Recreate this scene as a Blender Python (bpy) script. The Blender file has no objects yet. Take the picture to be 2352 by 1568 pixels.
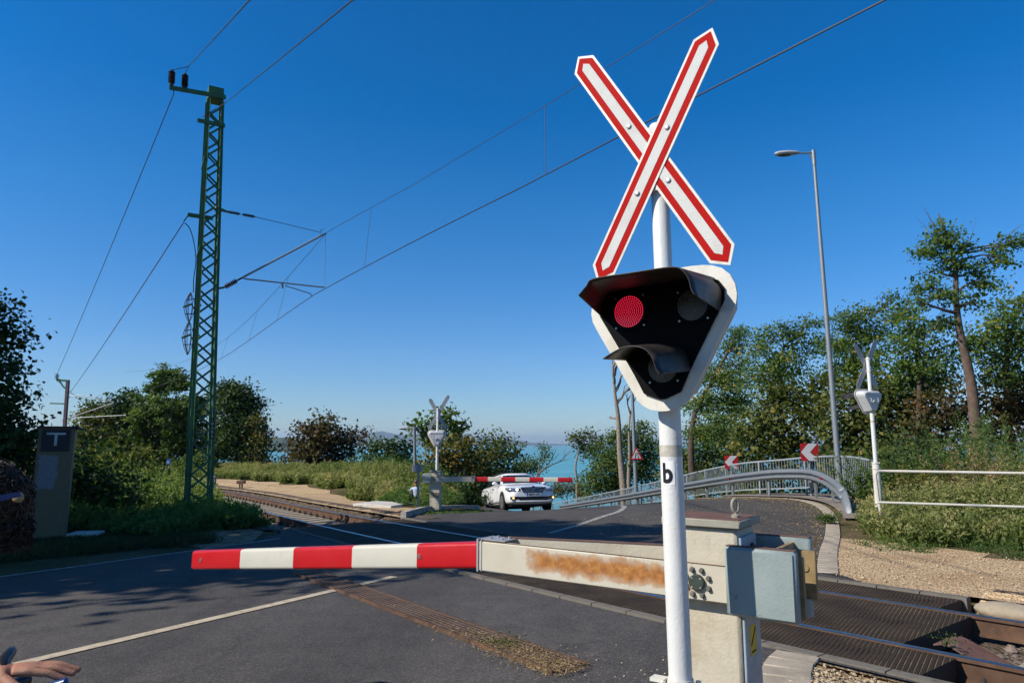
import bpy, bmesh, math, random
import numpy as np
from mathutils import Vector, Matrix, Euler
C = bpy.context.scene.collection
R_ = math.radians
# ------------------------------------------------------------------ camera geometry (pixel of a 2352 x 1568 picture <-> point in the place)
F, CX, CY, HY = 1568.0, 1176.0, 784.0, 1017.0
TILT = math.atan((HY - CY) / F)
ct, st = math.cos(TILT), math.sin(TILT)

def ray(x, y):
    X = (x - CX) / F
    Z = -(y - CY) / F
    return Vector((X, ct - Z * st, st + Z * ct))

def A(x, y, Y):
    r = ray(x, y)
    return r * (Y / r.y)

def on_plane(x, y, p, n):
    r = ray(x, y)
    return r * (p.dot(n) / r.dot(n))

# ------------------------------------------------------------------ terrain
O2 = (3.25, 7.7)
TD = (.669, -.743)      # along the track, towards the right
TN = (.743, .669)       # across the track, away from the camera
RD = Vector((.58, .81, 0)).normalized()      # along the road
RS = Vector((RD.y, -RD.x, 0))                # across the road, to the right
UP = Vector((0, 0, 1))

def tq(X, Y):
    a, b = X - O2[0], Y - O2[1]
    return a * TD[0] + b * TD[1], a * TN[0] + b * TN[1]

def xy(t, q):
    return O2[0] + t * TD[0] + q * TN[0], O2[1] + t * TD[1] + q * TN[1]

QT = np.array([-120, -90, -70, -50, -40, -30, -24, -18, -11.5, -5.5, 0, 2, 6, 20, 60.])
QV = np.array([0.0, 2.6, 4.0, 4.6, 4.4, 3.6, 2.7, 1.6, .55, -.2, -.7, -.86, -1.15, -2.0, -4.])

def qc(t):      # smooth centre line of the track
    t = np.asarray(t, float)
    return sum(np.interp(t + d, QT, QV) * w for d, w in ((-4, .15), (-2, .22), (0, .26), (2, .22), (4, .15)))

POLY = np.array([(60, -80), (60, 10), (22, 17.5), (13.2, 20.5), (11.4, 23.5), (10.2, 27), (8.9, 33), (7.7, 40), (5.4, 50), (0, 62), (-8, 68), (-17, 62), (-10, 49),
                 (-4.2, 38), (-1.4, 29.5), (-4.6, 34.4), (-10, 42.8), (-17, 50.5), (-32, 68), (-75, 110), (-140, 70), (-140, -80)], float)

def poly_out(X, Y):
    X = np.asarray(X, float); Y = np.asarray(Y, float)
    d = np.full(X.shape, 1e9); ins = np.zeros(X.shape, bool)
    n = len(POLY)
    for i in range(n):
        a, b = POLY[i], POLY[(i + 1) % n]
        e = b - a
        t = np.clip(((X - a[0]) * e[0] + (Y - a[1]) * e[1]) / (e @ e), 0, 1)
        d = np.minimum(d, np.hypot(X - a[0] - t * e[0], Y - a[1] - t * e[1]))
        c = ((a[1] > Y) != (b[1] > Y)) & (X < (b[0] - a[0]) * (Y - a[1]) / (b[1] - a[1] + 1e-12) + a[0])
        ins ^= c
    return np.where(ins, 0, d)

def sstep(a, b, x):
    t = np.clip((x - a) / (b - a), 0, 1)
    return t * t * (3 - 2 * t)

LAKE_Z = -32.0

def Z0(X, Y):
    t, q = tq(X, Y)
    return -1.60 + .022 * np.clip(t, -60, 40)

def TZ(X, Y, dip=True):
    X = np.asarray(X, float); Y = np.asarray(Y, float)
    t, q = tq(X, Y)
    z = Z0(X, Y)
    s = (X + .78) * -.575 + (Y - 18.97) * .82
    sp = np.log1p(np.exp(np.clip(s / .9, -30, 30))) * .9
    sp = np.minimum(sp, 40)
    z = z - .13 * sp * sstep(-3.5, 3.5, q - 4.6 - .72 * np.maximum(0, -11 - t))
    o = poly_out(X, Y)
    z = z - .36 * (np.sqrt(o * o + 1.0) - 1.0)
    z = np.maximum(z, LAKE_Z - 4)
    if dip:
        z = z - .24 * (1 - sstep(1.45, 1.75, np.abs(q - qc(t))))
    z = z - .17 * np.exp(-((X - .3) ** 2 + (Y - 27.5) ** 2) / (2 * 3.5 ** 2)) - .42 * np.exp(-((X + 3.95) ** 2 + (Y - 27.6) ** 2) / (2 * 1.5 ** 2))
    # banks of spoil beside the path
    z = z + .25 * sstep(5.5, 8, q) * sstep(-13, -17, t) * (1 - sstep(10, 14, q))
    # verge on the right rises gently
    z = z + .22 * sstep(5.2, 8.5, q) * sstep(-2.0, -.6, t) * (1 - sstep(14, 20, q))
    return z

def tz(x, y, dip=False):
    return float(TZ(np.array([x]), np.array([y]), dip)[0])

def G(x, y, h=0.0):
    """where the ray through a pixel meets the terrain raised by h"""
    r = ray(x, y)
    ys = np.geomspace(2.0, 160.0, 700)
    P = np.outer(ys / r.y, np.array(r))
    d = P[:, 2] - TZ(P[:, 0], P[:, 1], False) - h
    i = np.argmax(d < 0)
    if d[i] >= 0:
        i = len(ys) - 1
    a, b = ys[max(i - 1, 0)], ys[i]
    for _ in range(25):
        m = (a + b) / 2
        p = r * (m / r.y)
        if p.z - tz(p.x, p.y) - h < 0: b = m
        else: a = m
    p = r * (b / r.y)
    return Vector((p.x, p.y, p.z - h))

# ------------------------------------------------------------------ materials
MATS = {}

def nt(name):
    m = bpy.data.materials.new(name); m.use_nodes = True
    t = m.node_tree; t.nodes.clear()
    o = t.nodes.new('ShaderNodeOutputMaterial')
    return m, t, o

def N(t, kind, **kw):
    n = t.nodes.new(kind)
    for k, v in kw.items():
        if k.startswith('_'): setattr(n, k[1:], v)
        else: n.inputs[k].default_value = v
    return n

def L(t, a, b): t.links.new(a, b)

def ramp(t, fac, stops, interp='LINEAR'):
    r = t.nodes.new('ShaderNodeValToRGB'); r.color_ramp.interpolation = interp
    e = r.color_ramp.elements
    while len(e) < len(stops): e.new(.5)
    for i, (p, c) in enumerate(stops):
        e[i].position = p; e[i].color = (*c, 1) if len(c) == 3 else c
    L(t, fac, r.inputs[0]); return r

def coords(t, kind='Object'):
    n = t.nodes.new('ShaderNodeTexCoord'); return n.outputs[kind]

def noise(t, v, scale, detail=4, rough=.6, dist=0):
    n = N(t, 'ShaderNodeTexNoise', Scale=scale, Detail=detail, Roughness=rough, Distortion=dist)
    L(t, v, n.inputs['Vector']); return n

def mixc(t, fac, a, b, mode='MIX'):
    m = t.nodes.new('ShaderNodeMix'); m.data_type = 'RGBA'; m.blend_type = mode
    for s, v in ((0, fac), (6, a), (7, b)):
        if hasattr(v, 'is_linked'): L(t, v, m.inputs[s])
        elif s == 0: m.inputs[0].default_value = v
        else: m.inputs[s].default_value = (*v, 1)
    return m.outputs[2]

def bump(t, h, strength, dist, bs):
    b = N(t, 'ShaderNodeBump', Strength=strength, Distance=dist)
    L(t, h, b.inputs['Height']); L(t, b.outputs[0], bs.inputs['Normal']); return b

def paint(name, c, rough=.5, metal=0., var=.12, scale=6., grain=60., bumps=.07, dirt=None, dirt_amt=.5, dirt_scale=3., spec=.4, coat=0., streak=None, streak_c=(.2, .14, .08)):
    """generic surface: colour with soft variation, fine grain bump, optional dirt colour in irregular patches"""
    if name in MATS: return MATS[name]
    m, t, o = nt(name)
    b = N(t, 'ShaderNodeBsdfPrincipled', Roughness=rough, Metallic=metal)
    b.inputs['Specular IOR Level'].default_value = spec
    if coat: b.inputs['Coat Weight'].default_value = coat
    v = coords(t)
    n1 = noise(t, v, scale, 5)
    lo = [max(0, x * (1 - var)) for x in c]; hi = [min(1, x * (1 + var)) for x in c]
    r = ramp(t, n1.outputs[0], [(.3, lo), (.7, hi)])
    col = r.outputs[0]
    if dirt:
        n2 = noise(t, v, dirt_scale, 8, .7)
        f = ramp(t, n2.outputs[0], [(.62 - .25 * dirt_amt, (0, 0, 0)), (.80 - .2 * dirt_amt, (1, 1, 1))])
        col = mixc(t, f.outputs[0], col, dirt)
    if streak:      # run-down stains: long upright streaks
        mp = N(t, 'ShaderNodeMapping'); mp.inputs['Scale'].default_value = (1, 1, .07); L(t, v, mp.inputs[0])
        n4 = noise(t, mp.outputs[0], 16, 6, .65); n5 = noise(t, v, 3.2, 4, .6)
        f4 = ramp(t, n4.outputs[0], [(.50, (0, 0, 0)), (.72, (1, 1, 1))]).outputs[0]; f5 = ramp(t, n5.outputs[0], [(.42, (0, 0, 0)), (.65, (1, 1, 1))]).outputs[0]
        mm = N(t, 'ShaderNodeMath', _operation='MULTIPLY'); L(t, f4, mm.inputs[0]); L(t, f5, mm.inputs[1])
        m5 = N(t, 'ShaderNodeMath', _operation='MULTIPLY'); m5.inputs[1].default_value = streak; L(t, mm.outputs[0], m5.inputs[0])
        col = mixc(t, m5.outputs[0], col, streak_c)
    L(t, col, b.inputs['Base Color'])
    n3 = noise(t, v, grain, 3)
    rr = N(t, 'ShaderNodeMath', _operation='MULTIPLY_ADD'); rr.inputs[1].default_value = .25; rr.inputs[2].default_value = rough - .12
    L(t, n1.outputs[0], rr.inputs[0]); L(t, rr.outputs[0], b.inputs['Roughness'])
    if bumps: bump(t, n3.outputs[0], bumps, .01, b)
    L(t, b.outputs[0], o.inputs[0]); MATS[name] = m
    return m

def mixf(t, f, k):
    m = N(t, 'ShaderNodeMath', _operation='MULTIPLY'); m.inputs[1].default_value = k; L(t, f, m.inputs[0]); return m.outputs[0]

def m_asphalt(name, c, grit=(.16, .155, .15), speck=.7, warm=None):
    m, t, o = nt(name)
    b = N(t, 'ShaderNodeBsdfPrincipled', Roughness=.85); b.inputs['Specular IOR Level'].default_value = .3
    v = coords(t)
    big = noise(t, v, .35, 6, .65); mid = noise(t, v, 3.5, 6, .7)
    vo = N(t, 'ShaderNodeTexVoronoi', Scale=120.); L(t, v, vo.inputs['Vector'])
    base = ramp(t, big.outputs[0], [(.3, [x * .8 for x in c]), (.5, c), (.72, [x * 1.28 for x in c])]).outputs[0]
    m1 = ramp(t, mid.outputs[0], [(.35, (.78, .78, .78)), (.65, (1.12, 1.12, 1.12))]).outputs[0]
    base = mixc(t, 1., base, m1, 'MULTIPLY')
    sep = N(t, 'ShaderNodeSeparateColor'); L(t, vo.outputs['Color'], sep.inputs[0])
    f = ramp(t, sep.outputs[0], [(speck, (0, 0, 0)), (speck + .2, (1, 1, 1))]).outputs[0]
    base = mixc(t, mixf(t, f, .55), base, grit)
    dk = ramp(t, sep.outputs[1], [(.0, (.45, .45, .45)), (.3, (1, 1, 1))]).outputs[0]
    base = mixc(t, .75, base, dk, 'MULTIPLY')
    # long thin cracks and patched seams
    w = N(t, 'ShaderNodeTexVoronoi', Scale=.32)
    w.feature = 'DISTANCE_TO_EDGE'
    dv = noise(t, v, 1.2, 4); add = N(t, 'ShaderNodeVectorMath', _operation='MULTIPLY_ADD'); add.inputs[1].default_value = (.9, .9, .9)
    L(t, dv.outputs['Color'], add.inputs[0]); L(t, v, add.inputs[2]); L(t, add.outputs[0], w.inputs['Vector'])
    cr = ramp(t, w.outputs['Distance'], [(.0, (.55, .55, .55)), (.006, (1, 1, 1))]).outputs[0]
    base = mixc(t, .55, base, cr, 'MULTIPLY')
    L(t, base, b.inputs['Base Color'])
    # worn wheel tracks and dark oil stains, large and irregular
    mp = N(t, 'ShaderNodeMapping'); mp.inputs['Rotation'].default_value = (0, 0, math.atan2(RD.x, RD.y)); mp.inputs['Scale'].default_value = (.9, .07, 1); L(t, v, mp.inputs[0])
    tr_ = noise(t, mp.outputs[0], 1.3, 5, .6); base = mixc(t, .8, base, ramp(t, tr_.outputs[0], [(.35, (.80, .80, .80)), (.6, (1.12, 1.11, 1.10))]).outputs[0], 'MULTIPLY')
    st_ = noise(t, v, .9, 7, .75); base = mixc(t, .7, base, ramp(t, st_.outputs[0], [(.60, (1, 1, 1)), (.68, (.62, .60, .58))]).outputs[0], 'MULTIPLY'); L(t, base, b.inputs['Base Color'])
    bump(t, vo.outputs['Distance'], .3, .005, b)
    L(t, b.outputs[0], o.inputs[0]); MATS[name] = m
    return m

def m_gravel(name, cols, scale=28., bstr=.9, patch=None, pscale=.6, pamt=.5):
    m, t, o = nt(name)
    b = N(t, 'ShaderNodeBsdfPrincipled', Roughness=.95); b.inputs['Specular IOR Level'].default_value = .15
    v = coords(t)
    vo = N(t, 'ShaderNodeTexVoronoi', Scale=scale); L(t, v, vo.inputs['Vector'])
    v2 = N(t, 'ShaderNodeTexVoronoi', Scale=scale * .37); L(t, v, v2.inputs['Vector'])
    sep = N(t, 'ShaderNodeSeparateColor'); L(t, vo.outputs['Color'], sep.inputs[0])
    k = len(cols)
    col = ramp(t, sep.outputs[0], [(i / max(1, k - 1), c) for i, c in enumerate(cols)]).outputs[0]
    if patch:
        n = noise(t, v, pscale, 7, .65)
        f = ramp(t, n.outputs[0], [(.58 - .2 * pamt, (0, 0, 0)), (.72 - .2 * pamt, (1, 1, 1))]).outputs[0]
        col = mixc(t, f, col, patch)
    L(t, col, b.inputs['Base Color'])
    ad = N(t, 'ShaderNodeMath', _operation='ADD'); L(t, vo.outputs['Distance'], ad.inputs[0]); L(t, v2.outputs['Distance'], ad.inputs[1])
    bb = bump(t, ad.outputs[0], bstr, .03, b); bb.invert = True
    L(t, b.outputs[0], o.inputs[0]); MATS[name] = m
    return m

def m_leaf(name, stops, trans=.3):
    trans = min(.5, trans + .12) if trans else 0
    if name in MATS: return MATS[name]
    m, t, o = nt(name)
    a = t.nodes.new('ShaderNodeAttribute'); a.attribute_name = 'tint'
    r = ramp(t, a.outputs['Fac'], stops)
    b = N(t, 'ShaderNodeBsdfPrincipled', Roughness=.55); b.inputs['Specular IOR Level'].default_value = .25
    L(t, r.outputs[0], b.inputs['Base Color'])
    tr = N(t, 'ShaderNodeBsdfTranslucent')
    br = mixc(t, 1., r.outputs[0], (1.25, 1.35, .7), 'MULTIPLY'); L(t, br, tr.inputs[0])
    mx = N(t, 'ShaderNodeMixShader', Fac=trans); L(t, b.outputs[0], mx.inputs[1]); L(t, tr.outputs[0], mx.inputs[2])
    L(t, mx.outputs[0], o.inputs[0]); MATS[name] = m
    return m

# ------------------------------------------------------------------ mesh builder
class MB:
    def __init__(s, M=None):
        s.v = []; s.f = []; s.mi = []; s.sm = []; s.M = M
    def add(s, vs, fs, mi=0, smooth=False):
        o = len(s.v); M = s.M
        s.v += [tuple(M @ Vector(p)) for p in vs] if M is not None else [tuple(p) for p in vs]
        for f in fs:
            s.f.append(tuple(i + o for i in f)); s.mi.append(mi); s.sm.append(smooth)
    def box(s, c, d, rot=None, mi=0, bev=0.):
        x, y, z = (k / 2 for k in d)
        c = Vector(c)
        if bev:
            b = min(bev, x * .9, y * .9, z * .9)
            pts = []; idx = {}
            for sx in (-1, 1):
                for sy in (-1, 1):
                    for sz in (-1, 1):
                        for a in range(3):
                            p = [sx * (x - b), sy * (y - b), sz * (z - b)]
                            p[a] = (sx * x, sy * y, sz * z)[a]
                            idx[(sx, sy, sz, a)] = len(pts); pts.append(p)
            fs = []
            S = (-1, 1)
            for a in range(3):
                o1, o2 = [k for k in range(3) if k != a]
                for sg in S:
                    q = []
                    for u, w in ((-1, -1), (1, -1), (1, 1), (-1, 1)):
                        k = [0, 0, 0]; k[a] = sg; k[o1] = u; k[o2] = w
                        q.append(idx[(*k, a)])
                    fs.append(q)
            for a in range(3):
                o1, o2 = [k for k in range(3) if k != a]
                for u in S:
                    for w in S:
                        k1 = [0, 0, 0]; k1[o1] = u; k1[o2] = w
                        ka, kb = list(k1), list(k1); ka[a] = -1; kb[a] = 1
                        fs.append([idx[(*ka, o1)], idx[(*kb, o1)], idx[(*kb, o2)], idx[(*ka, o2)]])
            for sx in S:
                for sy in S:
                    for sz in S:
                        fs.append([idx[(sx, sy, sz, a)] for a in range(3)])
            vs = pts
        else:
            vs = [(i * x, j * y, k * z) for i in (-1, 1) for j in (-1, 1) for k in (-1, 1)]
            fs = [(0, 1, 3, 2), (4, 6, 7, 5), (0, 4, 5, 1), (2, 3, 7, 6), (0, 2, 6, 4), (1, 5, 7, 3)]
        if rot is not None: vs = [rot @ Vector(p) for p in vs]
        s.add([c + Vector(p) for p in vs], fs, mi)
    def obox(s, c, ax, ay, az, mi=0, bev=0.):
        """box with full edge vectors ax, ay, az"""
        ax, ay, az = Vector(ax), Vector(ay), Vector(az)
        rot = Matrix((ax.normalized(), ay.normalized(), az.normalized())).transposed()
        s.box(c, (ax.length, ay.length, az.length), rot, mi, bev)
    def bar(s, a, b, w, h, up=(0, 0, 1), mi=0):
        a, b = Vector(a), Vector(b); d = b - a
        if d.length < 1e-6: return
        x = d.normalized(); u = Vector(up)
        y = u.cross(x)
        if y.length < 1e-4: y = Vector((0, 1, 0)).cross(x)
        y.normalize(); z = x.cross(y)
        s.obox((a + b) / 2, d, y * w, z * h, mi)
    def tube(s, pts, r, n=8, mi=0, caps=True, smooth=True):
        pts = [Vector(p) for p in pts]; k = len(pts)
        rs = list(r) if hasattr(r, '__len__') else [r] * k
        d0 = (pts[1] - pts[0]).normalized()
        u = d0.orthogonal().normalized()
        vs = []
        for i, p in enumerate(pts):
            d = (pts[min(i + 1, k - 1)] - pts[max(i - 1, 0)])
            if d.length < 1e-9: d = d0
            d.normalize()
            u = (u - d * u.dot(d))
            u = u.normalized() if u.length > 1e-6 else d.orthogonal().normalized()
            w = d.cross(u)
            for j in range(n):
                a = 2 * math.pi * j / n
                vs.append(p + (u * math.cos(a) + w * math.sin(a)) * rs[i])
        fs = [(i * n + j, i * n + (j + 1) % n, (i + 1) * n + (j + 1) % n, (i + 1) * n + j) for i in range(k - 1) for j in range(n)]
        s.add(vs, fs, mi, smooth)
        if caps:
            s.add(vs[:n], [tuple(range(n - 1, -1, -1))], mi); s.add(vs[-n:], [tuple(range(n))], mi)
    def lathe(s, base, axis, prof, n=16, mi=0, smooth=True):
        """prof: [(distance along axis, radius)]"""
        base, axis = Vector(base), Vector(axis).normalized()
        u = axis.orthogonal().normalized(); w = axis.cross(u)
        vs = []
        for h, r in prof:
            for j in range(n):
                a = 2 * math.pi * j / n
                vs.append(base + axis * h + (u * math.cos(a) + w * math.sin(a)) * r)
        k = len(prof)
        fs = [(i * n + j, i * n + (j + 1) % n, (i + 1) * n + (j + 1) % n, (i + 1) * n + j) for i in range(k - 1) for j in range(n)]
        s.add(vs, fs, mi, smooth)
        s.add(vs[:n], [tuple(range(n - 1, -1, -1))], mi); s.add(vs[-n:], [tuple(range(n))], mi)
    def prism(s, poly, o, u, v, d, mi=0, mi_side=None):
        """2-D polygon in the frame (o; u, v) extruded by vector d"""
        o, u, v, d = Vector(o), Vector(u), Vector(v), Vector(d)
        a = [o + u * p[0] + v * p[1] for p in poly]; b = [p + d for p in a]; n = len(a)
        s.add(a + b, [tuple(range(n - 1, -1, -1)), tuple(range(n, 2 * n))], mi)
        s.add(a + b, [(i, (i + 1) % n, n + (i + 1) % n, n + i) for i in range(n)], mi if mi_side is None else mi_side)
    def loft(s, rings, closed=True, caps=False, mi=0, smooth=True):
        n = len(rings[0]); vs = [p for r in rings for p in r]
        m = n if closed else n - 1
        fs = [(i * n + j, i * n + (j + 1) % n, (i + 1) * n + (j + 1) % n, (i + 1) * n + j) for i in range(len(rings) - 1) for j in range(m)]
        s.add(vs, fs, mi, smooth)
        if caps:
            s.add(rings[0], [tuple(range(n - 1, -1, -1))], mi); s.add(rings[-1], [tuple(range(n))], mi)
    def ball(s, c, r, mi=0, nu=12, nv=8, sc=(1, 1, 1), rot=None):
        vs = []; c = Vector(c)
        for i in range(nv + 1):
            th = math.pi * i / nv
            for j in range(nu):
                ph = 2 * math.pi * j / nu
                p = Vector((math.sin(th) * math.cos(ph) * sc[0], math.sin(th) * math.sin(ph) * sc[1], math.cos(th) * sc[2])) * r
                vs.append(c + (rot @ p if rot is not None else p))
        fs = [(i * nu + j, (i + 1) * nu + j, (i + 1) * nu + (j + 1) % nu, i * nu + (j + 1) % nu) for i in range(nv) for j in range(nu)]
        s.add(vs, fs, mi, True)
    def build(s, name, mats, parent=None, fix=True, **props):
        me = bpy.data.meshes.new(name)
        me.from_pydata(s.v, [], s.f)
        for m in (mats if isinstance(mats, (list, tuple)) else [mats]): me.materials.append(m)
        me.polygons.foreach_set('material_index', s.mi)
        me.polygons.foreach_set('use_smooth', s.sm)
        me.update()
        if fix:
            b = bmesh.new(); b.from_mesh(me)
            bmesh.ops.remove_doubles(b, verts=b.verts, dist=1e-5)
            bmesh.ops.recalc_face_normals(b, faces=b.faces); b.to_mesh(me); b.free()
            me.set_sharp_from_angle(angle=R_(38))
        o = bpy.data.objects.new(name, me); C.objects.link(o)
        if parent: o.parent = parent
        for k, v in props.items(): o[k] = v
        return o

def tag(o, label, cat, group=None):
    o['label'] = label; o['category'] = cat
    if group: o['group'] = group
    return o

def thing(name, label, cat, loc=(0, 0, 0), rot=(0, 0, 0), group=None):
    o = bpy.data.objects.new(name, None); C.objects.link(o)
    o.location = loc; o.rotation_euler = rot; o.empty_display_size = .2
    return tag(o, label, cat, group)

def text_part(name, body, size, mat, parent, o, u, v, extrude=.001, align='CENTER', bold=0.0, cat=None):
    cu = bpy.data.curves.new('lettering', 'FONT'); cu.body = body; cu.size = size; cu.extrude = extrude; cu.offset = bold
    cu.align_x = align; cu.align_y = 'CENTER'
    to = bpy.data.objects.new('lettering', cu); C.objects.link(to)
    dg = bpy.context.evaluated_depsgraph_get()
    me = bpy.data.meshes.new_from_object(to.evaluated_get(dg))
    bpy.data.objects.remove(to)
    u, v = Vector(u).normalized(), Vector(v).normalized(); w = u.cross(v)
    M = Matrix((u, v, w)).transposed().to_4x4(); M.translation = Vector(o)
    me.transform(M); me.materials.clear(); me.materials.append(mat)
    ob = bpy.data.objects.new(name, me); C.objects.link(ob); ob.parent = parent
    return ob

def copy_tree(o, parent=None):
    c = o.copy(); C.objects.link(c)
    if parent: c.parent = parent
    for ch in list(o.children): copy_tree(ch, c)
    return c

# ------------------------------------------------------------------ surfaces that follow the terrain
def sheet(name, poly, dz, mat, step=.5, dip=False, **props):
    b = bmesh.new()
    f = b.faces.new([b.verts.new((p[0], p[1], 0)) for p in poly])
    bmesh.ops.triangulate(b, faces=[f])
    xs = [p[0] for p in poly]; ys = [p[1] for p in poly]
    for ax, lo, hi in ((0, min(xs), max(xs)), (1, min(ys), max(ys))):
        k = math.floor(lo / step) + 1
        while k * step < hi:
            co = [0, 0, 0]; no = [0, 0, 0]; co[ax] = k * step; no[ax] = 1
            bmesh.ops.bisect_plane(b, geom=b.verts[:] + b.edges[:] + b.faces[:], plane_co=co, plane_no=no, dist=1e-5)
            k += 1
    P = np.array([v.co[:2] for v in b.verts])
    Z = TZ(P[:, 0], P[:, 1], dip)
    for v, z in zip(b.verts, Z): v.co.z = z + dz
    bmesh.ops.recalc_face_normals(b, faces=b.faces)
    if sum(f.normal.z for f in b.faces) < 0: bmesh.ops.reverse_faces(b, faces=b.faces)
    me = bpy.data.meshes.new(name); b.to_mesh(me); b.free()
    me.materials.append(mat)
    me.polygons.foreach_set('use_smooth', [True] * len(me.polygons))
    o = bpy.data.objects.new(name, me); C.objects.link(o)
    for k, v in props.items(): o[k] = v
    return o

def smooth_line(pts, n=8):
    """Catmull-Rom through points"""
    P = [Vector(p) for p in pts]; out = []
    for i in range(len(P) - 1):
        p0, p1, p2, p3 = P[max(i - 1, 0)], P[i], P[i + 1], P[min(i + 2, len(P) - 1)]
        for k in range(n):
            t = k / n
            out.append(.5 * ((2 * p1) + (p2 - p0) * t + (2 * p0 - 5 * p1 + 4 * p2 - p3) * t * t + (3 * p1 - p0 - 3 * p2 + p3) * t ** 3))
    out.append(P[-1]); return out

def resample(pts, step):
    out = [pts[0]]; acc = 0.
    for a, b in zip(pts[:-1], pts[1:]):
        d = (b - a).length
        while acc + d >= step:
            k = (step - acc) / d; a = a.lerp(b, k); out.append(a.copy()); d = (b - a).length; acc = 0.
        acc += d
    return out

def band(pts, w0, w1):
    """polygon of a strip between offsets w0 and w1 left of a 2-D line"""
    l, r = [], []
    for i, p in enumerate(pts):
        d = (pts[min(i + 1, len(pts) - 1)] - pts[max(i - 1, 0)]); d.z = 0; d.normalize()
        nn = Vector((-d.y, d.x, 0))
        l.append(p + nn * w1); r.append(p + nn * w0)
    return [(p.x, p.y) for p in r] + [(p.x, p.y) for p in reversed(l)]
# ================================================================== LIGHT, SKY, CAMERA
SUN_EL = 38
SUN = Vector((-.935, -.355, 0)).normalized() * math.cos(R_(SUN_EL)) + UP * math.sin(R_(SUN_EL))
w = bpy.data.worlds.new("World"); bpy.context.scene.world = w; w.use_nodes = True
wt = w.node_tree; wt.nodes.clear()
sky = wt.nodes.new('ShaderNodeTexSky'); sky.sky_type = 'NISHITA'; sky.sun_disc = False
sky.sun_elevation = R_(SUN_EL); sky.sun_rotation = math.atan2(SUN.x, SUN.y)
sky.altitude = 150; sky.air_density = 1.0; sky.dust_density = .1; sky.ozone_density = 3.0
hs = wt.nodes.new('ShaderNodeHueSaturation'); hs.inputs['Saturation'].default_value = 1.18
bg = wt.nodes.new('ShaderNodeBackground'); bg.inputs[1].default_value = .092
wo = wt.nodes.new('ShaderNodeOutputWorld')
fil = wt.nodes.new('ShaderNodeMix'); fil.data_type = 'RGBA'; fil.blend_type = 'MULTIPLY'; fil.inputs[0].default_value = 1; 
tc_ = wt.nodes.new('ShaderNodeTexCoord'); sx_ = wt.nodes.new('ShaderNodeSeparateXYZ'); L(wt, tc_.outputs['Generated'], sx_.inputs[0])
tint = ramp(wt, sx_.outputs[2], [(.0, (.66, .80, 1.02)), (.12, (.76, .90, 1.14)), (.32, (.70, .98, 1.24)), (.57, (.56, .92, 1.30)), (.76, (.62, .68, .78))]); L(wt, tint.outputs[0], fil.inputs[7])  # sky tint by height; unseen upper sky dimmed and greyed to weaken blue fill
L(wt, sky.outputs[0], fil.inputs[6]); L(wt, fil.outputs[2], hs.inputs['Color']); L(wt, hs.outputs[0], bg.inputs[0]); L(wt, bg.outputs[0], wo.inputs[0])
sl = bpy.data.lights.new('sun', 'SUN'); sl.energy = 5.0; sl.angle = R_(.53); sl.color = (1, .93, .82)
so = bpy.data.objects.new('sun', sl); C.objects.link(so); so.rotation_euler = SUN.to_track_quat('Z', 'Y').to_euler(); so.location = (-20, -10, 30)
cam = bpy.data.cameras.new('camera'); cam.sensor_width = 36; cam.lens = F / 2352 * 36; cam.clip_end = 200000; cam.clip_start = .05
co = bpy.data.objects.new('camera', cam); C.objects.link(co); co.rotation_euler = (math.pi / 2 + TILT, 0, 0)
sc = bpy.context.scene; sc.camera = co
sc.view_settings.view_transform = 'Standard'; sc.view_settings.look = 'None'; sc.view_settings.exposure = .32; sc.view_settings.gamma = 1
sc.cycles.max_bounces = 8; sc.cycles.transparent_max_bounces = 8
sc.cycles.use_adaptive_sampling = True; sc.cycles.adaptive_threshold = .02

# ================================================================== SETTING
ASPH = m_asphalt('asphalt', (.062, .055, .0495))
ASPH_N = m_asphalt('asphalt_dirty', (.055, .050, .046), grit=(.2, .18, .15), speck=.62)
LINE = paint('road_paint', (.46, .385, .275), .8, var=.15, scale=9, dirt=(.2, .19, .18), dirt_amt=.45, dirt_scale=14, spec=.2)
LINEW = paint('road_paint_white', (.34, .33, .30), .8, var=.15, scale=9, dirt=(.11, .105, .10), dirt_amt=.7, dirt_scale=12, spec=.2)
GRAV = m_gravel('pale_gravel', [(.38, .255, .14), (.48, .335, .19), (.55, .40, .235), (.61, .47, .30)], 44, patch=(.42, .285, .16), pscale=.9, pamt=.45)
DIRT = m_gravel('gritty_soil', [(.16, .115, .075), (.26, .19, .12), (.36, .27, .17), (.52, .44, .34)], 34, patch=(.20, .125, .06), pscale=2.2, pamt=.6)
BALL = m_gravel('ballast', [(.05, .04, .033), (.09, .07, .055), (.14, .11, .082), (.21, .165, .12)], 26, 1.0, patch=(.10, .07, .05), pscale=1.5)
CONC = paint('concrete', (.40, .37, .32), .85, var=.18, scale=5, grain=45, bumps=.4, dirt=(.2, .17, .13), dirt_amt=.5, dirt_scale=4, spec=.2)
CONC_D = paint('grey_concrete', (.155, .14, .118), .9, var=.2, scale=5, grain=40, bumps=.4, dirt=(.09, .08, .07), dirt_amt=.5, dirt_scale=5, spec=.15)
CONC_P = paint('pale_concrete', (.52, .49, .44), .85, var=.15, scale=4, grain=40, bumps=.4, dirt=(.28, .25, .2), dirt_amt=.4, spec=.2)
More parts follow.
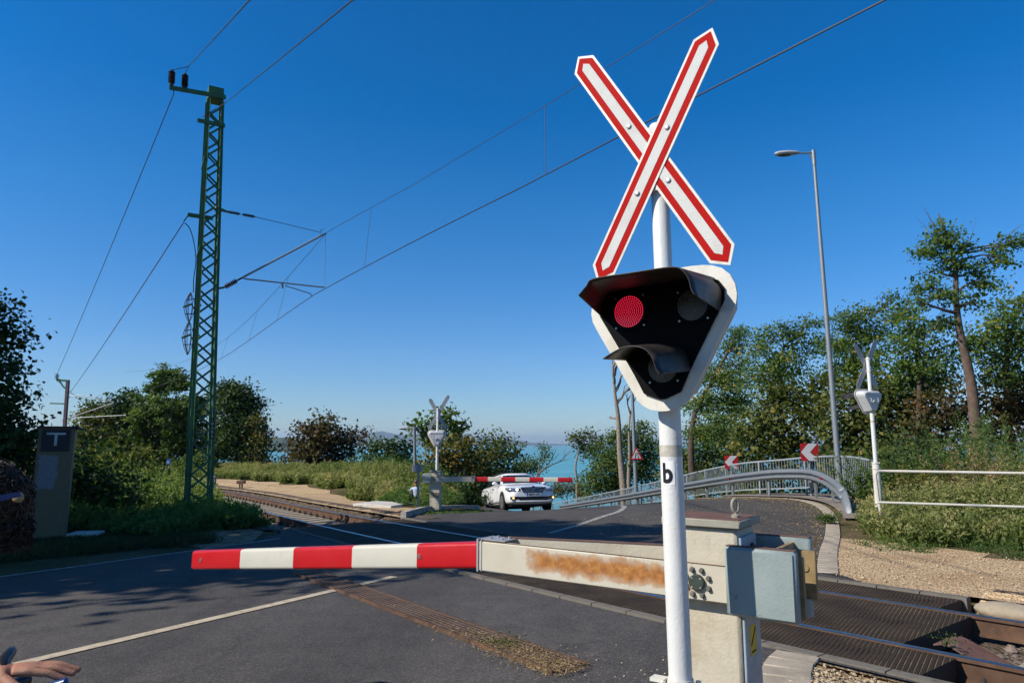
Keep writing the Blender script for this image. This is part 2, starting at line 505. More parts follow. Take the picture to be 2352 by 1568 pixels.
def m_ground():
    m, t, o = nt('grassy_soil')
    b = N(t, 'ShaderNodeBsdfPrincipled', Roughness=.95); b.inputs['Specular IOR Level'].default_value = .1
    v = coords(t); n1 = noise(t, v, .5, 8, .7); n2 = noise(t, v, 9, 6, .7)
    a = ramp(t, n1.outputs[0], [(.35, (.060, .062, .022)), (.5, (.085, .075, .032)), (.62, (.14, .105, .06)), (.75, (.07, .08, .025))]).outputs[0]
    c = ramp(t, n2.outputs[0], [(.3, (.6, .6, .6)), (.7, (1.3, 1.3, 1.3))]).outputs[0]
    L(t, mixc(t, 1., a, c, 'MULTIPLY'), b.inputs['Base Color']); bump(t, n2.outputs[0], .8, .05, b)
    L(t, b.outputs[0], o.inputs[0]); return m
GROUND = m_ground()

def axis_grid(lo, hi, fine_lo, fine_hi, step, grow=1.25):
    a = list(np.arange(fine_lo, fine_hi + step / 2, step)); s = step
    while a[-1] < hi: s *= grow; a.append(a[-1] + s)
    s = step
    while a[0] > lo: s *= grow; a.insert(0, a[0] - s)
    return np.array(a)
gx = axis_grid(-500, 400, -22, 16, .4); gy = axis_grid(-300, 500, -2, 36, .4)
GX, GY = np.meshgrid(gx, gy); GZ = TZ(GX, GY, True)
me = bpy.data.meshes.new('ground')
nx, ny = len(gx), len(gy)
idx = np.arange(nx * ny).reshape(ny, nx)
quads = np.stack([idx[:-1, :-1], idx[:-1, 1:], idx[1:, 1:], idx[1:, :-1]], -1).reshape(-1, 4)
me.from_pydata(np.stack([GX.ravel(), GY.ravel(), GZ.ravel()], -1).tolist(), [], quads.tolist())
me.polygons.foreach_set('use_smooth', [True] * len(me.polygons)); me.materials.append(GROUND)
go = bpy.data.objects.new('ground', me); C.objects.link(go); go['kind'] = 'structure'

# lake
def m_water():
    m, t, o = nt('lake_water')
    b = N(t, 'ShaderNodeBsdfPrincipled', Roughness=.35); b.inputs['Specular IOR Level'].default_value = .16
    v = coords(t)
    mp = N(t, 'ShaderNodeMapping'); mp.inputs['Scale'].default_value = (.002, .012, 1); L(t, v, mp.inputs[0])
    n = noise(t, mp.outputs[0], 1., 6, .6)
    L(t, ramp(t, n.outputs[0], [(.3, (.070, .265, .315)), (.55, (.09, .315, .365)), (.75, (.12, .37, .41))]).outputs[0], b.inputs['Base Color'])
    n2 = noise(t, v, .35, 4); bump(t, n2.outputs[0], .5, .6, b)
    L(t, b.outputs[0], o.inputs[0]); return m
lk = MB(); lk.add([(-20000, 30, LAKE_Z), (20000, 30, LAKE_Z), (20000, 18000, LAKE_Z), (-20000, 18000, LAKE_Z)], [(0, 1, 2, 3)])
lk.build('lake', m_water(), kind='structure')
# far shore: low wooded hills beyond the lake
def hills(name, y0, x0, x1, hmax, seed, c, base=LAKE_Z, n=160, depth=900):
    rng = random.Random(seed); m = MB(); ph = [rng.random() * 6.28 for _ in range(6)]
    rows = []
    for k in range(7):
        row = []
        for i in range(n + 1):
            u = i / n; x = x0 + (x1 - x0) * u
            h = sum(math.sin(u * f * 6.28 + ph[j]) / (j + 1.2) for j, f in enumerate((1.3, 2.9, 5.1, 11, 23, 47)))
            h = hmax * max(.05, .55 + .32 * h) * min(1, u * 9, (1 - u) * 9)
            prof = (0, .35, .7, .92, 1, .8, 0)[k]
            row.append((x + 40 * math.sin(k * 2.1 + i), y0 + depth * k / 6, base - 1 + h * prof))
        rows.append(row)
    m.loft(rows, closed=False)
    return m.build(name, paint('hill_' + name, c, .95, var=.35, scale=.01, grain=.05, spec=.05), kind='structure')
hills('far_hills', 9000, -9500, 800, 165, 4, (.045, .065, .03))
hills('wooded_headland', 2600, -1300, -720, 52, 9, (.04, .06, .02), depth=260)
hills('far_shore', 15000, -2000, 14000, 42, 12, (.045, .065, .03))

# thin summer haze over land and lake
hz = MB(); hz.box((0, 8900, 58), (43000, 19800, 2 * 98))
hm, ht_, ho_ = nt('haze'); pv = N(ht_, 'ShaderNodeVolumePrincipled', Density=9.5e-5, Anisotropy=.25); pv.inputs['Color'].default_value = (.62, .80, 1, 1)
L(ht_, pv.outputs[0], ho_.inputs['Volume']); hz.build('haze', hm, kind='stuff')
# ------------------------------------------------------------------ track
def tp(t, off=0., z=0.):
    """point of the track: distance t along it, off to the far side, z above rail-top level"""
    q = float(qc(t)); q2 = float(qc(t + .2)); X, Y = xy(t, q); X2, Y2 = xy(t + .2, q2)
    d = Vector((X2 - X, Y2 - Y, 0)).normalized(); n = Vector((-d.y, d.x, 0))
    zz = float(Z0(X, Y)) + .02
    return Vector((X, Y, zz)) + n * off + UP * z, d, n
RUST = paint('rusty_rail', (.085, .048, .030), .8, var=.3, scale=7, grain=50, dirt=(.16, .085, .045), dirt_amt=.5, spec=.3)
def m_rail():
    m, t, o = nt('polished_rail')
    b = N(t, 'ShaderNodeBsdfPrincipled', Roughness=.34, Metallic=1.)
    n = noise(t, coords(t), 20, 3); L(t, ramp(t, n.outputs[0], [(.3, (.36, .36, .37)), (.7, (.52, .52, .53))]).outputs[0], b.inputs['Base Color'])
    L(t, b.outputs[0], o.inputs[0]); return m
RAILTOP = m_rail()
SLEEPER = paint('sleeper_concrete', (.36, .315, .25), .9, var=.2, scale=6, grain=50, bumps=.5, dirt=(.13, .10, .075), dirt_amt=.55, dirt_scale=7, spec=.1)
STEEL_D = paint('dark_steel', (.05, .042, .038), .6, metal=.3, var=.3)
track = thing('railway_track', 'single railway track on pale concrete sleepers curving away left under the overhead wires', 'railway track', tp(-12)[0])
to_ = Vector(track.location)
ts = [6.5 - .5 * i for i in range(150)]
for side in (-.755, .755):
    m = MB()
    prof = [(-.07, -.172), (.07, -.172), (.07, -.16), (.012, -.14), (.012, -.04), (.036, -.03), (.036, -.004), (.028, 0), (-.028, 0), (-.036, -.004), (-.036, -.03), (-.012, -.04), (-.012, -.14), (-.07, -.16)]
    rings = []
    for t in ts:
        p, d, n = tp(t, side); p = p - to_
        rings.append([p + n * a + UP * b for a, b in prof])
    k = len(prof); vs = [q for r in rings for q in r]
    for j in range(k):
        fs = [(i * k + j, i * k + (j + 1) % k, (i + 1) * k + (j + 1) % k, (i + 1) * k + j) for i in range(len(rings) - 1)]
        m.add(vs, fs, 1 if j in (6, 7, 8) else 0)
    m.build('rail', [RUST, RAILTOP], track)
def sleeper_mesh():
    m = MB()
    sec = [(-1.25, .13, -.19), (-.78, .125, -.185), (-.72, .12, -.185), (-.2, .10, -.215), (.2, .10, -.215), (.72, .12, -.185), (.78, .125, -.185), (1.25, .13, -.19)]
    rings = [[(-h - .02, x, -.36), (h + .02, x, -.36), (h, x, z - .015), (h - .015, x, z), (-h + .015, x, z), (-h, x, z - .015)] for x, h, z in sec]
    m.loft(rings, caps=True, smooth=False)
    return m
def fasten_mesh(off):
    m = MB()
    for s in (-1, 1):
        y = off + s * .105
        m.box((0, y, -.17), (.13, .09, .03)); m.tube([(0, y, -.16), (0, y, -.095)], .014, 8); m.lathe((0, y, -.135), (0, 0, 1), [(0, .024), (.022, .024)], 6)
        m.tube([(-.05, y - .03, -.15), (0, y + .02 * s, -.128), (.05, y - .03, -.15)], .009, 6)
    return m
sl0 = None; ns = 0
spos = [t for t in [-11.85 - .6 * i for i in range(64)]] + [2.05 + .6 * i for i in range(4)]
for t in spos:
    p, d, n = tp(t)
    if sl0 is None:
        sl0 = sleeper_mesh().build('sleeper', SLEEPER, track)
        for off in (-.755, .755): fasten_mesh(off).build('fastening', STEEL_D, sl0)
        s = sl0
    else: s = copy_tree(sl0, track)
    s.location = p - to_; s.rotation_euler = (0, R_(random.Random(int(t * 10)).uniform(-.5, .5)), math.atan2(d.y, d.x))
# ballast
def along(t0, t1, o0, o1, step=1.):
    k = max(2, int(abs(t1 - t0) / step) + 1)
    tt = [t0 + (t1 - t0) * i / (k - 1) for i in range(k)]
    a = [tp(t, o0)[0] for t in tt]; b = [tp(t, o1)[0] for t in tt]
    return [(p.x, p.y) for p in a] + [(p.x, p.y) for p in reversed(b)]
sheet('ballast', along(-10.6, -66, -2.1, 2.1), .035, BALL, .4, True, kind='structure')
sheet('ballast', along(6.4, 1.2, -1.75, 2.1), .035, BALL, .4, True, kind='structure')

# ------------------------------------------------------------------ rubber level-crossing panels
def m_rubber():
    m, t, o = nt('ribbed_rubber')
    b = N(t, 'ShaderNodeBsdfPrincipled', Roughness=.8); b.inputs['Specular IOR Level'].default_value = .12
    v = coords(t)
    wv = N(t, 'ShaderNodeTexWave', Scale=8.6, Distortion=.1, Detail=1); wv.inputs['Detail Scale'].default_value = 2
    wv.wave_type = 'BANDS'; wv.bands_direction = 'X'; wv.wave_profile = 'SIN'
    mp = N(t, 'ShaderNodeMapping'); mp.inputs['Rotation'].default_value = (0, 0, R_(-18)); L(t, v, mp.inputs[0]); L(t, mp.outputs[0], wv.inputs['Vector'])
    n = noise(t, v, 2.2, 6, .65); n2 = noise(t, v, 1.8, 5, .7)
    top = ramp(t, n.outputs[0], [(.3, (.027, .019, .014)), (.7, (.050, .035, .025))]).outputs[0]
    gcol = ramp(t, n2.outputs[0], [(.34, (.012, .010, .009)), (.46, (.07, .052, .03)), (.7, (.20, .155, .085))]).outputs[0]
    f = ramp(t, wv.outputs['Fac'], [(.07, (1, 1, 1)), (.17, (0, 0, 0))]).outputs[0]
    L(t, mixc(t, f, top, gcol), b.inputs['Base Color'])
    h = ramp(t, wv.outputs['Fac'], [(.05, (0, 0, 0)), (.3, (1, 1, 1))]).outputs[0]
    bump(t, h, .9, .012, b)
    L(t, b.outputs[0], o.inputs[0]); return m
RUB = m_rubber(); RUBK = paint('black_rubber', (.018, .016, .015), .7, var=.3)
def panel(o0, o1, t0, t1, label):
    p0 = tp((t0 + t1) / 2, (o0 + o1) / 2)[0]; d0 = tp((t0 + t1) / 2)[1]; a0 = math.atan2(d0.y, d0.x)
    r = thing('rubber_crossing_strip', label, 'crossing panel', p0, (0, 0, a0), 'rubber panels of the level crossing')
    Mi = (Matrix.Translation(p0) @ Matrix.Rotation(a0, 4, 'Z')).inverted()
    m = MB(Mi); k = int(abs(t1 - t0) / .5) + 1
    tt = [t0 + (t1 - t0) * i / k for i in range(k + 1)]
    A_ = [tp(t, o0, -.012)[0] for t in tt]; B_ = [tp(t, o1, -.012)[0] for t in tt]
    m.loft([A_, B_], closed=False, smooth=False)
    m2 = MB(Mi); D = UP * -.17
    m2.loft([[p + D for p in A_], [p - UP * .003 for p in A_]], closed=False, smooth=False); m2.loft([[p - UP * .003 for p in B_], [p + D for p in B_]], closed=False, smooth=False)
    for e in (0, -1):
        m2.add([A_[e] - UP * .003, B_[e] - UP * .003, B_[e] + D, A_[e] + D], [(0, 1, 2, 3)])
    m.build('tread', RUB, r); m2.build('body', RUBK, r)
panel(-.70, .70, -11.1, 1.45, 'ribbed dark rubber strip laid between the two rails of the crossing')
panel(-1.42, -.81, -11.0, 1.87, 'ribbed dark rubber strip outside the rail on the near side of the crossing')
panel(.81, 1.42, -11.2, 1.12, 'ribbed dark rubber strip outside the rail on the far side of the crossing')
for off, t0, t1 in ((-1.53, -11.1, 2.2), (1.49, -11.3, 1.16)):
    m = MB(); k = 28
    for i in range(k):
        a = tp(t0 + (t1 - t0) * i / k + .006, off, -.09)[0]; b = tp(t0 + (t1 - t0) * (i + 1) / k - .006, off, -.09)[0]
        m.bar(a, b, .10, .2)
    m.build('concrete_kerb', CONC_D, kind='structure')

# ------------------------------------------------------------------ road
def g2(x, y): p = G(x, y); return Vector((p.x, p.y, 0))
def tqv(t, q): X, Y = xy(t, q); return Vector((X, Y, 0))
def curve_edge(off, t0, t1, n=26):
    return [tp(t0 + (t1 - t0) * i / n, off)[0] for i in range(n + 1)]
near_edge = curve_edge(-1.62, -11.1, 2.1)
kerbR = smooth_line([g2(1752, 1640), g2(1746, 1568), g2(1762, 1520), g2(1805, 1487)], 6)
left_near = [tqv(-11.1, -.9), tqv(-10.2, -1.5), tqv(-9.15, -2.5), tqv(-8.1, -6.3), tqv(-6.9, -11), tqv(-5.2, -17), tqv(-3, -26)]
poly = [(p.x, p.y) for p in near_edge] + [(p.x, p.y) for p in reversed(kerbR)] + [tuple(tqv(1.2, -6))[:2], tuple(tqv(2.2, -12))[:2], tuple(tqv(5.5, -26))[:2]] + [(p.x, p.y) for p in reversed(left_near[1:])]
sheet('road', poly, .02, ASPH, .5, kind='structure')
far_edge = curve_edge(1.59, -11.3, .0)
# inner line of the gutter round the bend, then the outer edge of the road going down the hill
gut = smooth_line([g2(1876, 1318), g2(1882, 1270), g2(1896, 1225), g2(1893, 1185), *[Vector((*A(x, y, Y)[:2], 0)) for x, y, Y in ((1868, 1158, 19.4), (1822, 1141, 21.6), (1765, 1134, 22.6), (1700, 1133, 23.4), (1640, 1136, 24.3), (1575, 1141, 26.2))]], 7)
down = smooth_line([gut[-1]] + [Vector((5.6, 29.5, 0)), Vector((5.2, 36, 0)), Vector((3.6, 46, 0)), Vector((-1, 58, 0)), Vector((-8, 66, 0))], 6)
leftroad = [Vector((-11.5, 60, 0)), Vector((-6.0, 50, 0)), Vector((-3.4, 42, 0)), Vector((-2.0, 34, 0)), Vector((-1.5, 29, 0)), g2(1109, 1171), g2(985, 1178), tqv(-11.3, 2.1)]
poly = [(p.x, p.y) for p in far_edge] + [(p.x, p.y) for p in gut] + [(p.x, p.y) for p in down[1:]] + [(p.x, p.y) for p in leftroad]
sheet('road', poly, .02, ASPH, .5, kind='structure')
def line(name, pts, wd, mat, dz=.027):
    return sheet(name, band(pts, -wd / 2, wd / 2), dz, mat, .5, kind='structure')
line('road_marking', [g2(-60, 1555), g2(772, 1359)], .125, LINE)
line('road_marking', [g2(822, 1347), g2(905, 1328)], .125, LINE)
line('road_marking', [tqv(-6.2, -16), tqv(-8.0, -6.2), tqv(-9.05, -2.5), tqv(-9.3, -1.9)], .11, LINEW)
line('road_marking', smooth_line([g2(1262, 1227), g2(1330, 1207), g2(1385, 1188), *[Vector((*A(x, y, Y)[:2], 0)) for x, y, Y in ((1420, 1174, 18.2), (1433, 1166, 19.7), (1431, 1161, 20.8), (1416, 1158.5, 21.8))]], 6), .15, LINEW)
# gutter of small cobbled setts and kerbs
SETT = paint('sett_stone', (.35, .30, .235), .85, var=.25, scale=3, grain=60, bumps=.5, dirt=(.24, .20, .15), dirt_amt=.45, dirt_scale=5, spec=.2)
def setts(name, pts, w0, w1, step, mat, dz=.03, th=.1):
    m = MB(); P = resample(pts, step)
    for a, b in zip(P[:-1], P[1:]):
        d = (b - a).normalized(); n = Vector((-d.y, d.x, 0)); c = (a + b) / 2
        for u0, u1 in ((w0, w1),):
            cc = c + n * (u0 + u1) / 2; z = tz(cc.x, cc.y)
            e = .05
            sl_ = Vector((d.x, d.y, (tz(cc.x + d.x * e, cc.y + d.y * e) - tz(cc.x - d.x * e, cc.y - d.y * e)) / (2 * e))).normalized()
            m.obox((cc.x, cc.y, z + dz - th / 2), sl_ * (step - .022), n * (u1 - u0), sl_.cross(n) * th, bev=.008)
    return m.build(name, mat, kind='structure')
setts('gutter_kerb', gut, -.25, .0, .21, SETT)
setts('gutter_kerb', kerbR, -.32, .0, .22, SETT, dz=.035)
rk = smooth_line([g2(926, 1191), g2(960, 1181), g2(990, 1175), g2(1045, 1173), g2(1112, 1171)], 6)
m = MB(); P = resample(rk, .8)
for a, b in zip(P[:-1], P[1:]):
    a.z, b.z = tz(a.x, a.y) + .06, tz(b.x, b.y) + .06
    d = (b - a).normalized(); m.bar(a + d * .006, b - d * .006, .14, .22)
m.build('raised_kerb', CONC, kind='structure')
# pavement on the outside of the bend
PAVE = m_asphalt('pale_pavement', (.23, .195, .165), grit=(.36, .32, .27), speck=.6)
gi = gut[12:]
outer = [g2(1905, 1160), g2(1950, 1150), g2(1985, 1128), g2(1940, 1122), g2(1850, 1114), g2(1760, 1110), g2(1680, 1113), g2(1600, 1122), g2(1545, 1134)]
inn = [g2(1912, 1200)]
rpts = [p for p in gut if True]
gpoly = band(gut[19:], -.36, -2.3)
sheet('pavement', gpoly, .06, PAVE, .5, kind='structure')
# gravel beside the track
def lane(t0, t1, fa, fb, step=1.2):
    k = max(2, int(abs(t1 - t0) / step)); tt = [t0 + (t1 - t0) * i / k for i in range(k + 1)]
    a = [tp(t, fa(t))[0] for t in tt]; b = [tp(t, fb(t))[0] for t in tt]
    return [(p.x, p.y) for p in a] + [(p.x, p.y) for p in reversed(b)]
sheet('gravel_path', lane(-11.4, -60, lambda t: 1.55, lambda t: 3.9 + .25 * math.sin(t * 1.7) + .15 * math.sin(t * 4.1)), .012, GRAV, .5, kind='structure')
sheet('gravel_path', lane(.0, 30, lambda t: 1.62, lambda t: 4.6 - .05 * t + .2 * math.sin(t * 2.1) + .12 * math.sin(t * 5.3)), .012, GRAV, .5, kind='structure')
sheet('gravel_path', along(1.2, 6.4, .92, 1.85), .05, GRAV, .3, True, kind='structure')
sheet('gravel_shoulder', [(p.x, p.y) for p in [tqv(-.55, 1.0), tqv(-.75, 1.7), tqv(-1.15, 3.2), tqv(-1.75, 4.8), tqv(-1.0, 4.9), tqv(.6, 4.4), tqv(.6, 1.0)]], .009, GRAV, .5, kind='structure')
k2 = [(p.x, p.y) for p in kerbR]
sheet('gritty_verge', [(p.x, p.y) for p in curve_edge(-1.64, .95, 7)] + [tuple(tqv(9, -8))[:2], tuple(tqv(1.8, -6))[:2]] + k2, .012, DIRT, .4, kind='structure')
sheet('gritty_verge', [(p.x, p.y) for p in [tqv(-11.0, -1.5), tqv(-9.25, -2.45), tqv(-9.0, -3.4), tqv(-10.3, -3.6), tqv(-11.8, -2.9), tqv(-12.5, -1.5), tqv(-11.6, -.9)]], .012, DIRT, .4, kind='structure')

# drain grating across the near lane
def m_grate():
    m, t, o = nt('rusty_grating')
    b = N(t, 'ShaderNodeBsdfPrincipled', Roughness=.85, Metallic=.0)
    v = coords(t); n = noise(t, v, 5, 6, .7)
    L(t, ramp(t, n.outputs[0], [(.3, (.075, .047, .034)), (.7, (.145, .098, .072))]).outputs[0], b.inputs['Base Color'])
    L(t, b.outputs[0], o.inputs[0]); return m
ga = g2(700, 1318); gb_ = g2(1310, 1545)
gd = (gb_ - ga); gl = gd.length; gd.normalize(); gn = Vector((-gd.y, gd.x, 0))
gr = thing('drain_grating', 'long rusty slotted drain grating set across the near lane under the red boom', 'drain grating', (ga.x, ga.y, tz(ga.x, ga.y) + .03))
go_ = Vector(gr.location)
def gz(p): return Vector((p.x, p.y, tz(p.x, p.y) + .03)) - go_
m = MB(); mb_ = MB(); mf = MB(); W2 = .15
k = int(gl / .5)
for i in range(k):
    a, b = ga + gd * (gl * i / k + .004), ga + gd * (gl * (i + 1) / k - .004)
    for u in (-.135, -.09, -.045, 0, .045, .09, .135):
        m.bar(gz(a + gn * u), gz(b + gn * u), .013, .022)
    nc = 22
    for j in range(nc + 1):
        c = a.lerp(b, j / nc)
        m.bar(gz(c - gn * .14), gz(c + gn * .14), .008, .016)
    for s in (-1, 1):
        mf.bar(gz(a + gn * s * .155), gz(b + gn * s * .155), .022, .03)
    mb_.add([gz(a - gn * .15) - UP * .0085, gz(b - gn * .15) - UP * .0085, gz(b + gn * .15) - UP * .0085, gz(a + gn * .15) - UP * .0085], [(0, 1, 2, 3)])
m.build('grate', m_grate(), gr); mf.build('frame', RUST, gr); mb_.build('channel', paint('black_hollow', (.03, .022, .016), .9), gr)
# ================================================================== CROSSING SIGNAL (near one measured on the photo; the others are copies)
NEAR = .775     # size of the signal and barrier against the first estimate of their distance
WHITE = paint('white_enamel', (.63, .63, .61), .42, var=.03, scale=5, grain=70, bumps=.15, dirt=(.50, .46, .38), dirt_amt=-.05, dirt_scale=9, streak=.35, streak_c=(.40, .37, .31))
WHITEC = paint('cream_enamel', (.60, .58, .52), .5, var=.06, scale=6, grain=80, bumps=.12, dirt=(.45, .40, .30), dirt_amt=.35, dirt_scale=7, streak=.4, streak_c=(.30, .25, .17))
GREYB = paint('grey_steel', (.30, .31, .33), .5, metal=.2, var=.1, scale=4)
GREYP = paint('light_grey_paint', (.48, .49, .50), .5, var=.1, scale=4)
BLACK = paint('black_paint', (.005, .005, .006), .6, var=.2, bumps=.02, spec=.05)
HOOD = paint('hood_black', (.020, .017, .016), .48, var=.35, scale=9, dirt=(.05, .042, .035), dirt_amt=.5, dirt_scale=14)
def m_sheeting(name, a, b_, sc):
    m, t, o = nt(name)
    b = N(t, 'ShaderNodeBsdfPrincipled', Roughness=.65); b.inputs['Specular IOR Level'].default_value = .06
    v = coords(t); vo = N(t, 'ShaderNodeTexVoronoi', Scale=sc); vo.distance = 'CHEBYCHEV'; vo.inputs['Randomness'].default_value = .0
    L(t, v, vo.inputs['Vector'])
    n = noise(t, v, 7, 6, .7)
    c = ramp(t, vo.outputs['Distance'], [(.35, a), (.5, b_)]).outputs[0]
    d = ramp(t, n.outputs[0], [(.3, (.88, .86, .83)), (.55, (1, 1, 1))]).outputs[0]
    L(t, mixc(t, 1., c, d, 'MULTIPLY'), b.inputs['Base Color']); L(t, b.outputs[0], o.inputs[0]); return m
SHW = m_sheeting('white_sheeting', (.57, .575, .55), (.53, .535, .515), 60)
SHR = m_sheeting('red_sheeting', (.40, .007, .006), (.33, .006, .005), 60)
BOLT = paint('galvanised_bolt', (.42, .42, .41), .45, metal=.7, var=.2)
SB = A(1563.0, 1556, 2.95); ST = A(1516, 440, 2.99)
sz = (ST - SB).normalized(); sx = (RS - sz * RS.dot(sz)).normalized(); sy = sz.cross(sx)
SM = Matrix((sx, sy, sz)).transposed()
def PS(px, py, w=0.):
    p = on_plane(px, py, SB - sy * w, sy) - SB
    return p.dot(sx), p.dot(sz)
SBK = A(1563.0, 1556, 2.95 * NEAR)
sig = thing('crossing_signal', 'tall white level-crossing signal in front, lit red, with letter b on its pole', 'crossing signal', SBK, SM.to_euler(), 'level-crossing signals'); sig.scale = (NEAR,) * 3
zt = (ST - SB).length + .45
HEADW = .125
_, zh0 = PS(1540, 945, HEADW); zb0, zb1 = PS(1541, 1048)[1], PS(1541, 1022)[1]
u_top, z_top = PS(1496, 290)
m = MB(); m.lathe((0, 0, 0), (0, 0, 1), [(0, .0475), (zh0 + .1, .0475)], 28); m.lathe((0, 0, zh0 + .1), (0, 0, 1), [(0, .040), (z_top - zh0 - .12, .040), (z_top - zh0 - .105, .034), (z_top - zh0 - .10, .01)], 28)
pole = m.build('pole', WHITE, sig)
m = MB(); m.lathe((0, 0, zb0), (0, 0, 1), [(0, .0482), (zb1 - zb0, .0482)], 28)
m.build('faded_band', paint('faded_band', (.42, .39, .33), .8, var=.15, scale=14, dirt=(.55, .52, .45), dirt_amt=.5, dirt_scale=20), sig)
ground_gap = (SBK.z - tz(SBK.x, SBK.y)) / NEAR
m = MB(); m.lathe((0, 0, -ground_gap - .05), (0, 0, 1), [(0, .082), (ground_gap + .005, .082), (ground_gap + .01, .078)], 24)
m.lathe((0, 0, -.045), (0, 0, 1), [(0, .092), (.010, .092), (.010, .056), (.045, .052)], 24); m.lathe((0, 0, -.17), (0, 0, 1), [(0, .095), (.014, .095)], 24)
for a in range(4):
    c, s_ = math.cos(a * 1.57 + .6) * .072, math.sin(a * 1.57 + .6) * .072; m.lathe((c, s_, -.036), (0, 0, 1), [(0, .012), (.025, .012)], 6)
m.box((-.085, -.02, -.012), (.06, .05, .014))
m.build('base', WHITEC, sig)
# plate with the letter b, bent round the pole
def bend(o, r):
    for v in o.data.vertices:
        x, y, z = v.co; v.co = ((r - y) * math.sin(x / r), -(r - y) * math.cos(x / r), z)
pc = PS(1541, 1086, .0475); p0 = PS(1523, 1113, .0475); p1 = PS(1560, 1058, .0475)
pw = .062; phh = abs(p1[1] - p0[1])
m = MB()
for i in range(12):
    x0 = -pw / 2 + pw * i / 12; x1 = x0 + pw / 12
    m.add([(x0, -.0008, pc[1] - phh / 2), (x1, -.0008, pc[1] - phh / 2), (x1, -.0008, pc[1] + phh / 2), (x0, -.0008, pc[1] + phh / 2)], [(0, 1, 2, 3)])
pl = m.build('letter_plate', paint('white_film', (.80, .80, .78), .35, var=.05, dirt=(.5, .48, .42), dirt_amt=.3, dirt_scale=25), sig, fix=False); bend(pl, .0476)
tx = text_part('letter', 'b', .115, paint('black_film', (.01, .01, .012), .4, bumps=0), pl, (0, -.0016, pc[1]), (1, 0, 0), (0, 0, 1), extrude=.0003, bold=.004)
b = bmesh.new(); b.from_mesh(tx.data)
for k in range(-30, 31): bmesh.ops.bisect_plane(b, geom=b.verts[:] + b.edges[:] + b.faces[:], plane_co=(k * .004 + .0003, 0, 0), plane_no=(1, 0, 0), dist=1e-6)
b.to_mesh(tx.data); b.free()
xs = [v.co.x for v in tx.data.vertices]; zs = [v.co.z for v in tx.data.vertices]
lw, lh = max(xs) - min(xs), max(zs) - min(zs); xm, zm = (max(xs) + min(xs)) / 2, (max(zs) + min(zs)) / 2
for v in tx.data.vertices: v.co.x = (v.co.x - xm) / lw * .043; v.co.z = pc[1] + (v.co.z - zm) / lh * phh * .86
bend(tx, .0476)
PLATE = pl
# St Andrew's cross
def arm(a, b, wd, y, label=None):
    """one board of the cross between tips a and b (u, z)"""
    a, b = Vector((a[0], 0, a[1])), Vector((b[0], 0, b[1])); d = (b - a); ln = d.length; d.normalize(); n = Vector((-d.z, 0, d.x))
    def outline(w2, end, tip):
        return [(0 + end, 0), (tip + end, w2), (ln - tip - end, w2), (ln - end, 0), (ln - tip - end, -w2), (tip + end, -w2)]
    w2 = wd / 2; tip = wd * .50
    m = MB(); o = a + Vector((0, y, 0))
    m.prism(outline(w2, 0, tip), o, d, n, (0, .0035, 0))
    m2 = MB(); m2.prism(outline(w2 * .82, w2 * .26, tip * .86), o + Vector((0, -.0012, 0)), d, n, (0, .001, 0))
    m3 = MB(); m3.prism(outline(w2 * .36, w2 * .92, tip * .44), o + Vector((0, -.0024, 0)), d, n, (0, .001, 0))
    bk = MB(); bk.prism(outline(w2 * .995, .001, tip), o + Vector((0, .0037, 0)), d, n, (0, .0006, 0))
    bl = MB()
    for f in (.36, .62): bl.lathe(o + d * (ln * f) + Vector((0, -.001, 0)), (0, -1, 0), [(0, .012), (.006, .012), (.008, .009)], 10)
    r = m.build('crossbuck_board', paint('white_board', (.58, .565, .51), .5, var=.08, dirt=(.40, .37, .30), dirt_amt=.35, dirt_scale=12), sig)
    for nm, mm, mt in (('red_border', m2, SHR), ('white_stripe', m3, SHW), ('board_back', bk, GREYB), ('bolt', bl, BOLT)): mm.build(nm, mt, r)
CW = .062
def Z1(x, y): return PS((2200 + x * .6822) / 1.7415, (80 + y * .6822) / 1.7415, CW)
a0, a1 = Z1(955, 50), Z1(610, 815)
arm((2 * a1[0] - a0[0], 2 * a1[1] - a0[1]), a0, math.hypot(*(np.array(Z1(855, 100)) - np.array(Z1(997, 147)))) * .97, -CW - .006)
arm(Z1(1057, 1437), Z1(165, 217), math.hypot(*(np.array(Z1(270, 220)) - np.array(Z1(150, 325)))) * .97, -CW)
m = MB()
for zz in (Z1(600, 640)[1], Z1(600, 985)[1]):
    m.lathe((0, 0, zz - .014), (0, 0, 1), [(0, .045), (.028, .045)], 20); m.box((0, -.052, zz), (.05, .016, .026)); m.box((0, .05, zz), (.03, .03, .02))
m.build('clamp', GREYP, sig)
# signal head
def Z2(x, y, w): return PS((2250 + x * .40805) / 1.7415, (1020 + y * .40805) / 1.7415, w)
ux = Z2(992, 1527, HEADW)[0]
def sym(pts, w):
    r = [Z2(x, y, w) for x, y in pts]; r = [(u - ux, z) for u, z in r]
    return [(u + ux, z) for u, z in r] + [(ux - u, z) for u, z in reversed(r)]
outer_ = sym([(1030, 1527), (1130, 1500), (1200, 1455), (1250, 1400), (1360, 1180), (1480, 930), (1600, 690), (1665, 555), (1700, 470), (1710, 380), (1692, 280), (1640, 185), (1560, 125), (1470, 100), (1380, 97), (1250, 108)], HEADW)
inner_ = sym([(1010, 1412), (1165, 1340), (1250, 1140), (1350, 930), (1440, 745), (1540, 545), (1592, 440), (1592, 320), (1535, 250), (1395, 203)], HEADW)
cz = sum(p[1] for p in inner_) / len(inner_)
m = MB(); m.prism(outer_, (0, -HEADW, 0), (1, 0, 0), (0, 0, 1), (0, .012, 0))
head = m.build('signal_head', WHITEC, sig)
m = MB(); m.prism(inner_, (0, -HEADW - .012, 0), (1, 0, 0), (0, 0, 1), (0, .012 - .0005, 0)); m.build('black_face', BLACK, head)
m = MB()
def sc_(f, dz=0): return [((u - ux) * f + ux, (z - cz) * f + cz + dz) for u, z in inner_]
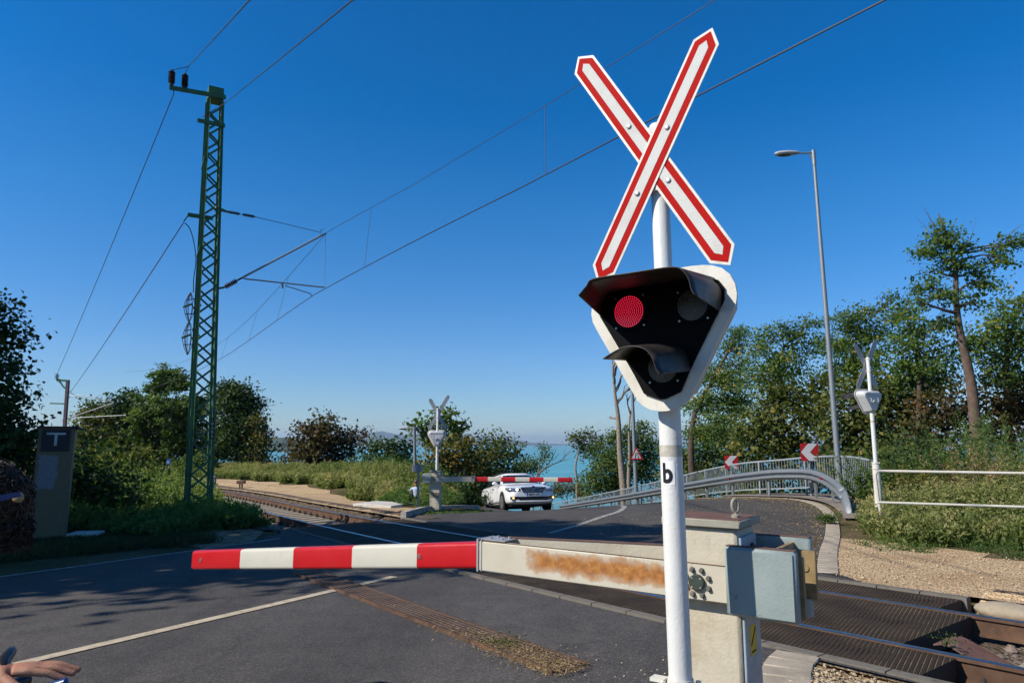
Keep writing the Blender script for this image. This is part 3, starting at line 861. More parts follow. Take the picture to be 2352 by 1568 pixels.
r1 = [(u, -HEADW + .012, z) for u, z in sc_(1.02)]; r2 = [(u, .06, z) for u, z in sc_(.97)]; r3 = [(u, .105, z) for u, z in sc_(.86, -.01)]
m.loft([r1, r2, r3], caps=True, smooth=False)
zmax = max(z for u, z in inner_); wx = max(u for u, z in inner_) - ux
m.box((ux, .10, zmax - .075), (wx * 1.55, .03, .012))
for s in (-.35, .35):
    m.tube([(ux + s * wx, .10, cz + .04), (ux + s * wx, .14, cz + .04), (ux + s * wx, .14, cz - .03), (ux + s * wx, .10, cz - .03)], .008, 6)
m.lathe((ux, .10, cz - .03), (0, 1, 0), [(0, .035), (.03, .035), (.04, .025)], 14)
m.build('back_box', GREYP, head)
LEDR = None
def emis(name, c, s):
    m, t, o = nt(name); e = N(t, 'ShaderNodeEmission', Strength=s); e.inputs[0].default_value = (*c, 1); L(t, e.outputs[0], o.inputs[0]); return m
RED_ON = emis('lit_red_led', (1.0, .02, .07), 1.5)
LED_OFF = paint('dull_led', (.19, .17, .13), .3, var=.2, bumps=0)
LENS = paint('dark_lens', (.02, .017, .014), .3, bumps=0)
LENSR = paint('dark_red_lens', (.05, .002, .005), .3, bumps=0)
def lamp(cx_, cy_, rad, lit):
    u, z = Z2(cx_, cy_, HEADW + .014); r = abs(Z2(cx_ + rad, cy_, HEADW + .014)[0] - u)
    m = MB(); m.lathe((u, -HEADW - .012, z), (0, -1, 0), [(0, r * 1.22), (.010, r * 1.22), (.010, r * 1.03), (.004, r * 1.02)], 36)
    l = m.build('lamp', BLACK, head)
    m = MB(); m.lathe((u, -HEADW - .012, z), (0, -1, 0), [(0, r * 1.01), (.006, r), (.008, r * .5)], 36); m.build('lens', LENSR if lit else LENS, l)
    m = MB(); s = r / 8.2; k = 10
    for j in range(8):
        for i in range(max(1, 6 * j)):
            a_ = 2 * math.pi * i / max(1, 6 * j) + j * .37; x = math.cos(a_) * j * r * .93 / 7; y = math.sin(a_) * j * r * .93 / 7
            if True:
                m.ball((u + x, -HEADW - .0205, z + y), s * (.27 if lit else .33), 0, 6, 4, (1, .6, 1))
    m.build('led_array', RED_ON if lit else LED_OFF, l)
    m = MB()
    for a in (45, 135, 225, 315):
        m = MB(); m.lathe((u + math.cos(R_(a)) * r * 1.32, -HEADW - .012, z + math.sin(R_(a)) * r * 1.32), (0, -1, 0), [(0, .005), (.003, .005)], 6)
        m.build('screw', BOLT, l)
lamp(655, 555, 148, True); lamp(1275, 490, 152, False); lamp(985, 1095, 148, False)
HL = .40
def hood(face, front):
    f0 = smooth_line([Vector((*(Z2(x, y, HEADW + .012) if x > 50 else (x, y)), 0)) for x, y in face], 5); f1 = smooth_line([Vector((*Z2(x, y, HEADW + HL), 0)) for x, y in front], 5)
    k = min(len(f0), len(f1)); m = MB(); rows = []
    for j in range(7):
        t = j / 6; rows.append([(a.x + (b.x - a.x) * t, -HEADW - .011 - (HL - .011) * t, a.y + (b.y - a.y) * t) for a, b in zip(f0[:k], f1[:k])])
    m.loft(rows, closed=False)
    o = m.build('hood', HOOD, head); md = o.modifiers.new('thickness', 'SOLIDIFY'); md.thickness = .004
hq = [Z2(x, y, HEADW) for x, y in ((1570, 455), (1566, 335), (1508, 268), (1388, 222))]
hood([(2 * ux - u, z) for u, z in hq] + [(u, z) for u, z in reversed(hq)] + [(1540, 548)],
     [(152, 394), (230, 300), (300, 228), (650, 172), (1060, 113), (1180, 150), (1240, 235), (1265, 330), (1300, 388)])
hood([(622, 1030), (660, 960), (760, 890), (900, 862), (1050, 862), (1170, 895), (1225, 980), (1250, 1080), (1250, 1140)],
     [(395, 1012), (480, 955), (600, 898), (720, 890), (820, 925), (880, 1000), (905, 1070), (925, 1125), (950, 1160)])
def signal_copy(label, x, y, rz, base_z=None, scl=None):
    r = copy_tree(sig); z = tz(x, y) if base_z is None else base_z
    k_ = scl or NEAR; r.location = (x, y, z + ground_gap * k_); r.rotation_euler = (0, 0, rz); r.scale = (k_,) * 3; r['label'] = label
    for ch in list(r.children):
        if ch.data == PLATE.data:
            for c2 in list(ch.children): bpy.data.objects.remove(c2)
            bpy.data.objects.remove(ch)
    return r
p = A(1003, 1060, 20.2); signal_copy('grey-backed crossing signal standing behind the far barrier, its cross against the sky', p.x, p.y + .1, math.pi + .05, tz(p.x, p.y), .855)
p = A(2016, 1120, 14.0); signal_copy('grey-backed crossing signal behind the white tube railing, against dark trees', p.x, p.y, R_(199), -1.30, .88)

# ================================================================== BARRIERS
CREAM = paint('cream_paint', (.46, .42, .33), .55, var=.08, scale=4, grain=60, bumps=.2, dirt=(.36, .285, .18), dirt_amt=.32, dirt_scale=3.2, streak=.75, streak_c=(.26, .17, .08))
BLUEG = paint('pale_blue_paint', (.235, .285, .28), .45, var=.07, scale=5, grain=80, bumps=.15, dirt=(.09, .055, .035), dirt_amt=.06, dirt_scale=24, streak=.25, streak_c=(.14, .15, .14))
LIDM = paint('lid_paint', (.28, .27, .22), .6, var=.15, scale=8, dirt=(.17, .14, .10), dirt_amt=.5, dirt_scale=6)
LIDR = paint('rusty_lid', (.13, .065, .045), .75, var=.2, scale=9, dirt=(.20, .13, .09), dirt_amt=.4)
OCHRE = paint('ochre_steel', (.27, .19, .09), .6, var=.2, scale=10, dirt=(.10, .06, .03), dirt_amt=.5)
GREEN_D = paint('dark_green_cap', (.035, .05, .04), .5, var=.2, scale=30)
BOOMR = paint('boom_red', (.44, .008, .012), .32, var=.06, scale=6, dirt=(.36, .02, .02), dirt_amt=.2, bumps=.05)
BOOMW = paint('boom_white', (.52, .50, .42), .4, var=.05, scale=6, dirt=(.45, .41, .32), dirt_amt=.3, dirt_scale=6, bumps=.05)
def m_rustarm():
    """cream paint with a long ragged patch of orange rust along the middle of the arm"""
    m, t, o = nt('rust_stained_cream')
    b = N(t, 'ShaderNodeBsdfPrincipled', Roughness=.6)
    v = coords(t); sp = N(t, 'ShaderNodeSeparateXYZ'); L(t, v, sp.inputs[0])
    n1 = noise(t, v, 7, 8, .7); n2 = noise(t, v, 26, 8, .75); n3 = noise(t, v, 5, 3)
    def mth(op, a, b_, c=None):
        k = N(t, 'ShaderNodeMath', _operation=op)
        for i, q in enumerate((a, b_, c)):
            if q is None: continue
            if hasattr(q, 'is_linked'): L(t, q, k.inputs[i])
            else: k.inputs[i].default_value = q
        return k.outputs[0]
    # across: distance from the centre line, along: from the clamp end to past the pole
    dz = mth('ABSOLUTE', mth('SUBTRACT', sp.outputs[2], RZ0), None)
    across = mth('SUBTRACT', .062, dz)
    left = mth('MULTIPLY', mth('SUBTRACT', sp.outputs[0], RX0), .42); right = mth('MULTIPLY', mth('SUBTRACT', RX1, sp.outputs[0]), .6)
    mn = mth('MINIMUM', mth('MINIMUM', across, left), right)
    mask = mth('MULTIPLY_ADD', mth('SUBTRACT', n2.outputs[0], .5), .055, mth('MULTIPLY_ADD', mth('SUBTRACT', n1.outputs[0], .5), .13, mn))
    f = ramp(t, mask, [(.0, (0, 0, 0)), (.012, (.55, .55, .55)), (.04, (1, 1, 1))]).outputs[0]
    rust = ramp(t, n2.outputs[0], [(.32, (.19, .065, .014)), (.48, (.30, .115, .022)), (.60, (.40, .18, .04)), (.72, (.50, .36, .20))]).outputs[0]
    base = ramp(t, n3.outputs[0], [(.3, (.45, .41, .32)), (.7, (.51, .475, .385))]).outputs[0]
    L(t, mixc(t, f, base, rust), b.inputs['Base Color']); bump(t, n2.outputs[0], .2, .004, b)
    L(t, b.outputs[0], o.inputs[0]); return m
HB = A(1602, 1336, 3.25); HBK = A(1602, 1336, 3.25 * NEAR)
def P2(px, py, off=0.):
    p = on_plane(px, py, HB + RD * off, RD) - HB
    return p.dot(RS), p.z
xl = P2(1099, 1310)[0]; ztop = P2(1600, 1294)[1]; zbot = P2(1600, 1378)[1]; zc = (ztop + zbot) / 2; BH = ztop - zbot
RX0 = P2(1205, 1320)[0]; RX1 = P2(1590, 1330)[0] - .005; RZ0 = zc + .008
RUSTARM = m_rustarm()
BMH = .148
def rr(h, w_, r, n=4):
    pts = []
    for sx_, sz_, a0 in ((1, 1, 0), (-1, 1, 90), (-1, -1, 180), (1, -1, 270)):
        for k in range(n + 1):
            a = R_(a0 + 90 * k / n); pts.append((sx_ * (w_ / 2 - r) + r * math.cos(a), sz_ * (h / 2 - r) + r * math.sin(a)))
    return pts
def barrier(label, bands, tip_z, arm_mat, sticker):
    g = thing('barrier_gate', label, 'level-crossing barrier', group='level-crossing barriers')
    gz_ = (tz(HBK.x, HBK.y) - HBK.z) / NEAR          # ground in hub coordinates
    cx0 = P2(1532, 1200, .07)[0]; cx1 = P2(1690, 1215, .07)[0]; czt = P2(1690, 1214, .07)[1]
    m = MB(); m.box(((cx0 + cx1) / 2, .205, (czt + gz_ - .1) / 2), (cx1 - cx0, .27, czt - gz_ + .1), bev=.014); cab = m.build('cabinet', CREAM, g)
    m = MB(); m.box(((cx0 + cx1) / 2 + .004, .205, czt + .019), (cx1 - cx0 + .045, .325, .036), bev=.004); lid = m.build('lid', LIDM, g)
    m = MB(); m.box(((cx0 + cx1) / 2 + .004, .205, czt + .038), (cx1 - cx0 + .03, .31, .004)); m.build('rusty_top', LIDR, lid)
    ex, ez = cx1 - .03, czt + .04
    m = MB(); m.lathe((ex, .17, ez), (0, 0, 1), [(0, .02), (.012, .02), (.016, .009), (.03, .009)], 12)
    m.tube([(ex + .022 * math.cos(a) * .5, .17 + .012 * math.cos(a), ez + .055 + .03 * math.sin(a)) for a in [k * math.pi / 8 for k in range(17)]], .008, 8); m.build('lifting_eye', LIDM, lid)
    m = MB(); m.box((cx1 + .008, .205, (czt + gz_) / 2 - .01), (.014, .23, czt - gz_ - .06), bev=.004); d = m.build('side_door', paint('door_blue', (.30, .37, .42), .4, var=.1, scale=8, dirt=(.16, .17, .18), dirt_amt=.3), g)
    m = MB(); m.lathe((cx1 + .015, .235, czt - .09), (1, 0, 0), [(0, .012), (.012, .012)], 10); m.box((cx1 + .02, .25, czt - .10), (.01, .05, .016)); m.build('door_lock', STEEL_D, d)
    if sticker:
        m = MB(); zs_ = P2(1715, 1465, .2)[1]
        m.box((cx1 + .0158, .20, zs_), (.001, .10, .13)); s = m.build('warning_sticker', paint('yellow_film', (.55, .40, .03), .4, var=.15, dirt=(.05, .04, .02), dirt_amt=.2, dirt_scale=20), d)
        m = MB(); m.bar((cx1 + .0166, .165, zs_ - .02), (cx1 + .0166, .235, zs_ + .05), .012, .0006, (1, 0, 0)); m.bar((cx1 + .0166, .17, zs_ - .05), (cx1 + .0166, .23, zs_ - .05), .008, .0006, (1, 0, 0)); m.build('sticker_print', BLACK, s)
    # two side arms carrying the boom
    xr = P2(1665, 1330)[0] + .04
    m = MB(); m.box(((xl + xr) / 2, .022, zc), (xr - xl, .044, BH), bev=.006); fa = m.build('side_arm', arm_mat, g)
    m = MB(); m.tube([(xl + .01, .005, ztop + .001), ((xl + xr) / 2, .005, ztop + .002), (xr, .005, ztop + .001)], .003, 5); m.build('rusty_edge', RUST, fa)
    m = MB(); ya, yb = .115, .395
    m.loft([[(x, y, z) for y, z in ((y0, zc - BH / 2), (y0 + .03, zc - BH / 2), (y0 + .03, zc + BH / 2 + .012), (y0, zc + BH / 2 + .012))] for x, y0 in ((xl + .1, ya), (xl + .62, ya + .16), (cx0 - .05, yb), (xr + .1, yb))], caps=True, smooth=False)
    ra = m.build('side_arm', CREAM, g)
    m = MB(); m.loft([[(x, y0 - .004, zc + BH / 2 + .0125), (x, y0 + .034, zc + BH / 2 + .0125), (x, y0 + .034, zc + BH / 2 + .017), (x, y0 - .004, zc + BH / 2 + .017)] for x, y0 in ((xl + .1, ya), (xl + .62, ya + .16), (cx0 - .05, yb), (xr + .1, yb))], caps=True, smooth=False); m.build('rusty_edge', LIDR, ra)
    # clamp that holds the boom
    m = MB(); m.box((xl - .006, .075, zc + .004), (.012, .158, BH + .016)); m.box((xl + .02, .075, zc + .004), (.006, .156, BH + .010)); m.box((xl + .085, .085, ztop + .008), (.17, .135, .006)); m.box((xl + .085, .085, zbot - .004), (.17, .135, .006))
    for x in (.05, .13):
        for y in (.05, .12):
            m.lathe((xl + x, y, ztop + .011), (0, 0, 1), [(0, .009), (.009, .009)], 6); m.lathe((xl + x, y, zbot - .007), (0, 0, -1), [(0, .009), (.012, .009)], 6)
    m.build('boom_clamp', GREYB, g)
    # hubs
    for y, s in ((0, -1), (.425, 1)):
        m = MB(); m.lathe((0, y, zc), (0, s, 0), [(0, .036), (.016, .036), (.019, .033)], 32); h = m.build('hub_cap', GREEN_D, g)
        m = MB()
        for k in range(8):
            a = R_(22 + 45 * k); m.lathe((math.cos(a) * .058, y, zc + math.sin(a) * .058), (0, s, 0), [(0, .0135), (.004, .0135), (.004, .0105), (.014, .0105), (.016, .008)], 6)
        m.build('hub_bolt', paint('hub_bolt', (.16, .16, .14), .5, metal=.5, var=.3), h)
        m = MB()
        for k in range(4):
            a = R_(45 + 90 * k); m.lathe((math.cos(a) * .028, y + s * .018, zc + math.sin(a) * .028), (0, s, 0), [(0, .004), (.002, .004)], 8)
        m.build('cap_screw', BOLT, h)
    # counterweight boxes
    bx0, bzt = P2(1662, 1259, -.05); bx1, bzb = P2(1835, 1427, -.05); bzb = P2(1750, 1424, -.05)[1]; bzt = P2(1750, 1261, -.05)[1]
    w_ = bx1 - bx0; h_ = bzt - bzb; xm, zm_ = (bx0 + bx1) / 2, (bzt + bzb) / 2
    m = MB(); m.box((xm, -.022, zm_), (w_, .055, h_), bev=.010); m.box((xm, -.052, zm_), (w_ * .93, .006, h_ * .93), bev=.003); cw = m.build('counterweight_box', BLUEG, g)
    m = MB(); m.box((xm, -.020, bzt + .0015), (w_ * .97, .044, .002)); m.build('rusty_top', LIDR, cw)
    m = MB(); m.box((xm - .05, .46, zm_ + .0), (w_ * 1.02, .055, h_), bev=.010); cw = m.build('counterweight_box', BLUEG, g)
    m = MB(); m.box((xm - .05, .46, bzt + .0015), (w_ * .97, .044, .002)); m.build('rusty_top', LIDR, cw)
    m = MB(); m.box((xm + .02, .22, zm_ - .002), (.02, .43, .25)); m.box((xm + .135, .022, zm_ - .01), (.06, .03, .25)); m.box((xm + .10, .19, zm_ + .02), (.16, .03, .21), bev=.004); m.lathe((xm + .135, .174, zm_ + .05), (0, -1, 0), [(0, .016), (.004, .016)], 12); m.build('weight_bracket', OCHRE, g)
    m = MB(); m.lathe((xm + .12, .19, zm_ - .155), (0, 0, 1), [(0, .036), (.075, .036)], 18); m.build('weight_cylinder', BLUEG, g)
    # boom
    sec = rr(BMH, .085, .022); m = MB(); x = xl - .011; z0 = zc - .002; x_end = bands[-1]
    def ring(xx, f=1.): 
        k = (xx - xl) / (x_end - xl); zz = z0 + (tip_z - z0) * k
        return [(xx, .062 + a * f, zz + c * f) for a, c in sec]
    prev = x
    for i, xb in enumerate(bands):
        nseg = 2
        if i == 0:
            jj = x + (xb - x) * .72; m.loft([ring(prev), ring(jj - .003), ring(jj, 1.012), ring(jj + .003, 1.0), ring(xb)], mi=0)
        else: m.loft([ring(prev), ring(xb)], mi=i % 2)
        prev = xb
    m.loft([ring(x_end), ring(x_end - .008, .94)], mi=0); m.add(ring(x_end - .008, .94), [tuple(range(len(sec)))], 0)
    bm = m.build('boom', [BOOMR, BOOMW], g)
    for xx in (x_end + .125, bands[0] + .02 if len(bands) < 6 else bands[0] + .05):
        k = (xx - xl) / (x_end - xl); zz = z0 + (tip_z - z0) * k
        m = MB(); m.lathe((xx, .062 - .0425, zz), (0, -1, 0), [(0, .017), (.003, .017), (.004, .012)], 18); m.build('reflector', paint('reflector_glass', (.30, .14, .13), .2, metal=.4, var=.4, scale=120), bm); m = MB(); m.lathe((xx, .062 + .0425, zz), (0, 1, 0), [(0, .017), (.003, .017), (.004, .012)], 18)
        m.build('reflector', paint('reflector_glass', (.30, .14, .13), .2, metal=.4, var=.4, scale=120), bm)
    return g, gz_
bx = [P2(q, 1290, .02)[0] for q in (957, 808, 673, 551, 441)]
tipz = P2(441, 1286, .02)[1]
gate, ggz = barrier('lowered barrier in front, red and white boom on a rust-stained cream arm', bx, tipz, RUSTARM, True)
gate.location = HBK; gate.scale = (NEAR,) * 3; gate.rotation_euler = (0, 0, math.atan2(RS.y, RS.x))
fb = [xl - .42 - .46 * i for i in range(7)]
fb[0] = xl - .44
gate2, _ = barrier('lowered barrier across the tracks, its red and white boom in front of the white car', fb, zc, paint('plain_cream_arm', (.55, .53, .47), .55, var=.06, dirt=(.45, .40, .30), dirt_amt=.25), False)
p = A(1000, 1168, 19.9); gate2.scale = (.865,) * 3; gate2.location = (p.x + .05, p.y, tz(p.x, p.y) - ggz * .865 - .27); gate2.rotation_euler = (0, 0, math.pi - .16)
for k, (c_, nm) in enumerate((((.10, .09, .06), 'sign_plate'), ((.30, .16, .09), 'sign_plate'))):
    cx0 = P2(1532, 1200, .07)[0]; cx1 = P2(1690, 1215, .07)[0]; xx = (cx0 + cx1) / 2 + (.075 if k == 0 else -.075)
    m = MB(); m.box((xx, .342, -.50), (.125, .003, .15)); q = m.build(nm, BLACK, gate2)
    m = MB(); m.box((xx, .3445, -.50), (.095, .002, .12)); m.build('plate_field', paint('plate_field_%d' % k, (.42, .33, .18) if k == 0 else (.45, .28, .17), .5), q)
    m = MB()
    for j in (-1, 0, 1):
        if k == 0: m.box((xx + j * .028, .3462, -.495), (.012, .001, .08))
    if k: m.box((xx, .3462, -.48), (.022, .001, .05)); m.box((xx, .3462, -.53), (.05, .001, .018))
    m.build('plate_marks', BLACK if k == 0 else paint('plate_marks_red', (.25, .08, .04), .5), q)
# ================================================================== OVERHEAD LINE
GREENM = paint('mast_green', (.042, .125, .048), .5, var=.2, scale=4, dirt=(.05, .075, .05), dirt_amt=.35)
INS = paint('brown_insulator', (.035, .018, .015), .25, var=.2, bumps=0)
ALU = paint('galvanised', (.23, .25, .265), .5, metal=.45, var=.15, scale=18, dirt=(.33, .34, .35), dirt_amt=.35, dirt_scale=30)
WIREM = paint('copper_wire', (.05, .045, .042), .5, metal=.3)
def track_pt(t, off, z): return tp(t, off, z)[0]
# the point of the cantilever above the track, then the mast beside it
tC = -13.4
def find_t(px, z, off):
    best = None
    for k in range(400):
        t = 3 - k * .1
        p = track_pt(t, off, z); r = ray(px, 0)
        # pixel x of a world point
        yy = p.y * ct + p.z * st; x = CX + F * p.x / yy
        if best is None or abs(x - px) < best[0]: best = (abs(x - px), t)
    return best[1]
tC = find_t(743, 7.2, .1)
tipP, tdir, tnor = tp(tC, .15); 
tdir = Vector((tdir.x, tdir.y, 0)); tnor = Vector((tnor.x, tnor.y, 0))
# mast foot: on the ray of pixel 470 in plan
lo, hi = 1.5, 6.
for _ in range(40):
    k = (lo + hi) / 2; q = tipP - tnor * k
    if q.x / q.y > (470 - CX) / F / ct * .985: lo = k
    else: hi = k
MF = tipP - tnor * lo; MF = Vector((MF.x, MF.y, tz(MF.x, MF.y)))
top = A(491, 203, MF.y)
mast_h = top.z - MF.z
mlean = (Vector((top.x, MF.y + .1, top.z)) - MF).normalized()
mx = (tdir - mlean * tdir.dot(mlean)).normalized(); my = mlean.cross(mx)
mast = thing('lattice_mast', 'green steel lattice mast with insulators on top, carrying the overhead wires beside the track', 'lattice mast', MF, Matrix((mx, my, mlean)).transposed().to_euler())
def MP(px, py):
    """point in mast coordinates on the plane across the track through the mast axis"""
    p = on_plane(px, py, MF, mx) - MF
    return Vector((p.dot(mx), p.dot(my), p.dot(mlean)))
H = mast_h; a0, a1 = .27, .175
def half(z): return a0 + (a1 - a0) * z / H
lw_ = .075
for ix in (-1, 1):
    for iy in (-1, 1):
        m = MB()
        for (dx, dy) in ((1, 0), (0, 1)):
            p = []
            for z in (-.2, H - .35):
                hh = half(z); c = Vector((ix * hh, iy * hh, z))
                p.append(c - Vector((ix * lw_ / 2 * dx, iy * lw_ / 2 * dy, 0)))
            m.bar(p[0], p[1], .009 if dx == 0 else lw_, lw_ if dx == 0 else .009, (1, 0, 0))
        m.build('corner_leg', GREENM, mast)
for face in range(4):
    m = MB(); z = .35; k = 0
    ang = face * math.pi / 2; ca, sa = math.cos(ang), math.sin(ang)
    def fp(u, z, o=0): 
        hh = half(z) - .012 + o; x, y = hh, u * (half(z) - .03); return Vector((x * ca - y * sa, x * sa + y * ca, z))
    while z < H - .75:
        s = -1 if k % 2 else 1; dz = .40 - .012 * k / 3
        m.bar(fp(-s, z), fp(s, z + dz), .05, .008, (ca, sa, 0)); z += dz; k += 1
    m.build('lacing', GREENM, mast)
m = MB(); m.box((0, 0, H - .16), (2 * a1 + .03, 2 * a1 + .03, .34)); m.build('top_cap', GREENM, mast)
# number plate reading downwards on the right-hand leg of the face that looks at the road
zn0, zn1 = MP(494, 961).z, MP(494, 1006).z
def leg_pt(z, o): return Vector((half(z) + o, half(z) - lw_ / 2 + .0, z))
m = MB(); zm = (zn0 + zn1) / 2; m.box(leg_pt(zm, .009), (.003, lw_ + .012, abs(zn0 - zn1) + .05)); npl = m.build('number_plate', paint('plate_blue_black', (.010, .010, .025), .5, bumps=0), mast)
# view side decides the reading direction
for i, ch in enumerate('10406'):
    z = zn0 + (zn1 - zn0) * (i + .5) / 5
    text_part('numeral', ch, .115, paint('plate_white', (.55, .57, .58), .5, bumps=0), npl, leg_pt(z, .0125), (0, 1, 0), (0, 0, 1))
m = MB(); z = MP(494, 935).z; m.box(leg_pt(z, .009), (.004, .06, .06)); m.build('yellow_tag', paint('tag_yellow', (.55, .48, .05), .5), mast)
# cross arm with two post insulators
c1 = MP(386, 210); c2 = MP(515, 232)
m = MB()
for o in (half(H) + .05, -half(H) - .05):
    if o > 0: m.bar((o, c1.y, c1.z), (o, c2.y, c2.z), .05, .11, (0, 0, 1))
m.bar((half(H) + .05, c1.y, c1.z), (half(H) + .05, c2.y, c2.z), .05, .11)
ca_ = m.build('cross_arm', GREENM, mast)
insP = []
for px, py, px2, py2 in ((391, 205, 391, 170), (421, 213, 423, 178)):
    p = MP(px, py) + Vector((half(H) + .05, 0, .0)); q = MP(px2, py2); hgt = q.z - p.z
    m = MB(); prof = [(0, .05), (.05, .05), (.05, .06)]
    k = 7
    for i in range(k):
        z0_ = .06 + (hgt - .1) * i / k; dz = (hgt - .1) / k; prof += [(z0_, .045), (z0_ + dz * .3, .085), (z0_ + dz * .55, .08), (z0_ + dz * .8, .045)]
    prof += [(hgt - .03, .04), (hgt, .03)]
    m.lathe(p, (0, 0, 1), prof, 16); m.build('insulator', INS, mast); insP.append(p + Vector((0, 0, hgt)))
b1, b2 = MP(450, 284), MP(513, 297)
m = MB(); m.bar((half(b1.z) + .04, b1.y, b1.z), (half(b2.z) + .04, b2.y, b2.z), .05, .1); m.build('bracket_arm', GREENM, mast)
d1, d2 = MP(431, 493), MP(470, 497)
m = MB(); m.bar((0, d1.y, d1.z), (0, d2.y + .2, d1.z), .05, .1); m.bar((0, d1.y + .02, d1.z), (0, MP(422, 509).y, MP(422, 509).z), .03, .03); m.build('bracket_arm', GREENM, mast)
for py in (372, 577): 
    z = MP(460, py).z; m = MB(); m.bar((-half(z) - .05, -half(z) - .03, z - .08), (half(z) + .02, -half(z) - .03, z + .08), .03, .05); m.build('cable_clip', GREENM, mast)
# spiral cable racks
for (ya, yb) in ((672, 740), (738, 815)):
    za, zb = MP(438, ya).z, MP(436, yb).z; yc = MP(436, 700).y
    m = MB()
    for k in range(7):
        r = .03 + .016 * k
        m.tube([(.06 * math.sin(k * 1.7), yc + r * math.sin(math.pi * i / 12) * (1 if k % 2 else -1), za + (zb - za) * i / 12) for i in range(13)], .008, 5)
    m.bar((0, yc - .1, (za + zb) / 2 + .18), (0, -half(za), (za + zb) / 2 + .25), .02, .02); m.bar((0, yc - .1, (za + zb) / 2 - .18), (0, -half(za), (za + zb) / 2 - .15), .02, .02)
    m.build('cable_loop', paint('loop_cable', (.05, .03, .035), .5), mast)
    m = MB(); m.bar((.05, yc - .16, (za + zb) / 2 - .02), (-.05, yc + .05, (za + zb) / 2 + .1), .02, .05); m.bar((.05, -half(za) - .1, (za + zb) / 2 - .02), (-.05, -half(za) + .1, (za + zb) / 2 + .1), .03, .06); m.build('loop_bracket', paint('bracket_green', (.12, .2, .06), .5), mast)
m = MB(); m.tube(smooth_line([Vector((0, MP(x, y).y, MP(x, y).z)) for x, y in ((424, 512), (436, 525), (446, 560), (450, 600), (445, 640), (444, 672))], 4), .012, 6); m.build('jumper_cable', BLACK, mast)
# cantilever
def insul(m, a, b_, r=.05, k=7):
    a, b_ = Vector(a), Vector(b_); l = (b_ - a).length; prof = [(0, .02), (.03, .02)]
    for i in range(k):
        z0_ = .03 + (l - .06) * i / k; dz = (l - .06) / k; prof += [(z0_ + .001, .02), (z0_ + dz * .35, r), (z0_ + dz * .6, r), (z0_ + dz * .85, .02)]
    prof += [(l, .02)]
    m.lathe(a, b_ - a, prof, 12)
s1, s2, s3, s4 = MP(503, 482), MP(520, 486), MP(586, 498), MP(738, 534)
l1, l2, l3, l4 = MP(500, 665), MP(515, 660), MP(556, 638), MP(748, 536)
can = MB(); can.tube([l3, l4], .028, 10); can.tube([MP(560, 640), MP(746, 660)], .020, 8); can.tube([l4 + Vector((0, 0, -.03)), MP(746, 660)], .006, 5)
cant = can.build('cantilever_tube', ALU, mast)
m = MB(); m.bar((half(s1.z) * .9, s1.y - .12, s1.z), s2, .05, .06); m.bar(s1 - Vector((0, .1, 0)), s2, .06, .04); m.build('hinge', GREENM, mast); m = MB(); m.bar(l1 - Vector((0, .1, 0)), l2, .05, .05); m.build('hinge', GREENM, mast)
m = MB(); insul(m, s2, s2.lerp(s3, .48)); insul(m, s2.lerp(s3, .54), s3); m.build('insulator', INS, mast)
m = MB(); insul(m, l2, l2.lerp(l3, .75), .07, 6); m.tube([l2.lerp(l3, .75), l3], .025, 8); m.build('insulator', INS, mast)
m = MB(); m.tube([s3, s4], .008, 5); m.tube([s4, s4 + Vector((0, -.02, .08)), s4 + Vector((0, .08, .12))], .008, 5); m.build('stay_wire', WIREM, mast)
m = MB(); m.bar(MP(648, 650), MP(649, 662), .05, .05); m.tube([MP(655, 656), MP(712, 674), MP(716, 680)], .014, 6); m.build('steady_arm', ALU, mast)
m = MB(); m.box((0, 0, -.05), (1.1, 1.1, .5), bev=.06); m.build('footing', CONC_P, mast)
MW = mast.matrix_basis.copy() if False else Matrix.Translation(MF) @ Matrix((mx, my, mlean)).transposed().to_4x4()
# wires (each one strung over the whole length)
def strung(name, label, pts, r, cat='wire', group='overhead wires', sag=0.):
    P = [Vector(p) for p in pts]; out = []
    for a, b_ in zip(P[:-1], P[1:]):
        for i in range(16):
            k = i / 16; q = a.lerp(b_, k); q.z -= sag * (b_ - a).length * 4 * k * (1 - k); out.append(q)
    out.append(P[-1]); m = MB(); m.tube(out, r, 6)
    o = m.build(name, WIREM, None, fix=False); tag(o, label, cat, group); return o
steady = MW @ MP(716, 680); mess_p = MW @ l4
FMX = A(146, 960, 1); 
# far mast stands on the left of the track where its pixel column meets it
tF = -50.
for k in range(300):
    t = -40 - .1 * k; q = tp(t, -3.2)[0]; yy = q.y * ct + q.z * st
    if CX + F * q.x / yy < 140: tF = t; break
fm, fd, fn = tp(tF, -3.2); fm.z = tz(fm.x, fm.y)
ftop = on_plane(151, 873, fm, Vector((0, 1, 0)))
fmast = thing('steel_mast', 'distant plain steel line mast with one short top arm, above the dark left bushes', 'line mast', fm)
FH = ftop.z - fm.z; lean = (ftop.x - fm.x) * .55
m = MB(); m.bar((0, 0, -.3), (lean, 0, FH), .18, .18, (0, 1, 0)); m.build('pole', paint('mast_purple_brown', (.085, .05, .06), .6, var=.2), fmast)
fo = Vector((lean, 0, FH))
S_ = fm.y / 1568
m = MB(); m.bar(fo + Vector((.1, 0, -.05)), fo + Vector((-26 * S_, 0, .02)), .1, .14); m.tube([fo + Vector((-20 * S_, 0, 0)), fo + Vector((-10 * S_, 0, -14 * S_)), fo + Vector((0, 0, -22 * S_))], .05, 6); m.build('top_arm', GREENM, fmast)
m = MB(); insul(m, fo + Vector((-26 * S_, 0, .05)), fo + Vector((-26 * S_, 0, 16 * S_)), .14, 4); m.build('insulator', INS, fmast)
m = MB(); m.bar(fo + Vector((-36 * S_, 0, -53 * S_)), fo + Vector((0, 0, -54 * S_)), .08, .08); m.build('bracket_arm', GREENM, fmast)
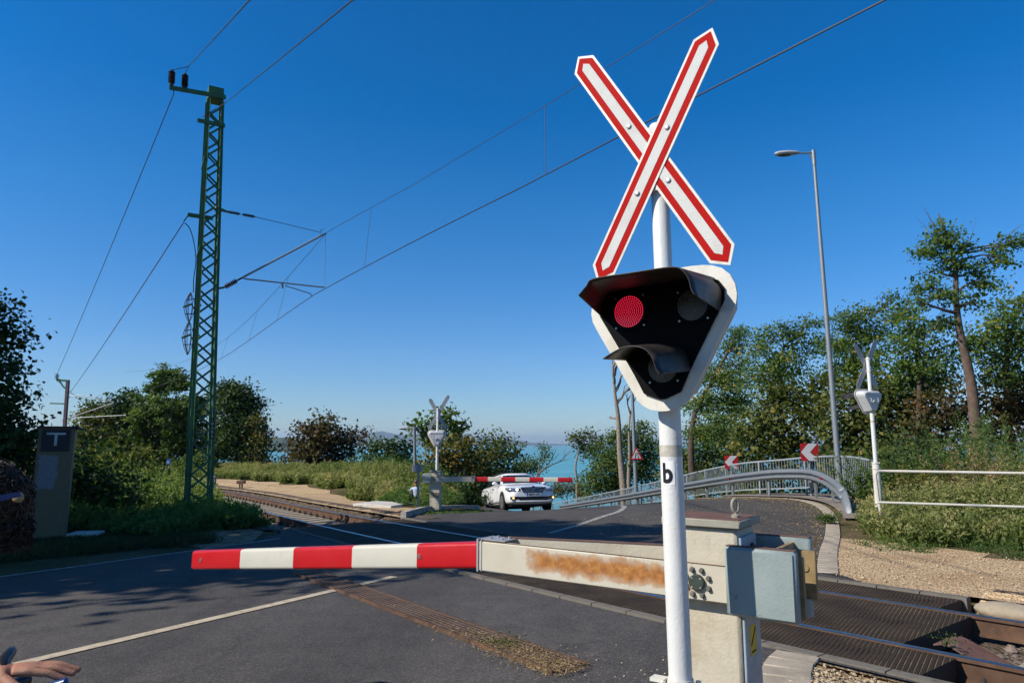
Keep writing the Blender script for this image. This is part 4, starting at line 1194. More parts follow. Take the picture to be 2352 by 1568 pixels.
m = MB(); m.tube([fo + Vector((-4 * S_, 0, -92 * S_)), fo + Vector((110 * S_, 0, -52 * S_))], .045, 6); m.tube([fo + Vector((0, 0, -40 * S_)), fo + Vector((30 * S_, 0, -34 * S_)), fo + Vector((110 * S_, 0, -24 * S_ - 26 * S_))], .03, 5); m.tube([fo + Vector((22 * S_, 0, -86 * S_)), fo + Vector((140 * S_, 0, -80 * S_))], .03, 5); m.build('cantilever_tube', ALU, fmast)
fmW = lambda v: fm + v
def ext(a, b_, d):  # extend the line a->b beyond b by d metres
    return b_ + (b_ - a).normalized() * d
# contact wire follows the track, just off its centre
zc0 = steady.z - tp(tC)[0].z
o_st = (steady - tp(tC)[0]).dot(tnor); o_ms = (mess_p - tp(tC)[0]).dot(tnor); zm0 = mess_p.z - tp(tC)[0].z
def contact(t):
    return track_pt(float(t), float(np.interp(-t, [-9, 8.5, -tC], [.1, .1, o_st])), float(np.interp(-t, [-9, 4.2, 8.5, -tC], [5.86, 5.88, 5.99, zc0])))
cw = [contact(t) for t in np.linspace(9, tC, 18)]
cw2 = [track_pt(float(t), (steady - tp(tC)[0]).dot(tnor) * (t - tF) / (tC - tF), zc0) for t in np.linspace(tC, tF, 14)][1:]
strung('contact_wire', 'lower overhead wire passing behind the middle of the crossed boards', cw + cw2, .011)
# messenger above it
def mess(t):
    return track_pt(float(t), float(np.interp(-t, [-14, 8.5, -tC], [.1, .1, o_ms])), float(np.interp(-t, [-14, .5, 4.1, 8.5, -tC], [7.15, 6.99, 7.05, 7.27, zm0])))
ms = [mess(t) for t in np.linspace(14, tC, 20)]
fz = zc0 + 1.5
ms2 = [track_pt(float(t), (mess_p - tp(tC)[0]).dot(tnor) * (t - tF) / (tC - tF), (mess_p.z - tp(tC)[0].z) - 1.0 * (1 - (1 - 2 * (tC - t) / (tC - tF)) ** 2)) for t in np.linspace(tC, tF, 16)][1:]
strung('messenger_wire', 'thin upper overhead wire meeting the tip of the slanted tube', ms + ms2, .007)
for i, t in enumerate((tC + 3.4, tC + 10.3, tC + 15.5, tC - 4, tC - 8.5, tC - 14)):
    b_ = contact(t) if t > tC else track_pt(float(t), (steady - tp(tC)[0]).dot(tnor) * (t - tF) / (tC - tF), zc0)
    if t > tC: a_ = mess(t)
    else: a_ = track_pt(float(t), (mess_p - tp(tC)[0]).dot(tnor) * (t - tF) / (tC - tF), (mess_p.z - tp(tC)[0].z) - 1.0 * (1 - (1 - 2 * (tC - t) / (tC - tF)) ** 2))
    side = ['just right of the slanted tube tip', 'midway from mast to boards', 'closest to the crossed boards', 'nearest behind the mast', 'second behind the mast', 'third behind the mast'][i]
    strung('dropper_wire', 'short hanging wire between the track wires, ' + side, [a_, b_], .005, 'wire', 'droppers')
def far_sky(px, py, Y): return A(px, py, Y)
i1 = MW @ insP[0]; i2 = MW @ insP[1]
pA = A(433, 153, MF.y - .6)
strung('feeder_wire', 'wire rising to the top edge from the two brown insulators on the mast', [A(640, -72, 6.2), pA, i2 + Vector((0, 0, 0))], .011)
strung('feeder_wire', 'wire sloping down from the mast top insulators to the arm tip of the distant mast', [i1, A(399, 216, MF.y + .2), fmW(fo + Vector((-26 * S_, 0, 16 * S_)))], .013, sag=.004)
strung('feeder_wire', 'wire linking the two insulators on the mast top', [i1, pA], .011)
strung('earth_wire', 'wire rising from the second mast bracket to the top edge', [A(870, -48, 5.8), A(514, 240, MF.y - .35), MW @ Vector((half(b1.z) + .06, b1.y + .1, b1.z + .1))], .011)
strung('earth_wire', 'wire falling from the lower left bracket of the mast towards the distant mast', [MW @ Vector((0, MP(421, 512).y, MP(421, 512).z)), fmW(fo + Vector((0, 0, -40 * S_)))], .013, sag=.004)
strung('earth_wire', 'short wire dropping from the arm of the distant mast into the bushes', [fmW(fo + Vector((-26 * S_, 0, 0))), fmW(fo + Vector((-40 * S_, 6, -75 * S_)))], .016)

# ================================================================== LAMPS
LAMPH = paint('lamp_grey', (.36, .38, .40), .4, var=.08); LAMPG = paint('lamp_glass', (.10, .10, .10), .2, bumps=0)
def lamp_post(label, foot, topz, r0, r1, lean, arm, head, group='street lamps'):
    g = thing('street_lamp', label, 'street lamp', foot, group=group); Hh = topz - foot.z
    m = MB(); m.lathe((0, 0, -.2), (lean[0], lean[1], Hh), [(0, r0 * 1.25), (1.0, r0 * 1.25), (1.02, r0), (Hh + .2 - .5, r1), (Hh + .2 - .5, r1 * 1.25), (Hh + .2, r1 * 1.2)], 16); m.build('pole', ALU, g)
    if arm:
        tp_ = Vector((lean[0], lean[1], Hh)); d = Vector((-1, arm[1], .02)).normalized()
        a = tp_ + Vector((0, 0, -.09)); b_ = a + d * arm[0]
        m = MB(); m.tube([a, b_], r1 * .55, 10); m.bar(a + Vector((0, 0, -.25)), a + d * .18, .02, .04); m.build('arm', ALU, g)
        m = MB(); s = head / 2; n = d.cross(UP)
        rings = []
        for x, ww, zt_, zb_ in ((0, .05, .04, -.03), (.12, .13, .085, -.05), (.45, .17, .10, -.085), (.8, .15, .085, -.10), (.95, .09, .05, -.075), (1, .03, .01, -.03)):
            c = b_ + d * (x * head); sc_ = head / .9
            rings.append([c + n * (ww * sc_ * math.cos(k * math.pi / 6)) + UP * ((zt_ if math.sin(k * math.pi / 6) >= 0 else -zb_) * sc_ * math.sin(k * math.pi / 6)) for k in range(12)])
        m.loft(rings, caps=True); h = m.build('lamp_head', LAMPH, g)
        m = MB(); m.ball(b_ + d * head * .6 + UP * (-.07 * head / .9), .24 * head / .9, 0, 14, 8, (1.1, .5, .22), Matrix.Rotation(math.atan2(d.y, d.x), 3, 'Z')); m.build('diffuser', LAMPG, h)
    return g
foot = G(1932, 1150); tt_ = A(1868, 345, foot.y); 
lamp_post('tall galvanised street lamp at the bend, right of the signal, head pointing left', foot, tt_.z, .088, .05, (tt_.x - foot.x, 0), (.45, .1), .78)
foot = A(955, 1135, 31.); foot.z = tz(foot.x, foot.y) - .4; tt_ = A(952, 979, 31.)
lamp_post('small far street lamp left of the barrier signal, head pointing left over the lake', foot, tt_.z, .085, .06, (tt_.x - foot.x, 0), (.22, .1), .52)
foot = A(1462, 1147, 38.); foot.z = tz(foot.x, foot.y); tt_ = A(1451, 868, foot.y)
lp = lamp_post('grey lamp post behind the guardrail carrying the red-edged warning triangle', foot, tt_.z, .115, .085, (tt_.x - foot.x, 0), None, 0)
# warning triangle on that post
SIGNW = paint('sign_white', (.58, .58, .56), .4, var=.05); SIGNR = paint('sign_red', (.42, .012, .015), .4, var=.05)
def on_post(px, py, Y): return A(px, py, Y)
Y = foot.y - .14
q0, q1, q2 = A(1461, 1026, Y), A(1447, 1055, Y), A(1477, 1055, Y)
c = (q1 + q2) / 2; c.z = (q0.z + 2 * q1.z) / 3
s = (q2 - q1).length * 1.0; hh = q0.z - q1.z
tr = thing('warning_sign', 'red-edged white triangular road-narrows sign on the grey lamp post', 'road sign', c)
def trip(f): return [(0, hh * 2 / 3 * f), (-s / 2 * f, -hh / 3 * f), (s / 2 * f, -hh / 3 * f)]
m = MB(); m.prism(trip(1.0), (0, 0, 0), (1, 0, 0), (0, 0, 1), (0, .02, 0)); m.build('red_border', SIGNR, tr)
m = MB(); m.prism(trip(.70), (0, -.004, 0), (1, 0, 0), (0, 0, 1), (0, .003, 0)); m.build('white_field', SIGNW, tr)
m = MB()
for e in (-1, 1):
    pts = [Vector((e * x * s, -.007, z * hh)) for x, z in ((.07, .24), (.07, .08), (.12, -.02), (.12, -.2))]
    for a, b_ in zip(pts[:-1], pts[1:]): m.bar(a, b_, .003, s * .06, (0, 1, 0))
m.build('symbol', BLACK, tr)
# chevron boards
def chevron(label, x0, y0, x1, y1, footpx):
    f = A(footpx[0], footpx[1], footpx[2]); f.z = tz(f.x, f.y); Y = f.y; a, b_ = A(x0, y0, Y - .06), A(x1, y1, Y - .06)
    wd, hg = b_.x - a.x, a.z - b_.z; c = (a + b_) / 2
    g = thing('chevron_sign', label, 'road sign', (c.x, Y, f.z), group='chevron boards on the bend'); cz_ = c.z - f.z
    m = MB(); m.lathe((0, 0, -.1), (0, 0, 1), [(0, .04), (cz_ + hg * .4, .04)], 12); m.build('post', ALU, g)
    def poly(pp, y, d): 
        return [((u - .5) * wd, (.5 - v) * hg) for u, v in pp], (0, y, cz_), (1, 0, 0), (0, 0, 1), (0, d, 0)
    m = MB(); m.prism(*poly([(0, 0), (1, 0), (1, 1), (0, 1)], -.06, .012)); bd = m.build('board', SIGNR, g)
    m = MB(); m.prism(*poly([(.45, .005), (.97, .005), (.52, .5), (.99, .995), (.45, .995), (.01, .5)], -.064, .0035)); m.build('white_chevron', SIGNW, bd)
chevron('larger red and white chevron board, the right one on the bend beside the tall lamp', 1838, 1018, 1881, 1058, (1858, 1130, 22.6))
chevron('smaller red and white chevron board, the left one farther down the bend', 1664, 1046, 1696, 1076, (1682, 1124, 27.0))
# small signs
p = A(388, 1100, 40); p.z = tz(p.x, p.y)
g = thing('blue_sign', 'small blue sign with white arrow on two thin posts before the left trees', 'sign', p)
c = A(388, 1060, 40) - p
for e in (-1, 1):
    m = MB(); m.lathe((c.x + e * .13, 0, 0), (0, 0, 1), [(0, .02), (c.z, .02)], 8); m.build('post', ALU, g)
m = MB(); m.box((c.x, -.03, c.z), (.2, .02, .30)); m.box((c.x, -.028, c.z), (.26, .012, .30)); b_ = m.build('panel', paint('sign_blue', (.03, .10, .35), .4), g)
m = MB(); m.box((c.x - .03, -.042, c.z - .02), (.08, .003, .07)); m.prism([(0, .06), (.07, 0), (0, -.06)], (c.x, -.043, c.z - .02), (1, 0, 0), (0, 0, 1), (0, .003, 0)); m.build('arrow', SIGNW, b_)
p = A(960, 1140, 19.6); p.z = tz(p.x, p.y) - .1; c = A(958, 1075, 19.6) - p; tpz = A(960, 1064, 19.6).z - p.z
g = thing('road_sign', 'grey back of a small rectangular sign on a thin post left of the far barrier', 'road sign', p)
m = MB(); m.lathe((0, 0, 0), (0, 0, 1), [(0, .03), (tpz, .03)], 10); m.build('post', ALU, g)
m = MB(); m.box((c.x, .05, c.z), (.31, .015, .19)); m.build('panel', GREYB, g)
p = A(487, 1128, 21.5); p.z = tz(p.x, p.y) - .1
g = thing('kilometre_post', 'white kilometre post with dark plate reading 10 behind the mast foot', 'distance post', p)
c = A(487, 1104, 21.5) - p; tz_ = A(487, 1092, 21.5).z - p.z
m = MB(); m.box((0, 0, tz_ / 2), (.16, .12, tz_), bev=.02); m.build('post', CONC_P, g)
m = MB(); m.box((c.x + .05, -.07, c.z), (.22, .015, .2)); q = m.build('plate', paint('plate_navy', (.03, .03, .05), .5), g)
text_part('numeral', '10', .15, SIGNW, q, (c.x + .05, -.079, c.z), (1, 0, 0), (0, 0, 1))
p = G(553, 1122)
g = thing('trackside_box', 'small rusty box on short legs standing on the gravel beside the track', 'trackside box', p)
m = MB(); m.box((0, 0, .33), (.42, .22, .16), bev=.02); m.build('housing', LIDR, g)
for dx, dy in ((-.06, -.06), (.06, -.06), (-.06, .06), (.06, .06)):
    m = MB(); m.bar((dx, dy, -.05), (dx, dy, .26), .03, .03, (1, 0, 0)); m.build('leg', STEEL_D, g)

# ================================================================== FENCE, GUARDRAIL, RAILING
def fence_pts(px, h):
    return [G(x, y, h) for x, y in px]
FL = smooth_line([A(x, y, Y) - UP * 1.1 for x, y, Y in [(2003, 1057, 18.6), (1965, 1050, 19.8), (1930, 1047, 21), (1890, 1047.5, 22), (1850, 1050, 23), (1800, 1055, 24), (1750, 1059, 25), (1700, 1064, 26), (1640, 1075, 28.5), (1600, 1084, 30.5), (1530, 1101, 34.5), (1461, 1117, 39), (1380, 1134, 45), (1300, 1150, 51), (1220, 1164, 57)]], 6)
FL = resample(FL, .28)
fen = thing('pedestrian_fence', 'grey steel fence of thin upright bars curving along the outside of the bend', 'fence', tuple(FL[0]))
fo_ = Vector(fen.location); FENM = paint('fence_grey', (.30, .34, .36), .5, metal=.25, var=.1, scale=3, dirt=(.22, .24, .25), dirt_amt=.3)
FZ = [p - fo_ for p in FL]
for nm, z, ww, hh in (('top_rail', 1.1, .05, .05), ('bottom_rail', .12, .03, .045)):
    m = MB()
    for a, b_ in zip(FZ[:-1], FZ[1:]): m.bar(a + UP * z, b_ + UP * z, ww, hh)
    m.build(nm, FENM, fen)
m = MB(); nb_ = 0
for i in range(len(FZ) - 1):
    for k in (0., .5):
        q = FZ[i].lerp(FZ[i + 1], k); m.bar(q + UP * .12, q + UP * 1.08, .016, .016, (1, 0, 0)); nb_ += 1
        if nb_ <= 99: m.build('upright_bar', FENM, fen, fix=False); m = MB()
o = m.build('distant_upright_bars', FENM, fen); o['kind'] = 'stuff'
for i in range(0, len(FZ), 8):
    q = FZ[i]; d = (FZ[min(i + 1, len(FZ) - 1)] - FZ[max(i - 1, 0)]).normalized()
    m = MB(); m.bar(q + UP * -.2, q + UP * 1.1, .06, .06, d); m.build('post', FENM, fen)
GL = resample(smooth_line([A(x, y, Y) - UP * .75 for x, y, Y in [(1939, 1122, 17.2), (1922, 1106, 18.4), (1890, 1087, 20.5), (1850, 1077.5, 22), (1780, 1078, 23), (1725, 1084, 24), (1675, 1091, 25.3), (1573, 1109, 29), (1520, 1119, 31.5), (1400, 1141, 39), (1286, 1160, 47)]], 6), .5)
grd = thing('guardrail', 'galvanised corrugated guardrail on posts sweeping round the bend before the fence', 'guardrail', tuple(GL[0]))
go2 = Vector(grd.location); GZ_ = [p - go2 for p in GL]
wprof = [(.02, .165), (-.012, .155), (-.05, .12), (-.10, .10), (-.10, .065), (-.05, .04), (.015, .02), (.015, -.02), (-.05, -.04), (-.10, -.065), (-.10, -.10), (-.05, -.12), (-.012, -.155), (.02, -.165)]
rings = []
for i, p in enumerate(GZ_):
    d = (GZ_[min(i + 1, len(GZ_) - 1)] - GZ_[max(i - 1, 0)]); d.z = 0; d.normalize(); n = Vector((-d.y, d.x, 0))     # left of travel = towards road
    rings.append([p + n * -(a - .0) * 1 + UP * (.595 + b_) for a, b_ in wprof])
m = MB(); m.loft(rings, closed=False); bm = m.build('beam', ALU, grd); md = bm.modifiers.new('thickness', 'SOLIDIFY'); md.thickness = .004
# turned-down end piece
d0 = (GZ_[0] - GZ_[1]); d0.z = 0; d0.normalize(); n0 = Vector((d0.y, -d0.x, 0)) 
m = MB(); er = []
for s, dz, f in ((0, 0, 1), (.35, -.06, 1.0), (.75, -.26, .95), (.95, -.42, .85), (1.0, -.50, .4)):
    er.append([GZ_[0] + d0 * s - n0 * (a) + UP * (.595 + dz + b_ * f) for a, b_ in wprof])
m.loft(er, closed=False); en = m.build('end_piece', ALU, grd); md = en.modifiers.new('thickness', 'SOLIDIFY'); md.thickness = .004
for i in range(1, len(GZ_), 4 if True else 2):
    d = (GZ_[min(i + 1, len(GZ_) - 1)] - GZ_[i - 1]); d.z = 0; d.normalize(); n = Vector((-d.y, d.x, 0)); q = GZ_[i] - n * .06
    m = MB(); m.bar(q + UP * -.2, q + UP * .70, .10, .012, n); m.bar(q + UP * -.2 + d * .05, q + UP * .7 + d * .05, .012, .06, n); m.bar(q + UP * -.2 - d * .05, q + UP * .7 - d * .05, .012, .06, n); m.build('post', ALU, grd)
for px, py in ((1680, 1107), (1886, 1106)):
    k = min(range(len(GL)), key=lambda i: abs(CX + F * GL[i].x / (GL[i].y * ct + (GL[i].z + .6) * st) - px))
    d = (GZ_[min(k + 1, len(GZ_) - 1)] - GZ_[max(k - 1, 0)]); d.z = 0; d.normalize(); n = Vector((-d.y, d.x, 0))
    m = MB(); m.prism([(0, .055), (.08, .02), (.08, -.02), (0, -.055)], GZ_[k] + UP * .595 + n * .012, n, (0, 0, 1), d * .012); m.build('red_reflector', SIGNR, grd)
# white tube railing
y0 = 12.2
ra_, rb_ = A(2010, 1081, y0), A(2352, 1084, 11.3); rd = (rb_ - ra_); rd.z = 0; rd.normalize()
ft = Vector((ra_.x, ra_.y, tz(ra_.x, ra_.y))); g = thing('tube_railing', 'white tube railing with two rails in the weeds on the right', 'railing', ft)
RAILW = paint('railing_white', (.52, .50, .44), .5, var=.08, scale=6, dirt=(.42, .36, .27), dirt_amt=.4, dirt_scale=12)
h1 = ra_.z - ft.z; h2 = A(2020, 1153, y0).z - ft.z; LN = 9.
sl1 = (A(2352, 1084, 11.3).z - ra_.z) / (rb_ - ra_).length; 
m = MB(); m.tube([Vector((.12, 0, -.3)) - rd * .0, Vector((.02, 0, h2)), Vector((0, 0, h1 - .08))] + [Vector((0, 0, h1 - .08)) + Vector((0, 0, .08 * math.sin(a))) + rd * (.08 * (1 - math.cos(a))) for a in (.4, .8, 1.2, 1.57)] + [rd * LN + UP * (h1 - .01)], .024, 10); m.build('top_rail', RAILW, g)
m = MB(); m.tube([UP * h2, rd * LN + UP * (h2 - .0)], .022, 10); m.build('lower_rail', RAILW, g)
for k in (4.1, 8.2):
    q = rd * k; m = MB(); m.tube([q + UP * -.4, q + UP * (h1 - .01)], .024, 10); m.build('post', RAILW, g)
# steel ramp plate in the track
p, d, n = tp(1.66, -.24, -.03)
r = thing('deflector_plate', 'sloping rusty steel plate between the rails at the right end of the crossing', 'steel plate', p, (0, 0, math.atan2(d.y, d.x)))
m = MB(); m.loft([[(-.10, y, -.012), (-.02, y, .008), (.02, y, 0), (.42, y, -.165), (.42, y, -.175), (.02, y, -.01), (-.02, y, -.002), (-.10, y, -.022)] for y in (-.17, .17)], caps=True, smooth=False); m.build('plate', LIDR, r)
m = MB(); m.tube([(.03, -.42, -.09), (.03, -.17, -.09)], .014, 8); m.lathe((.03, -.32, -.09), (0, -1, 0), [(0, .028), (.025, .028)], 6); m.build('fixing_rod', BOLT, r)
# shoulder of set concrete at the panel end
p = tqv(1.62, .66); m = MB(); z = tz(p.x, p.y)
m.ball((p.x, p.y, z - .06), .22, 0, 18, 10, (1.35, .75, .42), Matrix.Rotation(-.84, 3, 'Z'))
o = m.build('concrete_lump', paint('lump_concrete', (.30, .25, .185), .95, var=.25, scale=4, grain=30, bumps=.6, dirt=(.20, .15, .09), dirt_amt=.5)); tag(o, 'rounded grey-brown lump of set concrete at the far right end of the rubber strips', 'concrete lump')
# slabs
def slab(label, px, w, dpt, rz, mat=CONC_P, h=.1):
    p = G(*px); m = MB(); m.box((0, 0, .02), (w, dpt, h), bev=.015)
    o = m.build('concrete_slab', mat); o.location = (p.x, p.y, p.z + .03); o.rotation_euler = (0, 0, rz); tag(o, label, 'concrete slab'); return o
slab('pale flat concrete slab in the gravel left of the far barrier', (880, 1163), 1.5, 1.1, -.5, h=.12)
slab('white concrete slab half hidden in dark grass at the mast foot, beside the rail', (528, 1185), 1.2, .7, -.6, h=.2)
slab('grey slab lying in shaded grass right of the cabinet with letter T', (196, 1233), .55, .5, .2)
# T cabinet
p = G(106, 1240); Y = p.y
a, b_ = A(66, 982, Y), A(148, 982, Y); wd = b_.x - a.x; hg = a.z - p.z
wd *= .86; g = thing('relay_cabinet', 'tall beige cabinet in the shade with a black board reading T', 'cabinet', (p.x, p.y, p.z), (0, 0, .50))
def m_tcab():
    m, t, o = nt('beige_cabinet'); b = N(t, 'ShaderNodeBsdfPrincipled', Roughness=.6); v = coords(t)
    sp = N(t, 'ShaderNodeSeparateXYZ'); L(t, v, sp.inputs[0]); n = noise(t, v, 7, 7, .7); n2 = noise(t, v, 16, 5, .7)
    def mth(op, a, b_):
        k = N(t, 'ShaderNodeMath', _operation=op)
        for i, q in enumerate((a, b_)):
            if hasattr(q, 'is_linked'): L(t, q, k.inputs[i])
            else: k.inputs[i].default_value = q
        return k.outputs[0]
    dx = mth('SUBTRACT', wd * .28, mth('ABSOLUTE', mth('ADD', sp.outputs[0], wd * .16), 0.)); dz = mth('SUBTRACT', .34, mth('ABSOLUTE', mth('SUBTRACT', sp.outputs[2], hg * .60), 0.))
    mk = mth('ADD', mth('MINIMUM', dx, dz), mth('MULTIPLY', mth('SUBTRACT', n.outputs[0], .5), .22))
    f = ramp(t, mk, [(.0, (0, 0, 0)), (.03, (1, 1, 1))]).outputs[0]
    base = ramp(t, n.outputs[0], [(.3, (.125, .092, .045)), (.7, (.16, .118, .06))]).outputs[0]
    pt = ramp(t, n2.outputs[0], [(.3, (.14, .137, .145)), (.7, (.21, .205, .215))]).outputs[0]
    L(t, mixc(t, f, base, pt), b.inputs['Base Color']); L(t, b.outputs[0], o.inputs[0]); return m
m = MB(); m.box((0, .25, hg / 2 - .1), (wd, .5, hg + .2), bev=.01); m.build('body', m_tcab(), g)
m = MB(); m.box((.02, .25, hg + .015), (wd + .08, .62, .03)); m.box((wd / 2 + .10, .2, hg - .02), (.16, .3, .03)); m.build('roof', STEEL_D, g)
bz = A(116, 1011, Y).z - p.z; s = wd * .77
m = MB(); m.box((0, -.012, bz), (s, .02, s * .92)); bd = m.build('board', paint('board_black', (.008, .008, .016), .5, bumps=0), g)
m = MB(); m.box((-.0, -.0235, bz + s * .28), (s * .68, .003, s * .085)); m.box((0, -.0235, bz + s * .01), (s * .10, .003, s * .46)); m.build('letter', paint('letter_pale', (.42, .47, .47), .5), bd)
# loose white stones by the mast
for i, (px, py, r) in enumerate(((370, 1216, .09),)):
    p = G(px, py); m = MB(); m.ball((0, 0, .04), r, 0, 10, 7, (1.3, 1, .7)); o = m.build('white_stone', CONC_P); o.location = p; tag(o, 'white stone lying in the dark grass left of the mast', 'stone')
# ================================================================== CAR (x forward, y to its left, z up)
CARW = paint('car_white', (.78, .78, .77), .18, var=.02, bumps=0, spec=.5, coat=.6)
GLASS = paint('car_glass', (.015, .022, .03), .06, var=.1, bumps=0, spec=.7)
TYRE = paint('tyre', (.015, .015, .016), .85, var=.2); RIM = paint('alloy', (.42, .42, .43), .3, metal=.8, var=.1, bumps=0)
CHROME = paint('chrome', (.6, .6, .62), .12, metal=1., var=.05, bumps=0); TRIM = paint('black_trim', (.010, .010, .012), .5, bumps=0)
def car(loc, yaw, normal):
    g = thing('estate_car', 'white estate car coming up to the crossing behind the far barrier', 'car', loc)
    f = Vector((math.cos(yaw), math.sin(yaw), 0)); nz = normal.normalized(); f = (f - nz * f.dot(nz)).normalized(); l = nz.cross(f)
    g.rotation_euler = Matrix((f, l, nz)).transposed().to_euler()
    ST_ = [(2.42, .58, .36, .66), (2.40, .70, .28, .70), (2.32, .80, .22, .745), (2.15, .87, .19, .80), (1.85, .90, .19, .865), (1.45, .908, .19, .925), (1.10, .908, .19, .975), (.7, .908, .19, .995), (0, .908, .19, 1.0), (-1, .908, .19, 1.015), (-1.7, .905, .2, 1.03), (-2.15, .88, .24, 1.03), (-2.36, .82, .30, .98), (-2.42, .72, .42, .86)]
    rings = []
    for x, w_, zb, zt_ in ST_:
        half_ = [(0, zb), (w_ * .80, zb), (w_ * .96, zb + .07), (w_, zb + .22), (w_, (zb + zt_) / 2 + .06), (w_ * .985, zt_ - .16), (w_ * .93, zt_ - .04), (w_ * .82, zt_), (w_ * .4, zt_ + .03), (0, zt_ + .035)]
        rings.append([(x, y, z) for y, z in half_] + [(x, -y, z) for y, z in reversed(half_[1:-1])])
    m = MB(); m.loft(rings, caps=True); body = m.build('body', CARW, g)
    md = body.modifiers.new('sub', 'SUBSURF'); md.levels = 1; md.render_levels = 2
    # cabin
    base = [(1.18, .0), (1.02, .55), (.80, .78), (-.4, .80), (-1.6, .78), (-2.20, .66), (-2.28, 0)]
    top = [(.30, .0), (.26, .42), (.12, .57), (-.5, .60), (-1.5, .585), (-1.98, .50), (-2.02, 0)]
    def full(r, z): return [(x, y, z(x)) for x, y in r] + [(x, -y, z(x)) for x, y in reversed(r[1:-1])]
    B = full(base, lambda x: .985); T = full(top, lambda x: 1.425 - .03 * ((x + .6) / 1.4) ** 2)
    T2 = [(x * .93 - .04, y * .80, z + .045) for x, y, z in T]
    m = MB(); m.loft([B, T, T2], smooth=True); m.add(T2, [tuple(range(len(T2)))], smooth=True); m.build('cabin', CARW, g)
    def quad(i, j, a0, a1, b0, b1, push):
        p = [Vector(B[i]), Vector(B[j]), Vector(T[j]), Vector(T[i])]
        def bl(u, v): return p[0].lerp(p[1], u).lerp(p[3].lerp(p[2], u), v)
        q = [bl(a0, b0), bl(a1, b0), bl(a1, b1), bl(a0, b1)]; n = (q[1] - q[0]).cross(q[3] - q[0]).normalized()
        if n.dot((q[0] + q[2]) / 2 - Vector((-.6, 0, 1.1))) < 0: n = -n
        return [k + n * push for k in q]
    def pane(name, quads, mat=GLASS):
        m = MB()
        for q in quads: m.add(q, [(0, 1, 2, 3)])
        return m.build(name, mat, g)
    n_ = len(B)
    pane('windscreen', [quad(0, 1, 0, 1, .10, .90, .012), quad(0, n_ - 1, 0, 1, .10, .90, .012), quad(1, 2, 0, .72, .10, .88, .012), quad(n_ - 1, n_ - 2, 0, .72, .10, .88, .012)])
    for sgn in (0, 1):
        k = (lambda i: i) if sgn == 0 else (lambda i: n_ - i)
        pane('side_window', [quad(k(2), k(3), .10, 1, .06, .88, .008)])
        pane('side_window', [quad(k(3), k(4), .06, .96, .06, .88, .008)])
        pane('side_window', [quad(k(4), k(5), .06, .9, .06, .88, .008)])
        s = 1 if sgn == 0 else -1
        m = MB(); m.tube(smooth_line([Vector((.12, s * .50, 1.455)), Vector((-.1, s * .535, 1.50)), Vector((-1.5, s * .535, 1.50)), Vector((-1.8, s * .48, 1.44))], 5), .02, 8); m.build('roof_rail', TRIM, g)
        m = MB(); m.ball((.72, s * 1.0, 1.04), .115, 0, 12, 8, (.6, .95, .62)); m.bar((.70, s * .86, 1.0), (.70, s * .96, 1.0), .05, .04); mr = m.build('mirror', CARW, g)
        for x in (.05, -.98):
            m = MB(); m.box((x, s * .915, .86), (.2, .02, .035), bev=.006); m.build('door_handle', CHROME, g)
        m = MB()
        for x in (.66, -.38, -1.34): m.box((x, s * .9075, .62), (.010, .006, .66))
        m.box((-.3, s * .911, .36), (2.3, .012, .05)); m.build('door_seam', paint('seam_grey', (.25, .25, .26), .5, bumps=0), g)
        # headlamp
        m = MB(); q = [(2.355, .50), (2.30, .74), (2.06, .893), (1.98, .895)]
        lo_ = [(x + .012, s * y, .70 - .03 * i) if i < 2 else (x, s * (y + .006), .69 + .03 * (i - 2)) for i, (x, y) in enumerate(q)]; hi_ = [(x - .06 if i < 2 else x - .01, s * (y - .01 * (i == 0)), .79 + .012 * i) for i, (x, y) in enumerate(q)]
        lo_ = [(2.405, s * .47, .655), (2.37, s * .70, .645), (2.20, s * .868, .66), (2.02, s * .915, .72)]
        hi_ = [(2.365, s * .47, .742), (2.31, s * .70, .765), (2.13, s * .872, .795), (1.98, s * .913, .80)]
        m.loft([lo_, hi_], closed=False); hl = m.build('headlight', paint('lamp_clear', (.22, .23, .25), .1, metal=.5, var=.4, scale=14, bumps=0), g); 
        md = hl.modifiers.new('t', 'SOLIDIFY'); md.thickness = .02; md.offset = 1
        for yy in (.60, .74):
            m = MB(); m.lathe((2.385 - (yy - .6) * .55, s * yy, .71), (1, s * .3, 0), [(0, .045), (.03, .045), (.034, .02)], 14)
            m.build('bulb', emis('lit_headlamp', (1, .97, .9), 3.) if (yy == .60 and s < 0) else CHROME, hl)
        m = MB(); m.loft([[(2.415, s * .56, .37), (2.36, s * .76, .37), (2.30, s * .83, .37)], [(2.425, s * .56, .47), (2.37, s * .76, .47), (2.31, s * .835, .47)]], closed=False); fl = m.build('fog_light', TRIM, g)
        md = fl.modifiers.new('t', 'SOLIDIFY'); md.thickness = .02; md.offset = 1
        m = MB(); m.lathe((2.385, s * .745, .42), (1, s * .25, 0), [(0, .04), (.025, .04), (.03, .01)], 14); m.build('bulb', emis('lit_foglamp', (1, .62, .25), 1.6), fl)
        for x in (1.38, -1.38):
            m = MB(); m.lathe((x, s * .902, .33), (0, s, 0), [(0, .385), (.012, .385), (.014, .37)], 28); m.build('wheel_arch', TRIM, g)
            m = MB(); m.lathe((x, s * .70, .325), (0, s, 0), [(0, .30), (.02, .325), (.20, .325), (.225, .30), (.226, .23)], 28); wh = m.build('wheel', TYRE, g)
            m = MB(); m.lathe((x, s * .924, .325), (0, s, 0), [(0, .235), (.004, .235), (.005, .205)], 28)
            for k in range(7):
                a = 2 * math.pi * k / 7; m.bar((x, s * .934, .325), (x + math.cos(a) * .215, s * .930, .325 + math.sin(a) * .215), .045, .012, (0, 1, 0))
            m.lathe((x, s * .928, .325), (0, s, 0), [(0, .05), (.012, .045)], 12); m.build('rim', RIM, wh)
